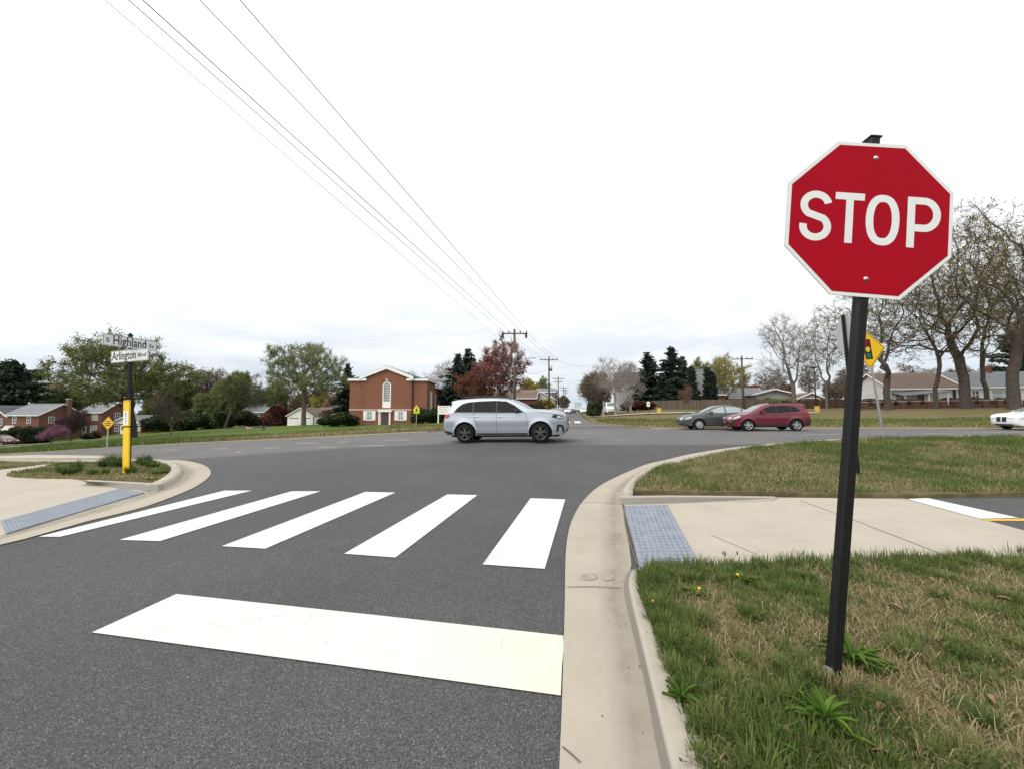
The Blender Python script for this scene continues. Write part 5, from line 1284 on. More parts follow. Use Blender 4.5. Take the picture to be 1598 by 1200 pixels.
VAN['dlo'] = [(.3,1.25),(.35,1.85),(3.3,1.85),(3.6,1.75),(3.95,1.28)]; VAN['shield'] = (3.5, 4.16); VAN['rear'] = (.0, .2); VAN['mirror'] = (3.8, 1.32); VAN.pop('rails')
VAN['side'] = [('tail_lamp', [(.04,.9),(.04,1.2),(.16,1.2),(.16,.9)], 'lampr')]; VAN['front'] = [('grille', 4.5, 5, .68, .86, -.6, .6, 'trim'), ('lower_grille', 4.5, 5, .36, .58, -.95, .95, 'trim'), ('headlight', 4.5, 5, .70, .92, -.97, -.66, 'lampw'), ('headlight', 4.5, 5, .70, .92, .66, .97, 'lampw')]
VAN['seams'] = [([(2.7,1.2),(2.7,.5)], .014)]; VAN['handles'] = [(2.85,1.05)]
far_car('white_van', VAN, M['whitecar'], 953, 57, R(262), 'white van facing the viewer with dark windscreen and bumper, beside brown shrubs', .80, 'van', .08)
far_car('white_van', VAN, M['whitecar'], 535, 78, R(-10), 'white van roof showing above the dark hedge by the church', .95, 'van', .15)
# box truck seen from behind
q = W(902, 640, 135); q.z = H(q.x, q.y)+.04; e = empty('box_truck', q, R(80.6), 'pale blue-white box truck far down the side street', 'truck')
mb = MB(); mb.box(-3, 2.2, -1.2, 1.2, .9, 3.7); mb.build('cargo_box', plain('truck_pale_blue', (.42,.55,.60), .5), e, False, .04)
mb = MB(); mb.box(2.3, 4.1, -1.1, 1.1, .5, 2.6); mb.build('cab', M['whitecar'], e, False, .15)
mb = MB(); mb.box(-3.03, -3.004, -1.05, 1.05, 1.1, 2.3); mb.build('rear_door', M['siding'], e)
for x in (-2, 3.2):
    for y in (-1.05, .80): mb = MB(); mb.cyl((x, y, .48), (0,1,0), .48, .26, 16); mb.build('wheel', M['tyre'], e)
mb = MB(); mb.box(-3, 3.5, -.5, .5, .5, .88); mb.build('chassis', M['under'], e)
# ------------------------------------------------------------------ buildings
def ground_pt(u, z, dz=0.0): q = W(u, 640, z); q.z = H(q.x, q.y)+dz; return q
def face_M(face, w, d):      # local frame on a wall: x along, y out
    if face == 'front': return Matrix.Translation((0, 0, 0))
    if face == 'right': return Matrix.Translation((w, 0, 0)) @ Matrix.Rotation(R(90), 4, 'Z')
    if face == 'left': return Matrix.Translation((0, d, 0)) @ Matrix.Rotation(R(-90), 4, 'Z')
    return Matrix.Translation((w, d, 0)) @ Matrix.Rotation(R(180), 4, 'Z')
def add_window(root, Mx, x, z, w, h, frame, pane, cols=2, rows=2, t=.09, name='window'):
    mb = MB(); 
    for a, b, c, d in ((-w/2-t, -w/2, z-t, z+h+t), (w/2, w/2+t, z-t, z+h+t), (-w/2, w/2, z-t, z), (-w/2, w/2, z+h, z+h+t)): mb.box(x+a, x+b, -.06, .03, c, d, Mx)
    for k in range(1, cols): q = x-w/2+w*k/cols; mb.box(q-.025, q+.025, -.035, -.005, z+.001, z+h-.001, Mx)
    for k in range(1, rows): q = z+h*k/rows; mb.box(x-w/2+.001, x+w/2-.001, -.032, -.008, q-.025, q+.025, Mx)
    f = mb.build(name, frame, root); mb = MB(); mb.box(x-w/2+.001, x+w/2-.001, -.012, -.004, z+.001, z+h-.001, Mx); mb.build('pane', pane, f); return f
def add_door(root, Mx, x, w, h, mat, frame, z=0, pan=None):
    mb = MB(); t = .12
    for a, b, c, d in ((-w/2-t, -w/2, z, z+h+t), (w/2, w/2+t, z, z+h+t), (-w/2, w/2, z+h, z+h+t)): mb.box(x+a, x+b, -.07, .03, c, d, Mx)
    f = mb.build('door_frame', frame, root); mb = MB(); mb.box(x-w/2+.001, x+w/2-.001, -.03, -.005, z+.001, z+h-.001, Mx); dd = mb.build('door', mat, root)
    if pan: mb = MB(); mb.box(x-w*.3, x+w*.3, -.036, -.031, z+h*.5, z+h*.9, Mx); mb.build('pane', pan, dd)
    return dd
def house(name, label, loc, rz, w, d, wall_h, roof_h, ridge, wm, rm, wins=(), doors=(), chim=(), over=.35, trim='white', found=.6, gable=None, cat='house'):
    e = empty(name, loc, rz, label, cat)
    mb = MB()
    if ridge == 'x': prof = [(0, 0-found), (d, 0-found), (d, wall_h), (d/2, wall_h+roof_h), (0, wall_h)]; vs = [(x, y, z) for x in (0, w) for y, z in prof]
    else: prof = [(0, 0-found), (w, 0-found), (w, wall_h), (w/2, wall_h+roof_h), (0, wall_h)]; vs = [(x, y, z) for y in (0, d) for x, z in prof]
    mb.add(vs, [(0,1,2,3,4), (9,8,7,6,5)] + [(i, 5+i, 5+(i+1) % 5, (i+1) % 5) for i in range(5)]); mb.build('wall', wm, e)
    mb = MB(); th = .16; L = d if ridge == 'x' else w; s = roof_h/(L/2); o = over
    pr = [(-o, wall_h-o*s), (L/2, wall_h+roof_h), (L+o, wall_h-o*s), (L+o, wall_h-o*s+th), (L/2, wall_h+roof_h+th), (-o, wall_h-o*s+th)]; pr = [(a, b+.012) for a, b in pr]
    a0, a1 = -o, (w if ridge == 'x' else d)+o
    vs = [((a, p, z) if ridge == 'x' else (p, a, z)) for a in (a0, a1) for p, z in pr]
    mb.add(vs, [(0,1,4,5), (1,2,3,4), (6,11,10,7), (7,10,9,8)] + [(i, 6+i, 6+(i+1) % 6, (i+1) % 6) for i in range(6)]); rf = mb.build('roof', rm, e)
    mb = MB()        # eaves board and rake boards
    for a in (a0-.03, a1+.03):
        for i, j in ((0, 1), (1, 2)):
            (p, z), (q, z2) = pr[i], pr[j]; V = [(p, z-.04), (q, z2-.04), (q, z2+th+.01), (p, z+th+.01)]
            t = .03 if a > 0 else -.03
            vs = [((b, u_, v_) if ridge == 'x' else (u_, b, v_)) for b in (a-.025, a+.025) for u_, v_ in V]; mb.add(vs, [(0,1,2,3), (7,6,5,4), (0,4,5,1), (1,5,6,2), (2,6,7,3), (3,7,4,0)])
    for p in (-o-.03, L+o+.03):
        z = wall_h-o*s
        if ridge == 'x': mb.box(a0, a1, p-.04, p+.04, z-.02, z+th)
        else: mb.box(p-.04, p+.04, a0, a1, z-.02, z+th)
    mb.build('eaves_board', M[trim], e)
    for face, x, z, ww, hh, *r in wins:
        f = add_window(e, face_M(face, w, d), x, z, ww, hh, M[trim], r[0] if r else M['pane'], 2 if ww > .7 else 1, 2)
        if len(r) > 1:
            for sg in (-1, 1): mb = MB(); mb.box(x+sg*(ww/2+.33)-.2, x+sg*(ww/2+.33)+.2, -.05, .02, z-.05, z+hh+.05, face_M(face, w, d)); mb.build('shutter', r[1], e)
    for face, x, ww, hh, mt, *r in doors: add_door(e, face_M(face, w, d), x, ww, hh, mt, M[trim], 0, r[0] if r else None)
    for x, y, sx, z1 in chim:
        mb = MB(); mb.box(x-sx/2, x+sx/2, y-.35, y+.35, -.3, z1); c = mb.build('chimney', wm, e); mb = MB(); mb.box(x-sx/2-.06, x+sx/2+.06, y-.41, y+.41, z1+.002, z1+.18); mb.build('chimney_cap', M['stone'], c)
    return e
RB = R(-9.4)
# --- left: brick houses down the slope
b = M['brick2']; M['brick3'] = brick('wall_brick', (.13, .062, .042), (.10, .045, .032), (.14, .11, .09))
def corner(u, z, w, dz=0.1):      # house whose right front corner stands on column u
    q = ground_pt(u, z, dz); return Vector((q.x - DS[0]*w, q.y - DS[1]*w, q.z))
def eave_to(u, z, v): return W(u, v, z).z
loc = corner(62, 84, 8.9); hw = eave_to(62, 84, 647)-loc.z
h1 = house('brick_house', 'red brick house with pale grey shingle roof and tall chimney behind the pink blossoming tree', loc, RB, 8.9, 7.5, hw, 2.3, 'x', b, M['roofgrey'],
      [('front', 2.2, hw-1.75, .9, 1.3), ('front', 6.2, hw-1.75, .9, 1.3), ('front', 6.2, .9, 1.3, 1.4), ('right', 2.0, hw-1.7, .8, 1.2), ('right', 5.4, hw-1.7, .8, 1.2), ('right', 5.0, .9, .9, 1.3)], [('front', 2.1, 1.0, 2.1, M['white'], M['pane'])], [(9.25, 4.6, .7, hw+3.4)])
mb = MB(); mb.add([(1.1,-1.3,2.5),(3.1,-1.3,2.5),(2.1,-1.3,3.5),(1.1,0,2.5),(3.1,0,2.5),(2.1,0,3.5)], [(0,1,2),(0,3,5,2),(1,4,5,2),(0,1,4,3)]); mb.build('porch_roof', M['white'], h1)
for x in (1.25, 2.95): mb = MB(); mb.box(x-.09, x+.09, -1.25, -1.07, -.4, 2.495); mb.build('porch_post', M['white'], h1)
loc = corner(160, 92, 6.2); hw = eave_to(160, 92, 642.5)-loc.z
h2 = house('brick_house', 'red brick house with green-grey roof and blue-white windows behind the amber diamond sign', loc, RB, 6.2, 6.4, hw, 2.3, 'x', b, M['roofgrey'],
      [('front', 4.2, hw-1.85, 1.5, 1.5, M['panelight']), ('front', 4.0, .8, 1.7, 1.5, M['panelight']), ('right', 3.1, hw-1.7, .9, 1.4)], [('front', 1.3, 1.0, 2.1, M['white'], M['pane'])], [(6.5, 5.6, .7, hw+3.0)])
q = ground_pt(176, 94, .1)
h3 = house('garden_annex', 'low annex with white boarded gable and three windows beside the brick house', Vector((q.x, q.y, q.z)), RB, 8.6, 6.0, 2.5, 1.9, 'y', M['brick2'], M['roofgrey'],
      [('front', 1.5, .8, 1.0, 1.4), ('front', 5.6, .9, .8, 1.3, M['panelight']), ('front', 6.7, .9, .8, 1.3, M['panelight']), ('front', 7.8, .9, .8, 1.3, M['panelight'])], [('front', 3.2, 1.0, 2.1, M['white'], M['pane'])])
mb = MB(); mb.add([(0,-.02,2.5),(8.6,-.02,2.5),(4.3,-.02,4.38)], [(0,1,2)]); mb.add([(0,-.05,2.5),(8.6,-.05,2.5),(4.3,-.05,4.38)], [(2,1,0)]); mb.build('gable_boards', M['siding'], h3)
loc = corner(14, 88, 8.5); hw = eave_to(14, 88, 650)-loc.z
house('brick_house', 'red brick house cut off by the left picture edge, white gable trim', loc, RB, 8.5, 8, hw, 2.4, 'y', b, M['roofdark'], [('front', 6.3, .9, 1.1, 1.4), ('front', 6.3, hw-1.9, 1.1, 1.4), ('right', 3, hw-1.9, .9, 1.3)])
q = ground_pt(51, 165); ztop = W(51, 597, 165).z - q.z
t = empty('brick_tower', q, R(28), 'tan brick tower block behind the dark pine at the left', 'tower block'); mb = MB(); mb.box(0, 6.2, 0, 7, -1, ztop); mb.build('wall', brick('tower_brick', (.24,.15,.10), (.20,.12,.08), (.22,.18,.14)), t); mb = MB(); mb.box(-.15, 6.35, -.15, 7.15, ztop+.002, ztop+.5); mb.build('parapet', M['stone'], t)
for k in range(5): add_window(t, face_M('front', 6.2, 7), 3.1, ztop-2.8-k*3, 1.2, 1.5, M['stone'], M['pane'])
q = ground_pt(379, 108, .1); hw = W(379, 642, 108).z - q.z
house('brick_house', 'brick house with grey roof half hidden by trees behind the walking person', q, RB, 6.6, 6, hw, 2.1, 'x', M['brick2'], M['roofgrey'], [('front', 4.6, hw-1.9, 1.2, 1.4), ('front', 4.6, .7, 1.2, 1.4), ('front', 1.6, hw-1.9, 1, 1.4)], [('front', 2.6, 1, 2.1, M['white'])])
q = ground_pt(449, 90, .05); hw = W(449, 648.5, 90).z - q.z
g = house('garage', 'white double garage with low gable behind the big oak trunk', q, R(-4), 6.05, 8, hw, 1.75, 'y', M['white'], M['roofbrown'], found=.3, over=.25, cat='garage')
for x in (1.6, 4.4):
    mb = MB(); mb.box(x-1.15, x+1.15, -.05, -.012, 0, 2.0)
    d_ = mb.build('garage_door', M['white'], g)
    mb = MB()
    for k in range(4): mb.box(x-1.0+k*.52, x-1.0+k*.52+.40, -.056, -.052, 1.62, 1.86)
    mb.build('pane', M['pane'], d_)
q = ground_pt(492, 96, .05); house('brown_roof_house', 'low house with brown shingle roof right of the white garage', q, R(-4), 8.5, 7, 2.2, 1.9, 'x', M['siding'], M['roofbrown'], [('front', 3, .9, 1.2, 1.1)])
# fences
def fence(name, label, p, q, h, mat, post_n, top=None, dz=0.0, rail=True, seg=14):
    p, q = Vector(p), Vector(q); e = empty(name, (p.x, p.y, H(p.x, p.y)+dz), math.atan2((q-p).y, (q-p).x), label, 'fence'); L = (q-p).to_2d().length; d = (q-p).to_2d()/L; z0 = H(p.x, p.y)
    mb = MB(); N = max(4, int(L/.155)); hh = lambda s: H(p.x+d.x*s, p.y+d.y*s)-z0
    gz = [hh(L*k/seg) for k in range(seg+1)]; gl = lambda s: gz[min(seg-1, int(s/L*seg))]*(1-(s/L*seg) % 1) + gz[min(seg, int(s/L*seg)+1)]*((s/L*seg) % 1)
    rg = random.Random(int(L*100))
    for k in range(N):
        s = L*k/N; g_ = gl(s); t = h*rg.uniform(.965, 1.03); mb.box(s+.006, s+L/N-.006, -.012, .012, g_+.05, g_+t)
    mb.build('board_panel', mat, e)
    for k in range(post_n+1):
        s = min(L*k/post_n, L-.05); g_ = gl(min(s, L*.999)); pm = MB(); pm.box(s-.05, s+.05, .02, .12, g_-.2, g_+h*.98); pm.build('fence_post', mat, e)
    return e
fence('wooden_fence', 'long weathered vertical-board fence below the dark spruces', place_n(71, 1000), place_n(71, 1198), 1.75, M['fencewood'], 10)
fence('brown_fence', 'low brown board fence behind the bare trees right of the small grey house', place_n(70, 1240), place_n(70, 1400), 1.5, M['brownfence'], 8)
fence('white_picket_fence', 'pale vertical-board fence between garage and church', ground_pt(491, 89), ground_pt(528, 84), 1.75, M['whitefence'], 4)
# brick wall with piers in front of the white houses
p, q = place_n(57, 1340), place_n(55, 1640); e = empty('garden_wall', (p.x, p.y, H(p.x, p.y)), math.atan2((q-p).y, (q-p).x), 'low brick garden wall with square piers before the white bungalows', 'wall')
L = (q-p).to_2d().length; d = (q-p).to_2d()/L; mb = MB(); z0 = H(p.x, p.y)
for k in range(20): s = L*k/20; g_ = H(p.x+d.x*s, p.y+d.y*s)-z0; mb.box(s, s+L/20, -.11, .11, g_-.4, g_+.55)
mb.build('wall', M['brick3'], e)
for k in range(14):
    s = L*(k+.5)/14; g_ = H(p.x+d.x*s, p.y+d.y*s)-z0; mb = MB(); mb.box(s-.26, s+.26, -.26, .26, g_-.4, g_+.95); pr = mb.build('pier', M['brick3'], e); mb = MB(); mb.box(s-.31, s+.31, -.31, .31, g_+.952, g_+1.02); mb.build('pier_cap', M['stone'], pr)
# --- right: white bungalows
q = place_n(64, 1392); z0 = W(1392, 632, q.y).z; q.z = min(q.z+.1, z0); hw = W(1400, 606, q.y).z - q.z
hA = house('white_bungalow', 'white bungalow with brown roof and sloping porch roof, left of the two', q, RB, 10.8, 8, hw, 2.3, 'x', M['siding'], M['roofbrown'],
    [('front', 9.0, .95, 1.9, 1.45, M['panelight'], M['trim']), ('front', 1.0, .9, .8, 1.1)], [('front', 3.6, .95, 2.05, M['doorbrown'])], found=1.2)
mb = MB(); mb.add([(.0,-2.2,hw-1.05),(5.6,-2.2,hw-.55),(5.6,.0,hw-.12),(.0,.0,hw-.52),(.0,-2.2,hw-1.17),(5.6,-2.2,hw-.67),(5.6,.0,hw-.24),(.0,.0,hw-.64)], [(0,1,2,3),(7,6,5,4),(0,4,5,1),(1,5,6,2),(2,6,7,3),(3,7,4,0)]); mb.build('porch_roof', M['roofgrey'], hA)
for x in (.3, 3.1, 5.3): mb = MB(); mb.box(x-.07, x+.07, -2.1, -1.96, -.6, hw-1.17+x*.089-.01); mb.build('porch_post', M['white'], hA)
mb = MB(); mb.box(.3, 5.3, -2.06, -2.0, .75, .83)
for k in range(26): mb.box(.4+k*.19, .43+k*.19, -2.045, -2.015, .05, .75)
mb.build('railing', M['trim'], hA)
q2 = place_n(63.6, 1512); q2.z = q.z + .2; hw2 = W(1540, 604, q2.y).z - q2.z
hB = house('white_bungalow', 'white bungalow with grey shingle roof and wide front window, at the right picture edge', q2, RB, 16, 8, hw2, 2.2, 'x', M['siding'], M['roofgrey'],
    [('front', 4.1, .85, 2.6, 1.3, M['panelight']), ('front', 11.2, .85, 1.4, 1.3), ('front', .9, .95, .8, 1.2)], [('front', 8.3, .95, 2.05, M['white'], M['pane'])], found=1.2)
mb = MB(); mb.box(5.9, 6.25, 3.6, 4.4, hw2+1.0, hw2+3.1); mb.build('chimney', M['brick2'], hB)
q = place_n(84, 1180); hw = W(1185, 615, q.y).z - q.z
house('grey_bungalow', 'small grey-green bungalow with low pale roof behind the dark red car', q, RB, 6.6, 7, hw, .85, 'y', M['greysiding'], M['roofgrey'], [('front', 1.8, 1.0, 1.0, .8)], over=.7, found=.8)
q = place_n(80, 1246); hw = W(1250, 622, q.y).z - q.z
house('shed', 'small shed with brown gable beside the slim black light pole', q, RB, 4.4, 5, hw, 1.0, 'y', M['greysiding'], M['roofbrown'], [], [('front', 2.2, 2.6, 1.9, M['fencewood'])], over=.35, found=.8, cat='shed')
# two-storey house and steep-roofed brick house behind the fence
q = place_n(86, 966); hw = W(966, 592, q.y).z - q.z
house('tall_house', 'dark two-storey house partly hidden between shrubs and spruces', q, RB, 6.6, 8, hw, 1.6, 'x', M['greysiding'], M['roofdark'], [('front', 1.5, hw-2.2, 1.1, 1.5, M['panelight']), ('front', 3.4, hw-2.2, .6, 1.5, M['panelight']), ('front', 1.6, 1.1, 1.1, 1.5), ('front', 4.4, 1.1, 1.2, 1.5)], [('front', 3.0, 1, 2.1, M['white'])], found=.8)
q = place_n(82, 1080); hw = W(1080, 612, q.y).z - q.z
house('steep_roof_house', 'brick house with steep blue-grey roof right of the dark spruces', q, RB, 6.0, 5.2, hw, 4.6, 'x', M['brick2'], M['roofgrey'], [('front', 2.2, .9, 1, 1.2), ('right', 2.6, .9, 1, 1.2)], found=.8)
q = place_n(88, 1120); hw = W(1120, 620, q.y).z - q.z
house('long_low_house', 'long low house with pale grey roof behind the wooden fence', q, RB, 9.0, 6, hw, 1.9, 'x', M['siding'], M['roofgrey'], [('front', 2, .8, 1, 1), ('front', 5, .8, 1, 1)], found=.8)
# houses down the side street
q = ground_pt(826, 92); hw = W(826, 622, 92).z - q.z
h = house('street_house', 'white and blue-grey house with pale gable at the left of the side street', q, RB, 5.6, 7, hw, 1.5, 'y', M['siding'], M['roofgrey'], [('front', 1.5, hw-1.7, .9, 1.3), ('front', 3.9, hw-1.7, 1.4, 1.3), ('front', 1.5, .7, .9, 1.3)], [('front', 3.6, 1, 2.1, M['doorbrown'])])
q = ground_pt(838, 104); hw = W(838, 612, 104).z - q.z
house('street_house', 'taller blue-grey house behind the white one on the side street', q, RB, 4.6, 7, hw, 1.0, 'x', M['bluesiding'], M['roofgrey'], [('front', 1.2, hw-1.7, .9, 1.3), ('front', 3.4, hw-1.7, .9, 1.3)])
q = ground_pt(925, 150); hw = W(925, 615, 150).z - q.z
house('street_house', 'far grey house at the end of the side street behind bare shrubs', q, RB, 7, 8, hw, 2, 'y', M['greysiding'], M['roofdark'], [('front', 2, hw-1.8, 1, 1.4), ('front', 5, hw-1.8, 1, 1.4)])
# --- brick church
zc = 60.0; base = ground_pt(604, zc); base.z = W(604, 663.5, zc).z
ch = empty('brick_church', base, 0, 'red brick church with white-trimmed gable and tall arched window', 'church'); ch['label'] = 'red brick church with white-trimmed gable and tall arched window'
X = lambda u: W(u, 640, zc).x - base.x
Zf = lambda v: W(604, v, zc).z - base.z
xa, x1, x2, xb = X(545), X(565), X(642.7), X(666); ev = Zf(594); pk = Zf(579); xm = (x1+x2)/2
# main front block with the arched opening left as a real recess
wx0, wx1 = X(597.2), X(610.6); wz0, wzs = Zf(636), Zf(602); wr_ = (wx1-wx0)/2; wm_ = (wx0+wx1)/2
outl = [Vector(p) for p in [(x1,-.6),(x2,-.6),(x2,ev),(xm,pk+.3),(x1,ev)]]
hole = [Vector((wx0, wz0)), Vector((wx1, wz0))] + [Vector((wm_+wr_*math.cos(math.pi*k/14), wzs+wr_*math.sin(math.pi*k/14))) for k in range(15)]
nO, nH = len(outl), len(hole)
r = delaunay_2d_cdt(outl+hole, [(i, (i+1) % nO) for i in range(nO)] + [(nO+i, nO+(i+1) % nH) for i in range(nH)], [], 0, 1e-5)
hp = [tuple(p) for p in hole]; tri = [f for f in r[2] if not inpoly(np.array([sum(r[0][i].x for i in f)/3]), np.array([sum(r[0][i].y for i in f)/3]), hp)[0]]
mb = MB(); mb.add([(v.x, -.35, v.y) for v in r[0]], [tuple(f) for f in tri])
mb.add([(v.x, -.35, v.y) for v in hole] + [(v.x, -.05, v.y) for v in hole], [(i, (i+1) % nH, nH+(i+1) % nH, nH+i) for i in range(nH)])
mb.add([(p.x, y, p.y) for y in (-.35, 6) for p in outl], [(i, 5+i, 5+(i+1) % 5, (i+1) % 5) for i in (1, 4)])
mb.add([(p.x, 6, p.y) for p in outl], [(4,3,2,1,0)])
mb.box(xa, x1-.002, 0, 6.3, -.6, ev-.02); mb.box(x2+.002, xb, 0, 6.3, -.6, ev-.02)
mb.build('wall', M['brick'], ch)
for x, sg in ((x1, 1), (x2, -1)):      # quoins in the brick, standing a little proud
    mb = MB(); z = .1; k = 0
    while z < ev-.4: mb.box(x-.012 if sg > 0 else x-.55+.2*(k % 2), x+.55-.2*(k % 2) if sg > 0 else x+.012, -.375, -.352, z, z+.30); z += .36; k += 1
    mb.build('quoin', M['brick'], ch)
mb = MB(); mb.box(xa-.04, x1-.012, -.06, -.002, Zf(640), Zf(638)); mb.box(x1+.0, x2, -.40, -.352, Zf(640), Zf(638)); mb.box(x2+.012, xb+.04, -.06, -.002, Zf(640), Zf(638)); mb.box(xb+.002, xb+.05, 0, 6.3, Zf(640), Zf(638)); mb.build('stone_band', M['stone'], ch)
# arched window
mb = MB(); N = 14
fo = [(wx0,wz0),(wx1,wz0)] + [(wm_+wr_*math.cos(math.pi*k/N), wzs+wr_*math.sin(math.pi*k/N)) for k in range(N+1)]
fi_ = [(wm_+(x-wm_)*.70, wz0+.95 if z == wz0 else wzs+(z-wzs)*.70) for x, z in fo]
mb.add([(x, -.30, z) for x, z in fo] + [(x, -.30, z) for x, z in fi_] + [(x, -.22, z) for x, z in fi_], [(i, (i+1) % len(fo), len(fo)+(i+1) % len(fo), len(fo)+i) for i in range(len(fo))] + [(len(fo)+i, len(fo)+(i+1) % len(fo), 2*len(fo)+(i+1) % len(fo), 2*len(fo)+i) for i in range(len(fo))])
for k in range(1, 5): x = wm_-wr_*.70+wr_*1.40*k/5; mb.box(x-.022, x+.022, -.27, -.24, wz0+.96, wzs+math.sqrt(max(0, (wr_*.70)**2-(x-wm_)**2))-.01)
z = wz0+1.3
while z < wzs+wr_*.5: mb.box(wm_-wr_*.68, wm_+wr_*.68, -.265, -.243, z-.02, z+.02); z += .36
aw = mb.build('arched_window', M['white'], ch); mb = MB(); mb.add([(x, -.225, z) for x, z in fi_], [tuple(range(len(fi_)))]); mb.build('pane', M['pane'], aw)
mb = MB()      # keystone ring
mb.box(wm_-.16, wm_+.16, -.40, -.352, wzs+wr_+.02, wzs+wr_+.42); mb.build('keystone', M['stone'], ch)
Mc = Matrix.Translation((0, -.35, 0))
dx = X(602.5); add_door(ch, Mc, dx, 1.22, 2.15, M['doorbrown'], M['white'], -.02)
mb = MB(); mb.box(X(592), X(613), -.75, -.36, Zf(639.5)-.28, Zf(639.5)-.02); mb.box(X(593), X(595), -.62, -.36, -.3, Zf(639.5)-.285); mb.box(X(609), X(611.3), -.62, -.36, -.3, Zf(639.5)-.285); mb.build('portico', M['white'], ch)
for u0, u1 in ((573.5, 582.5), (622, 631)):
    x, w__ = (X(u0)+X(u1))/2, (X(u1)-X(u0))*.78; f = add_window(ch, Mc, x, Zf(654.5), w__, 1.25, M['white'], M['panelight'], 2, 2, .12)
    for sg in (-1, 1): mb = MB(); mb.box(x+sg*(w__/2+.36)-.22, x+sg*(w__/2+.36)+.22, -.41, -.352, Zf(654.5)-.08, Zf(654.5)+1.33); mb.build('shutter', M['white'], ch)
# white cornice and rakes
mb = MB(); ct = .32
mb.box(xa-.25, x1+.55, -.62 if False else -.30, -.003, ev-.05, ev+ct-.05) ; mb.box(x1-.15, x1+.75, -.62, -.36, ev-.05, ev+ct-.05); mb.box(x2-.75, x2+.15, -.62, -.36, ev-.05, ev+ct-.05)
mb.box(x2-.0, xb+.25, -.30, -.003, ev-.05, ev+ct-.05); mb.box(xb+.002, xb+.25, 0, 6.5, ev-.05, ev+ct-.05); mb.box(xa-.25, xa-.002, 0, 6.5, ev-.05, ev+ct-.05)
for s in (-1, 1):
    xe = x1-.3 if s < 0 else x2+.3; V = [(xe, ev+ct-.22), (xm, pk+.22), (xm, pk+.78), (xe, ev+ct+.26)]
    mb.add([(x, y, z) for y in (-.68, -.352) for x, z in V], [(0,1,2,3), (7,6,5,4), (0,4,5,1), (2,6,7,3), (0,3,7,4)])
mb.build('cornice', M['white'], ch)
mb = MB()
for s in (-1, 1):
    xe = x1-.35 if s < 0 else x2+.35
    mb.add([(xe,-.66,ev+ct+.27),(xm,-.66,pk+.80),(xm,26,pk+.80),(xe,26,ev+ct+.27),(xe,-.66,ev+ct+.17),(xm,-.66,pk+.70),(xm,26,pk+.70),(xe,26,ev+ct+.17)], [(0,1,2,3),(7,6,5,4),(0,4,5,1),(1,5,6,2),(2,6,7,3),(3,7,4,0)])
mb.add([(xa-.25,-.3,ev+ct-.045),(x1-.3,-.3,ev+ct-.045),(x1-.3,.9,ev+ct+.5),(xa-.25,.9,ev+ct+.02)], [(0,1,2,3)])
mb.box(x2+.36, xb+.25, -.29, 6.5, ev+ct-.045, ev+ct+.03); mb.box(xa-.25, x1-.36, -.29, 6.5, ev+ct-.045, ev+ct+.03)
mb.build('roof', M['roofgreen'], ch)
# nave behind
nx0, nx1 = X(548), X(660); nh = ev-.55
mb = MB(); mb.box(nx0, nx1, 6.35, 26, -.6, nh); mb.build('nave_wall', M['brick'], ch)
mb = MB(); mb.add([(nx1+.35,6.6,nh+.05),(nx1+.35,26.3,nh+.05),(xm+1.5,26.3,pk-.3),(xm+1.5,6.6,pk-.3),(nx0-.35,6.6,nh+.05),(nx0-.35,26.3,nh+.05)], [(0,1,2,3),(3,2,5,4)]); mb.build('nave_roof', M['roofgrey'], ch)
mb = MB(); mb.box(nx1+.01, nx1+.4, 6.4, 26.2, nh-.14, nh+.045); mb.build('nave_gutter', M['white'], ch)
Ms = Matrix.Translation((nx1, 6.4, 0)) @ Matrix.Rotation(R(90), 4, 'Z')
for k in range(4): add_window(ch, Ms, 2.5+k*4.6, 1.9, 1.3, 3.2, M['white'], M['panelight'], 2, 5)
add_window(ch, Matrix.Translation((xb, 0, 0)) @ Matrix.Rotation(R(90), 4, 'Z'), 3.0, 2.6, .9, 2.6, M['white'], M['panelight'], 2, 4)
mb = MB(); mb.tube([(X(644.5), -.06, ev-.1), (X(644.5), -.06, 0)], .05, 6); mb.build('drainpipe', M['trim'], ch)
q = ground_pt(690, 88, .1); hw = W(700, 622, 88).z - q.z
house('brick_hall', 'long low brick hall behind the silver car and the red maple', q, RB, 21, 9, hw, 1.9, 'x', M['brick2'], M['roofbrown'], [('front', 2+3*k, .9, 1.2, 1.5) for k in range(7)])
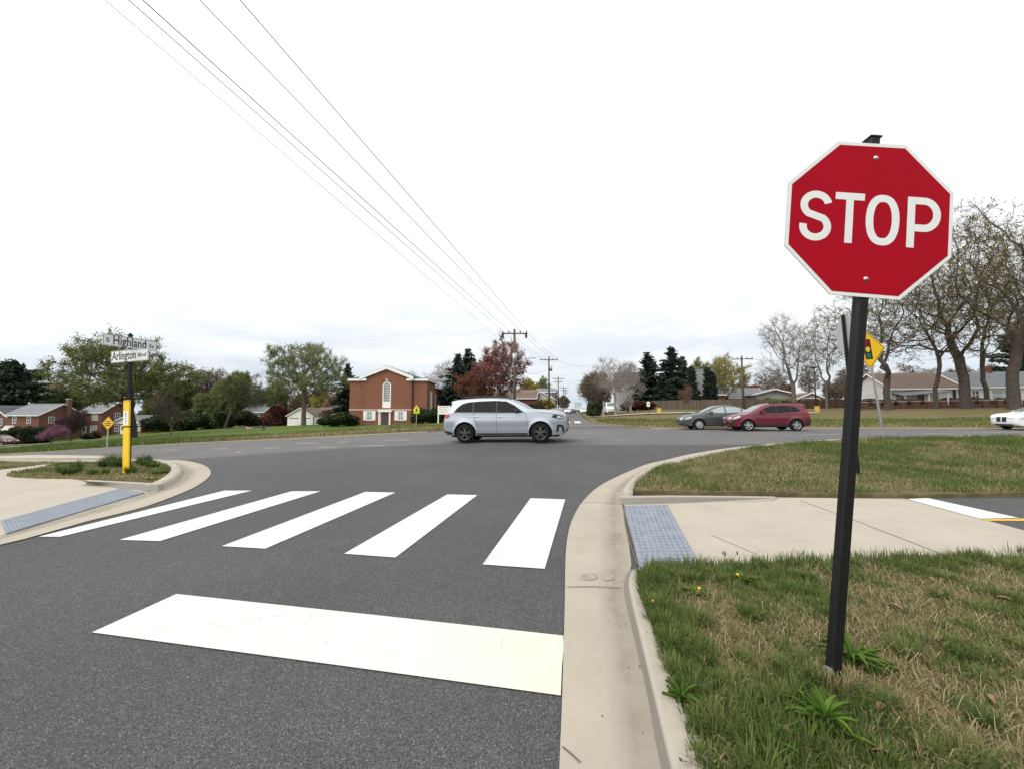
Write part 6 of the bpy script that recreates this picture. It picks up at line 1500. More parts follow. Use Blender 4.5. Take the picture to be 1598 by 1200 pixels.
# ------------------------------------------------------------------ trees
def grow(seed, lobes, trunk_h, step, natt=700, kill=1.6, infl=6.0, fork=None, lean=(0, 0), up=.15, jit=.25):
    rg = np.random.default_rng(seed); A = []
    vols = np.array([l[3]*l[4]*l[5] for l in lobes]); vols = vols/vols.sum()
    for l, v in zip(lobes, vols):
        k = max(6, int(natt*1.9*v)); d = rg.normal(size=(k, 3)); d /= np.linalg.norm(d, axis=1)[:, None]; r = rg.random(k)**(1/2.2)
        A.append(np.array(l[:3]) + d*r[:, None]*np.array(l[3:6]))
    A = np.concatenate(A); A = A[A[:, 2] > trunk_h*.6]
    nodes = [np.zeros(3)]; par = [-1]; k = int(trunk_h/step)+1
    for i in range(1, k+1):
        t = i/k; nodes.append(np.array([lean[0]*t+rg.normal()*.04*step, lean[1]*t+rg.normal()*.04*step, trunk_h*t])); par.append(i-1)
    nodes = np.array(nodes); par = list(par); alive = np.ones(len(A), bool)
    kill *= .78
    D = np.linalg.norm(A[:, None]-nodes[None], axis=2); near = D.argmin(1); nd_ = D.min(1)
    for it in range(140):
        act = alive & (nd_ < (infl if it > 6 else 1e9))
        if not act.any():
            act = alive.copy()
            if not act.any(): break
        idx = near[act]; dv = A[act]-nodes[idx]; dv /= np.linalg.norm(dv, axis=1)[:, None]+1e-9
        acc = np.zeros((len(nodes), 3)); np.add.at(acc, idx, dv); u = np.unique(idx)
        dirs = acc[u]/(np.linalg.norm(acc[u], axis=1)[:, None]+1e-9) + rg.normal(size=(len(u), 3))*jit + np.array([0, 0, up]); dirs /= np.linalg.norm(dirs, axis=1)[:, None]
        new = nodes[u]+dirs*step; base = len(nodes); nodes = np.r_[nodes, new]; par += list(u)
        D = np.linalg.norm(A[:, None]-new[None], axis=2); j = D.argmin(1); dm = D.min(1); b = dm < nd_; near[b] = base+j[b]; nd_[b] = dm[b]
        alive &= nd_ > kill
        if len(nodes) > 3500: break
    return nodes, np.array(par)
def ring_tubes(P, Q, rp, rq, n):
    d = Q-P; L = np.linalg.norm(d, axis=1)[:, None]; d = d/np.maximum(L, 1e-9)
    ref = np.where(np.abs(d[:, 2:3]) > .9, np.array([[1., 0, 0]]), np.array([[0, 0, 1.]])); a = np.cross(d, ref); a /= np.linalg.norm(a, axis=1)[:, None]; b = np.cross(d, a)
    t = np.arange(n)*2*np.pi/n; c, s = np.cos(t), np.sin(t); off = a[:, None]*c[None, :, None] + b[:, None]*s[None, :, None]
    P2 = P - d*rp[:, None]*.3; Q2 = Q + d*rq[:, None]*.4
    V = np.concatenate([P2[:, None]+off*rp[:, None, None], Q2[:, None]+off*rq[:, None, None]], 1).reshape(-1, 3)
    e = np.arange(len(P))[:, None, None]*2*n; k = np.arange(n); f = np.stack([k, (k+1) % n, n+(k+1) % n, n+k], 1)[None]
    return V, (e+f).reshape(-1, 4)
def quads(C, ax, ay):
    V = np.stack([C-ax-ay, C+ax-ay, C+ax+ay, C-ax+ay], 1).reshape(-1, 3); return V, (np.arange(len(C))[:, None]*4+np.arange(4))
def cat_mesh(parts):
    V = []; Fc = []; b = 0
    for v, f in parts: V.append(v); Fc.append(f+b); b += len(v)
    return np.concatenate(V), Fc
def tree_proto(seed, lobes, trunk_h, r0, step=1.0, natt=700, kill=1.5, tw=5, tl=1.0, twr=.016, leaves=6, ls=.16, lean=(0, 0), up=.15, tipr=.022, jit=.25, asp=.6, droop=0.0):
    rg = np.random.default_rng(seed+99); N, par = grow(seed, lobes, trunk_h, step, natt, kill, lean=lean, up=up, jit=jit)
    n = len(N); ch = np.zeros(n, int); acc = np.zeros(n); p_ = 2.1
    for i in range(1, n): ch[par[i]] += 1
    rad = np.zeros(n)
    for i in range(n-1, -1, -1):
        if ch[i] == 0: acc[i] = tipr**p_
        rad[i] = acc[i]**(1/p_)
        if par[i] >= 0: acc[par[i]] += acc[i]
    g_ = math.log(r0/tipr)/max(.1, math.log(rad[0]/tipr)); rad = tipr*(rad/tipr)**g_; zt = N[:, 2]; rad *= 1 + .3*np.exp(-zt/(.06*trunk_h*4+.3))*(np.arange(n) < trunk_h/step+2)
    ii = np.arange(1, n); pa = par[1:]; rp = np.minimum(rad[pa], rad[ii]*1.35); P, Q = N[pa], N[ii]; parts = []
    for lo, hi, ns_ in ((.12, 9, 9), (.05, .12, 6), (0, .05, 4)):
        m = (rad[ii] >= lo) & (rad[ii] < hi)
        if m.any(): parts.append(ring_tubes(P[m], Q[m], rp[m], rad[ii][m], ns_))
    Vt, Ft = cat_mesh(parts); trunk = np_mesh('trunk', Vt, [f for f in Ft]); trunk.polygons.foreach_set('use_smooth', [True]*len(trunk.polygons))
    # twigs on thin wood
    thin = np.where((rad < max(.05, tipr*2.2)) & (np.arange(n) > trunk_h/step+1))[0]; w = np.where(ch[thin] == 0, 2.2, 1.0); reps = np.maximum(1, np.round(tw*w*rg.uniform(.5, 1.5, len(thin)))).astype(int)
    src = np.repeat(thin, reps); d0 = N[src]-N[par[src]]; d0 /= np.linalg.norm(d0, axis=1)[:, None]+1e-9
    d = d0*.5 + rg.normal(size=(len(src), 3))*.6 + np.array([0, 0, up*1.2-droop]); d /= np.linalg.norm(d, axis=1)[:, None]; L = tl*rg.uniform(.45, 1.3, len(src))
    A0 = N[src] + d0*rg.uniform(-.5, .3, len(src))[:, None]*step; B0 = A0 + d*L[:, None]*.55; d2 = d + rg.normal(size=d.shape)*.3 + np.array([0, 0, .1-droop]); d2 /= np.linalg.norm(d2, axis=1)[:, None]; C0 = B0 + d2*L[:, None]*.5
    tp = [ring_tubes(A0, B0, np.full(len(A0), twr*1.3), np.full(len(A0), twr), 3), ring_tubes(B0, C0, np.full(len(A0), twr), np.full(len(A0), twr*.45), 3)]
    Vw, Fw = cat_mesh(tp); tone_w = np.full(sum(len(f) for f in Fw), .5)
    if leaves > 0:
        q = rg.poisson(leaves, len(src)); s2 = np.repeat(np.arange(len(src)), q); t = rg.random(len(s2))[:, None]; C = np.where(t < .5, A0[s2]*(1-2*t)+B0[s2]*2*t, B0[s2]*(2-2*t)+C0[s2]*(2*t-1)) + rg.normal(size=(len(s2), 3))*ls*.9
        a = rg.normal(size=C.shape); a /= np.linalg.norm(a, axis=1)[:, None]; b = np.cross(a, rg.normal(size=C.shape)); b /= np.linalg.norm(b, axis=1)[:, None]+1e-9
        sz = ls*rg.uniform(.5, 1.3, len(C))[:, None]; Vl, Fl = quads(C, a*sz*.5, b*sz*.5*asp)
        tone = np.clip(rg.normal(.45, .22, len(C)) + .25*(vnoise(C[:, 0]+C[:, 2], C[:, 1]-C[:, 2], .45, seed)-.5), 0, 1)
        crown = np_mesh('leaf_sprays', Vl, [Fl], tone)
    else: crown = None
    twm = np_mesh('twigs', Vw, Fw)
    return trunk, twm, crown
def lob(seed, n, cx, cy, cz, rx, ry, rz, s=.42):
    rg = random.Random(seed); out = []
    for k in range(n):
        a = rg.uniform(0, 6.283); e = rg.uniform(-.75, 1); c = math.sqrt(max(0, 1-e*e)); f = rg.uniform(.5, .78)
        q = s*rg.uniform(.75, 1.25); out.append((cx+rx*f*c*math.cos(a), cy+ry*f*c*math.sin(a), cz+rz*f*e, rx*q, ry*q, rz*q))
    out.append((cx, cy, cz, rx*.6, ry*.6, rz*.6)); return out
PRO = {}
def proto(k, *a, **kw): PRO[k] = tree_proto(*a, **kw)
proto('oak1', 3, lob(3, 12, 0, 0, 9.3, 8.5, 8.0, 5.0), 2.4, .60, .95, 900, 1.4, 5, 1.1, .016, 13, .17)
proto('oak2', 5, lob(5, 11, .5, 0, 11.2, 9.2, 8.5, 6.3), 4.2, .48, 1.0, 900, 1.5, 5, 1.2, .016, 13, .18)
proto('bud1', 8, lob(8, 12, 0, 0, 11.8, 9.0, 8.0, 8.2, .36), 2.6, .26, .95, 1000, 1.5, 3.2, 1.1, .011, 4.6, .12, up=.12, tipr=.017)
proto('bud2', 12, lob(12, 12, -1.0, 0, 13.0, 8.6, 8.0, 9.2, .36), 3.4, .42, .95, 1000, 1.5, 3.2, 1.1, .011, 4.6, .12, up=.14, tipr=.017)
proto('bud3', 17, lob(17, 10, 1.0, .5, 10.5, 7.4, 7.0, 7.0, .38), 3.0, .27, .9, 800, 1.5, 3.2, 1.0, .011, 3.8, .11, tipr=.017)
proto('bare1', 21, lob(21, 9, 0, 0, 9.5, 4.6, 4.6, 5.8, .45), 3.2, .28, .8, 650, 1.1, 5, 1.2, .014, 0, .1, up=.35, tipr=.018)
proto('bare2', 25, lob(25, 8, 0, 0, 7.2, 4.6, 4.4, 4.6, .45), 1.2, .26, .7, 650, 1.0, 5, 1.1, .014, 1.0, .10, up=.5, tipr=.018)
proto('round', 31, lob(31, 12, 0, 0, 7.2, 4.8, 4.8, 5.4, .42), 2.4, .30, .75, 800, 1.0, 5, .9, .015, 8, .15, up=.3)
proto('bushy', 35, lob(35, 12, 0, 0, 7.0, 4.6, 4.6, 6.2, .45), 1.6, .28, .8, 650, 1.1, 5, 1.0, .016, 15, .24, up=.2)
proto('bushy2', 39, lob(39, 13, 0, 0, 8.0, 5.2, 5.0, 7.0, .40), 2.2, .32, .9, 650, 1.2, 5, 1.1, .016, 11, .25, up=.15)
proto('thin', 43, lob(43, 10, 0, 0, 8.4, 4.2, 4.2, 7.0, .42), 2.6, .24, .85, 600, 1.2, 5, 1.2, .015, 4, .20, up=.25)
proto('small', 47, lob(47, 10, 0, 0, 3.3, 2.5, 2.4, 2.2, .36), .7, .10, .35, 500, .5, 6, .6, .010, 5, .085, up=.25, tipr=.010)
proto('airy', 51, lob(51, 9, 0, 0, 3.4, 2.1, 2.1, 2.3, .45), 1.1, .08, .35, 450, .55, 6, .7, .009, 1.6, .09, up=.3, tipr=.009)
proto('leaning', 55, lob(55, 8, 3.4, 0, 9.0, 5.4, 4.5, 4.6, .45), 3.6, .36, .9, 600, 1.3, 5, 1.1, .016, 7, .20, lean=(1.6, 0))
def shrub_mesh(seed, n, ls, lobes):
    rg = np.random.default_rng(seed); V = []; T = []
    w = np.array([l[3]*l[4]*l[5] for l in lobes]); w = (w/w.sum()*n).astype(int); C = []; 
    for l, k in zip(lobes, w):
        d = rg.normal(size=(k, 3)); d /= np.linalg.norm(d, axis=1)[:, None]; r = rg.random(k)**.30; C.append(np.array(l[:3])+d*r[:, None]*np.array(l[3:6]))
    C = np.concatenate(C); C = C[C[:, 2] > .02]; a = rg.normal(size=C.shape); a /= np.linalg.norm(a, axis=1)[:, None]; b = np.cross(a, rg.normal(size=C.shape)); b /= np.linalg.norm(b, axis=1)[:, None]+1e-9
    sz = ls*rg.uniform(.6, 1.4, len(C))[:, None]; Vq, Fq = quads(C, a*sz*.5, b*sz*.3)
    return np_mesh('foliage', Vq, [Fq], np.clip(rg.normal(.45, .22, len(C)), 0, 1))
SHR = [shrub_mesh(2, 3200, .16, lob(2, 7, 0, 0, .75, 1.2, 1.0, .8, .5)), shrub_mesh(4, 3600, .17, lob(4, 9, 0, 0, .9, 1.0, 1.0, 1.0, .5)), shrub_mesh(6, 6000, .17, [(x*.9, 0, .7, .75, .6, .75) for x in range(-3, 4)])]
def stem_mesh(n):
    mb = MB(); rg = random.Random(n)
    for k in range(6): a = rg.uniform(0, 6.28); mb.tube([(0, 0, -.1), (.3*math.cos(a), .3*math.sin(a), .6), (.7*math.cos(a), .7*math.sin(a), 1.2)], [.03, .02, .008], 4)
    me = bpy.data.meshes.new('stem'); me.from_pydata([tuple(v) for v in mb.v], [], mb.f); return me
STEM = stem_mesh(3)
def setmat(o, m):
    me = o.data
    if not me.materials: me.materials.append(None)
    o.material_slots[0].link = 'OBJECT'; o.material_slots[0].material = m
def part(name, me, m, parent):
    o = bpy.data.objects.new(name, me); COL.objects.link(o); o.parent = parent; setmat(o, m); return o
def tree(k, u, z, hgt_v, label, leaf, bark='bark', name='tree', sx=1.0, rz=None, dz=-.05, group=None, cat='tree', twig=None):
    q = ground_pt(u, z, dz); tr, tw, cr = PRO[k]
    if not hasattr(tree, 'H'): tree.H = {}
    if k not in tree.H: tree.H[k] = max(v.co.z for v in tw.vertices)
    s = (W(u, hgt_v, z).z - q.z)/tree.H[k]
    e = empty(name, q, R(random.Random(int(u*7+z)).uniform(0, 360)) if rz is None else rz, label, cat, group); e.scale = (s*sx, s*sx, s)
    t = part('trunk', tr, M[bark], e); c = part('twigs', tw, M[twig or bark], t)
    if cr: part('crown', cr, M[leaf], e)
    return e
def shrub(i, u, z, w, h, label, leaf, name='shrub', rz=0, dz=0.0):
    q = ground_pt(u, z, dz); e = empty(name, q, rz, label, 'shrub'); e.scale = (w, w if i != 2 else h, h); part('foliage', SHR[i], M[leaf], e); part('stem', STEM, M['darkbark'], e); return e
def conifer_mesh(seed, h, r, nlev, dens_, droop, ls, top_p=1.0, base_z=.06, gap=.0):
    rg = np.random.default_rng(seed); C = []; A = []; S = []; tubes = [(np.array([0, 0, -.2]), np.array([0, 0, h*.97]), h*.018, .02)]
    for i in range(nlev):
        f = (i+.5)/nlev; z = h*(base_z+(1-base_z)*f); R_ = r*(1-f)**top_p*rg.uniform(.78, 1.18)+.12; nb = max(4, int(5+5*(1-f)))
        for k in range(nb):
            if rg.random() < gap: continue
            a = rg.uniform(0, 6.283); L = R_*rg.uniform(.7, 1.15); m = max(3, int(L*dens_)); t = (np.arange(m)+rg.random(m))/m
            up_ = .18 if f > .6 else 0; zz = z + up_*L*t - droop*L*t**1.6 + .10*L*t**3
            P = np.c_[np.cos(a)*L*t, np.sin(a)*L*t, zz]; side = np.array([-np.sin(a), np.cos(a), 0]); wd = L*.28*(1-t*.7)+.1
            for rep in range(3 if ls > .4 and base_z > .2 else 2): C.append(P + side*(rg.uniform(-1, 1, m)*wd)[:, None] + rg.normal(size=(m, 3))*ls*.25 - np.array([0, 0, .12])*rep*rg.random(m)[:, None]); A.append(np.repeat([[np.cos(a), np.sin(a), -droop*.8]], m, 0)); S.append(np.full(m, 1.0))
            tubes.append((np.array([0, 0, z]), P[-1]*np.array([.8, .8, 1]), .035, .01))
    C = np.concatenate(C); A = np.concatenate(A) + rg.normal(size=C.shape)*.45; A /= np.linalg.norm(A, axis=1)[:, None]; B = np.cross(A, rg.normal(size=C.shape)); B /= np.linalg.norm(B, axis=1)[:, None]
    sz = ls*rg.uniform(.6, 1.3, len(C))[:, None]; V, Fq = quads(C, A*sz*.6, B*sz*.22); crown = np_mesh('crown', V, [Fq], np.clip(rg.normal(.42, .22, len(C)), 0, 1))
    P = np.array([t[0] for t in tubes]); Q = np.array([t[1] for t in tubes]); Vt, Ft = ring_tubes(P, Q, np.array([t[2] for t in tubes]), np.array([t[3] for t in tubes]), 5)
    return np_mesh('trunk', Vt, [Ft]), crown
CON = dict(spruce1=conifer_mesh(3, 10, 3.1, 26, 9, .30, .42, .85), spruce2=conifer_mesh(5, 10, 2.6, 24, 9, .22, .42, .8, gap=.12), spruce3=conifer_mesh(7, 10, 2.9, 22, 9, .15, .45, .75, gap=.2),
           pine=conifer_mesh(9, 12, 5.2, 17, 11, -.02, .46, .42, .28, .22), column=conifer_mesh(11, 8, .85, 40, 26, -.6, .26, .35, .02))
def conifer(k, u, z, vtop, label, leaf='spruce', sx=1.0, name='conifer', rz=0.0, dz=-.05):
    q = ground_pt(u, z, dz); hh = {'pine': 12, 'column': 8}.get(k, 10); s = (W(u, vtop, z).z-q.z)/hh; e = empty(name, q, rz, label, 'tree'); e.scale = (s*sx, s*sx, s)
    part('trunk', CON[k][0], M['darkbark'], e); part('crown', CON[k][1], M[leaf], e); return e
# --- left
conifer('pine', 14, 112, 566, 'dark pine behind the brick houses at the left picture edge', 'pine', 1.15, 'pine_tree')
conifer('pine', -14, 125, 590, 'lower dark pine cut by the left picture edge', 'pine', 1.2, 'pine_tree', 2)
conifer('spruce3', 63, 120, 632, 'small dark conifer below the tan tower', 'pine', 1.3)
tree('oak1', 206, 58, 519, 'large spreading oak with pale green young leaves behind the street name post', 'olive', 'darkbark', 'oak_tree', 1.08, R(40))
tree('oak2', 474, 80, 525, 'big round oak in young leaf with a thick trunk in front of the white garage', 'oakgreen', 'bark', 'oak_tree', .92, R(20))
tree('leaning', 352, 88, 585, 'dark leaning tree with several slanting stems left of the big oak by the garage', 'leafgreen', 'darkbark', 'tree', .85, R(-15))
tree('small', 84, 58, 661, 'pink blossoming redbud before the brick houses', 'redbud', 'darkbark', 'redbud_tree', 1.25)
tree('small', 113, 74, 636, 'dark purple-leaved plum between the two brick houses', 'plum', 'darkbark', 'plum_tree', 1.05)
tree('airy', 268, 60, 620, 'slender young tree with thin reddish twigs on the left lawn', 'brownbud', 'bark', 'young_tree', 1.1, twig='bark')
tree('airy', 508, 72, 637, 'small red-twigged tree before the pale fence near the church', 'redshrub', 'darkbark', 'young_tree', 1.35)
rows = [('bushy',96,128,604,'leafgreen','rounded dull green tree directly above the chimney of the brick house',1.1),('bushy2',128,135,608,'olive','olive green tree above the gap between the brick houses',1.1),('bushy',160,130,606,'leafgreen','green tree left of the spreading oak crown, above the grey roof',1.0),
 ('bushy2',238,112,612,'olive','dark olive tree behind the trunk of the spreading oak',1.0),('thin',262,105,590,'brownbud','thin brown tree right of the spreading oak',1.0),('bushy',286,108,592,'leafgreen','dark green tree between spreading oak and thin brown tree',.9),
 ('thin',306,118,572,'brownbud','tall bare reddish tree on the skyline between the two oaks, left one',1.0),('thin',330,120,571,'brownbud','tall bare reddish tree on the skyline between the two oaks, right one',1.0),('bushy',318,104,612,'olive','olive bush-like tree under the tall bare reddish trees',1.1),
 ('bushy2',346,104,590,'springgreen','yellowish green tree left of the leaning dark tree',.8),('bushy',372,112,578,'olive','olive tree rising behind the leaning dark tree',.8),('thin',398,110,596,'leafgreen','loose green tree behind the roof of the half hidden brick house',1.0),
 ('bushy2',412,124,602,'olive','olive tree directly behind the half hidden brick house',1.0),('bushy',436,112,610,'leafgreen','dark green tree left of the white garage',1.0),('thin',452,120,600,'brownbud','brown thin tree above the white garage roof',1.0),('bushy2',500,120,600,'yellowgreen','yellowish tree behind the brown-roofed house',.9),
 ('thin',518,112,604,'rustmaple','reddish brown tree left of the dark conifer by the church',1.0),('bushy',226,118,640,'leafgreen','low dark green tree behind the white gable annex',1.4)]
for k, u, z, v, lf, lb, sx in rows: tree(k, u, z, v, lb, lf, 'darkbark', 'tree', sx)
conifer('spruce1', 541, 92, 568, 'dark broad conifer left of the church', 'spruce', 1.0)
for i, u, z, w_, h_, lf, lb in [(0,28,80,2.1,2.2,'shrub','dark rounded shrub at the porch of the brick house'),(1,46,78,1.7,2.0,'shrub','dark shrub left of the pink blossoming tree'),(1,66,81,1.5,2.0,'shrub','dark green shrub right behind the pink blossoming tree'),(0,140,84,1.2,1.0,'shrub','low shrub by the front door of the green-grey roofed house'),(0,152,86,1.0,1.2,'redshrub','reddish shrub behind the amber diamond sign'),
    (0,250,92,3.0,2.6,'shrub','dark shrub on the lawn edge right of the annex'),(1,285,92,3.0,2.6,'shrub','dark shrub at the lawn edge left of the leaning tree'),(0,318,90,3.2,2.4,'shrub','wide dark shrub at the lawn edge under the bare reddish trees'),(1,345,90,2.6,2.3,'shrub','dark shrub at the foot of the leaning tree'),(0,385,94,2.6,2.6,'shrub','dark shrub in front of the half hidden brick house'),(1,430,92,2.6,3.0,'redshrub','dark reddish shrub left of the white garage'),
    (0,516,60,1.5,1.1,'shrub','low dark hedge shrub left of the church front'),(0,537,57,2.0,1.35,'shrub','broad dark hedge shrub against the left church corner'),(1,652,56,1.1,1.3,'shrub','clipped dark shrub behind the five-sided yellow sign'),(0,668,55,1.5,1.35,'shrub','dark shrub at the right church corner'),(1,680,57,1.2,1.3,'shrub','dark shrub behind the white notice board'),(2,420,97,1.5,1.6,'redshrub','low dark red hedge behind the walking person')]:
    shrub(i, u, z, w_, h_, lb, lf)
# --- centre
for u, z, v, lb in [(648,120,575,'small bare tree just above the church roof'),(678,115,563,'bare grey tree between the church and the dark conifers, left one'),(698,112,558,'bare grey tree between the church and the dark conifers, right one')]: tree('bare1', u, z, v, lb, 'greytwig', 'palebark', 'bare_tree', 1.0)
conifer('spruce1', 714, 74, 553, 'dark green spruce left of the red maple, pointed top', 'spruce', 1.25, 'spruce_tree')
conifer('spruce2', 731, 78, 545, 'second dark spruce partly behind the red maple', 'spruce', 1.3, 'spruce_tree', 1)
tree('round', 779, 64, 517, 'red maple in bloom with a rounded crown behind the tall utility pole', 'redmaple', 'darkbark', 'maple_tree', 1.0, R(70))
tree('round', 742, 66, 562, 'rust-brown maple lower left of the red maple', 'rustmaple', 'darkbark', 'maple_tree', .9, R(10))
shrub(0, 762, 60, 2.4, 2.2, 'brown-red bushes under the red maple', 'redshrub')
for k, u, z, v, lf, lb in [('bushy',826,140,590,'yellowgreen','pale green tree above the white street house'),('bushy2',845,150,586,'springgreen','fresh green tree behind the slim second pole, on its left'),('thin',868,140,606,'brownbud','brown tree behind the third pole of the side street'),('bushy',862,120,622,'rustmaple','rusty low tree on the left of the side street'),('bushy',880,170,616,'brownbud','far brown tree at the vanishing end of the side street')]:
    tree(k, u, z, v, lb, lf, 'darkbark', 'tree', .9)
shrub(1, 851, 90, 2.0, 2.2, 'yellow-green rounded shrub before the street house', 'yellowgreen'); shrub(0, 836, 84, 2.0, 1.8, 'dark shrub below the white street house', 'shrub')
# --- right of the side street
tree('thin', 918, 66, 584, 'dense brown twiggy tree at the right of the side street, nearest the street', 'brownbud', 'bark', 'tree', 1.2)
tree('bushy', 934, 70, 580, 'brown-green budding tree left of the white van', 'brownbud', 'bark', 'tree', 1.15)
tree('bare2', 961, 52, 553, 'vase-shaped bare tree with pale stems beside the white van', 'greytwig', 'palebark', 'bare_tree', 1.05)
tree('bare2', 984, 60, 565, 'second bare vase-shaped tree right of the one beside the van', 'greytwig', 'palebark', 'bare_tree', .9, 2)
tree('bare1', 925, 110, 565, 'tall bare tree rising behind the brown twiggy trees', 'greytwig', 'palebark', 'bare_tree', 1.1)
tree('airy', 979, 50, 614, 'tiny tree in white blossom in front of the dark two-storey house', 'blossom', 'bark', 'blossom_tree', .9)
tree('bushy2', 1000, 78, 612, 'brown-red budding tree in front of the dark two-storey house', 'brownbud', 'darkbark', 'tree', .6)
shrub(1, 926, 50, .95, 1.15, 'dark green rounded bush at the right street corner', 'shrub'); shrub(0, 1000, 62, 2.0, 1.1, 'low reddish hedge at the left end of the wooden fence', 'redshrub')
conifer('spruce2', 1013, 74, 550, 'dark spruce, left of the pair behind the wooden fence', 'spruce', 1.5, 'spruce_tree')
conifer('spruce3', 1049, 76, 543, 'tallest dark spruce behind the wooden fence', 'spruce', 1.45, 'spruce_tree', 1)
conifer('spruce1', 1067, 78, 557, 'dark spruce leaning close to the tallest one, on its right', 'spruce', 1.1, 'spruce_tree', 2)
conifer('spruce1', 1036, 72, 585, 'lower dark spruce filling the gap between the two tall ones', 'spruce', 1.7, 'spruce_tree', 3)
for u, v, lb in [(1081,573,'thin dark columnar cypress at the left eave of the steep roof'),(1106,574,'dark columnar cypress right of the steep roof, left of two'),(1114,582,'dark columnar cypress right of the steep roof, right of two')]: conifer('column', u, 70, v, lb, 'spruce', 1.0, 'cypress_tree')
tree('bushy2', 1098, 100, 556, 'olive green tree behind the columnar cypresses', 'springgreen', 'bark', 'tree', .8)
tree('round', 1136, 78, 546, 'yellow-green tree in young leaf behind the wooden fence', 'yellowgreen', 'bark', 'tree', .95)
tree('airy', 1070, 44, 598, 'slender brown young tree in front of the wooden fence', 'rustmaple', 'bark', 'young_tree', .7)
for k, u, z, v, lb, lf in [('thin',1190,105,580,'grey-brown thin tree behind the small grey bungalow, left','brownbud'),('thin',1212,100,572,'grey-brown thin tree behind the small grey bungalow, right','brownbud'),('bushy',1176,96,600,'low rusty tree left of the small grey bungalow','rustmaple'),('thin',1262,105,566,'brown thin tree behind the light pole','brownbud')]: tree(k, u, z, v, lb, lf, 'bark', 'tree', 1.1, twig='bark')
shrub(0, 1212, 68, 2.6, 1.3, 'yellow-green hedge below the small grey bungalow', 'olive')
tree('bare1', 1240, 56, 478, 'tall bare tree behind the dark red car, fine pale twigs', 'greytwig', 'bark', 'bare_tree', 1.0, 1, twig='palebark')
tree('bud3', 1291, 54, 476, 'tall thin budding tree left of the stop sign post', 'oakbud', 'bark', 'bare_tree', .7)
tree('bud3', 1386, 46, 420, 'dark budding oak seen just right of the stop sign post', 'oakbud', 'darkbark', 'oak_tree', 1.15, R(200))
tree('bud1', 1462, 46, 392, 'budding oak with thick limbs in front of the left white bungalow', 'oakbud', 'darkbark', 'oak_tree', .8, R(120))
tree('bud2', 1508, 45, 330, 'tall budding oak forking low, left of the wide front window', 'oakbud', 'darkbark', 'oak_tree', .95, R(0))
tree('bud1', 1541, 47, 390, 'budding oak with rounded trunk before the wide front window', 'oakbud', 'darkbark', 'oak_tree', .85, R(250))
tree('bud2', 1583, 41, 300, 'largest budding oak with the thickest trunk near the right picture edge', 'oakbud', 'darkbark', 'oak_tree', .95, R(140))
tree('bud1', 1680, 46, 330, 'budding oak whose limbs reach in from the right picture edge', 'oakbud', 'darkbark', 'oak_tree', 1.0, R(30))
tree('bushy', 1402, 62, 588, 'dark brown evergreen mass left of the sloping porch roof', 'brownbud', 'darkbark', 'tree', .75)
conifer('pine', 1602, 72, 520, 'dark pine behind the white bungalow at the right picture edge', 'pine', 1.0, 'pine_tree')
tree('thin', 1345, 75, 560, 'brown thicket tree behind the stop sign post', 'brownbud', 'bark', 'tree', 1.4)
tree('thin', 1318, 82, 575, 'brown thicket tree left of the stop sign post', 'brownbud', 'bark', 'tree', 1.3)
for u, w_, lb in [(1372,2.0,'brown shrub along the garden wall under the yellow diamond sign'),(1418,1.2,'low brown shrub by the porch of the left bungalow'),(1490,1.3,'low shrub under the window with the dark shutter'),(1527,1.0,'low shrub between two oak trunks'),(1563,1.1,'low shrub under the wide front window')]: shrub(0, u, 53.5, w_, .9, lb, 'brownbud')

for k, u, z, v, lf, lb, sx in [('thin',248,128,578,'brownbud','tall grey-brown tree on the skyline right of the spreading oak crown',1.2),('bushy2',276,130,588,'olive','olive tree in the far line left of the tall bare reddish trees',1.1),
  ('thin',338,132,576,'brownbud','tall grey-brown tree above the yellowish green tree of the far line',1.2),('bushy2',362,130,590,'brownbud','brown far tree filling the gap by the leaning dark tree',1.1),('thin',388,134,580,'olive','thin olive tree high in the far line left of the big oak by the garage',1.1),
  ('bushy2',428,130,592,'brownbud','brown far tree just left of the big oak trunk by the garage',1.1),('bushy2',470,128,606,'olive','olive far tree behind the garage gable and oak trunk',1.1),('thin',1420,84,566,'brownbud','brown bare tree behind the left white bungalow roof',1.3),('thin',1458,88,572,'oakbud','budding tree behind the ridge of the left white bungalow',1.3),('bushy2',1496,86,568,'brownbud','brown tree behind the joint of the two white bungalows',1.1),
  ('thin',1548,88,566,'oakbud','budding tree behind the grey roof of the right white bungalow',1.3),('bushy2',1300,92,592,'brownbud','low brown tree behind the thickets by the stop sign post',1.2),('thin',1164,104,588,'brownbud','brown thin tree behind the brown utility pole',1.2),('bushy',1228,90,598,'brownbud','low brown tree behind the small shed',1.2)]:
    tree(k, u, z, v, lb, lf, 'bark', 'tree', sx, twig='bark')
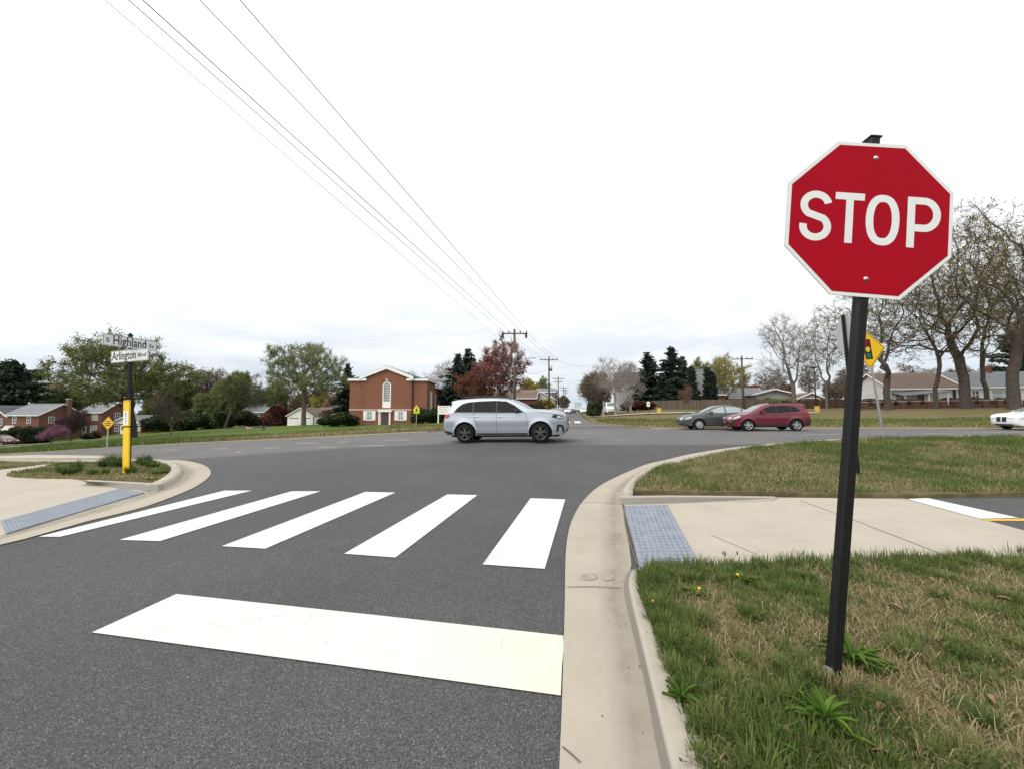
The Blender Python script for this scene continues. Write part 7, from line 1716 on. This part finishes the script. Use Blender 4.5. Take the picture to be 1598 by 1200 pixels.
# ------------------------------------------------------------------ person and dog
def skinned(name, verts, edges, radii, mat, root_i=0, sub=2, parent=None):
    me = bpy.data.meshes.new(name); me.from_pydata(verts, edges, []); o = bpy.data.objects.new(name, me); COL.objects.link(o)
    s = o.modifiers.new('s', 'SKIN'); sub_ = o.modifiers.new('u', 'SUBSURF'); sub_.levels = sub; sub_.render_levels = sub
    for i, v in enumerate(me.skin_vertices[0].data): r = radii[i]; v.radius = (r, r) if not isinstance(r, tuple) else r; v.use_root = i == root_i
    bpy.context.view_layer.update(); m2 = bpy.data.meshes.new_from_object(o.evaluated_get(bpy.context.evaluated_depsgraph_get())); bpy.data.objects.remove(o)
    ob = link(name, m2, mat, parent, True); return ob
q = ground_pt(412.5, 66, .10); pe = empty('person', q, R(200), 'person in dark clothes walking on the left lawn with a tan dog', 'person')
V = [(0,0,.95),(0,0,1.15),(.01,0,1.38),(.02,0,1.50),(.03,0,1.60),(.05,0,1.70), (.0,.09,.90),(.14,.10,.50),(.06,.10,.09),(.22,.11,.05), (.0,-.09,.90),(-.06,-.10,.50),(-.26,-.10,.14),(-.16,-.11,.06), (0,.19,1.42),(-.06,.24,1.16),(.05,.25,.94),(.09,.25,.85), (0,-.19,1.42),(.06,-.24,1.16),(.26,-.24,1.04),(.34,-.23,1.02)]
E = [(0,1),(1,2),(2,3),(3,4),(4,5),(0,6),(6,7),(7,8),(8,9),(0,10),(10,11),(11,12),(12,13),(2,14),(14,15),(15,16),(16,17),(2,18),(18,19),(19,20),(20,21)]
Rd = [.15,.145,.16,.065,.095,.085,.095,.065,.048,.04,.095,.065,.048,.04,.065,.052,.040,.04,.065,.052,.040,.04]
skinned('body', V, E, Rd, M['navy'], parent=pe)
mb = MB(); mb.sphere((.045,0,1.66), .085, .075, .10, 10, 8); mb.build('face', M['skin'], pe, True); mb = MB(); mb.sphere((.025,0,1.70), .095, .085, .095, 10, 8); mb.build('hair', M['hair'], pe, True)
for sg, x, z in ((1, .10, .83), (-1, .36, 1.01)):
    hv = [(x,sg*.245,z),(x+.03,sg*.245,z-.05)]; he = [(0,1)]; hr = [.034,.032]
    for k, dy in enumerate((-.03,-.01,.01,.03)): b_ = len(hv); hv += [(x+.05,sg*.245+dy,z-.09),(x+.055,sg*.245+dy,z-.13+.01*abs(k-1.5))]; he += [(1,b_),(b_,b_+1)]; hr += [.010,.008]
    b_ = len(hv); hv += [(x+.05,sg*.245+.05,z-.04),(x+.07,sg*.245+.055,z-.075)]; he += [(0,b_),(b_,b_+1)]; hr += [.011,.009]
    skinned('hand', hv, he, hr, M['skin'], 0, 1, pe)
q = ground_pt(390.5, 66, .10); dg = empty('dog', q, R(190), 'tan dog standing on the left lawn ahead of the walking person', 'dog')
V = [(-.30,0,.50),(0,0,.50),(.26,0,.52),(.40,0,.64),(.50,0,.74),(.66,0,.70), (-.34,.09,.42),(-.28,.09,.26),(-.40,.09,.16),(-.38,.09,.02),(-.33,.09,.015), (-.34,-.09,.42),(-.28,-.09,.26),(-.40,-.09,.16),(-.38,-.09,.02),(-.33,-.09,.015), (.24,.09,.40),(.22,.09,.22),(.24,.09,.02),(.29,.09,.015), (.24,-.09,.40),(.22,-.09,.22),(.24,-.09,.02),(.29,-.09,.015), (-.44,0,.56),(-.60,0,.68),(-.70,0,.80), (.48,.06,.82),(.45,.08,.77),(.48,-.06,.82),(.45,-.08,.77)]
E = [(0,1),(1,2),(2,3),(3,4),(4,5),(0,6),(6,7),(7,8),(8,9),(9,10),(0,11),(11,12),(12,13),(13,14),(14,15),(2,16),(16,17),(17,18),(18,19),(2,20),(20,21),(21,22),(22,23),(0,24),(24,25),(25,26),(4,27),(27,28),(4,29),(29,30)]
Rd = [.12,.125,.155,.10,.09,.05,.085,.05,.032,.026,.03,.085,.05,.032,.026,.03,.06,.042,.028,.032,.06,.042,.028,.032,.05,.03,.02,.03,.025,.03,.025]
skinned('body', V, E, Rd, M['tan'], 1, 2, dg)
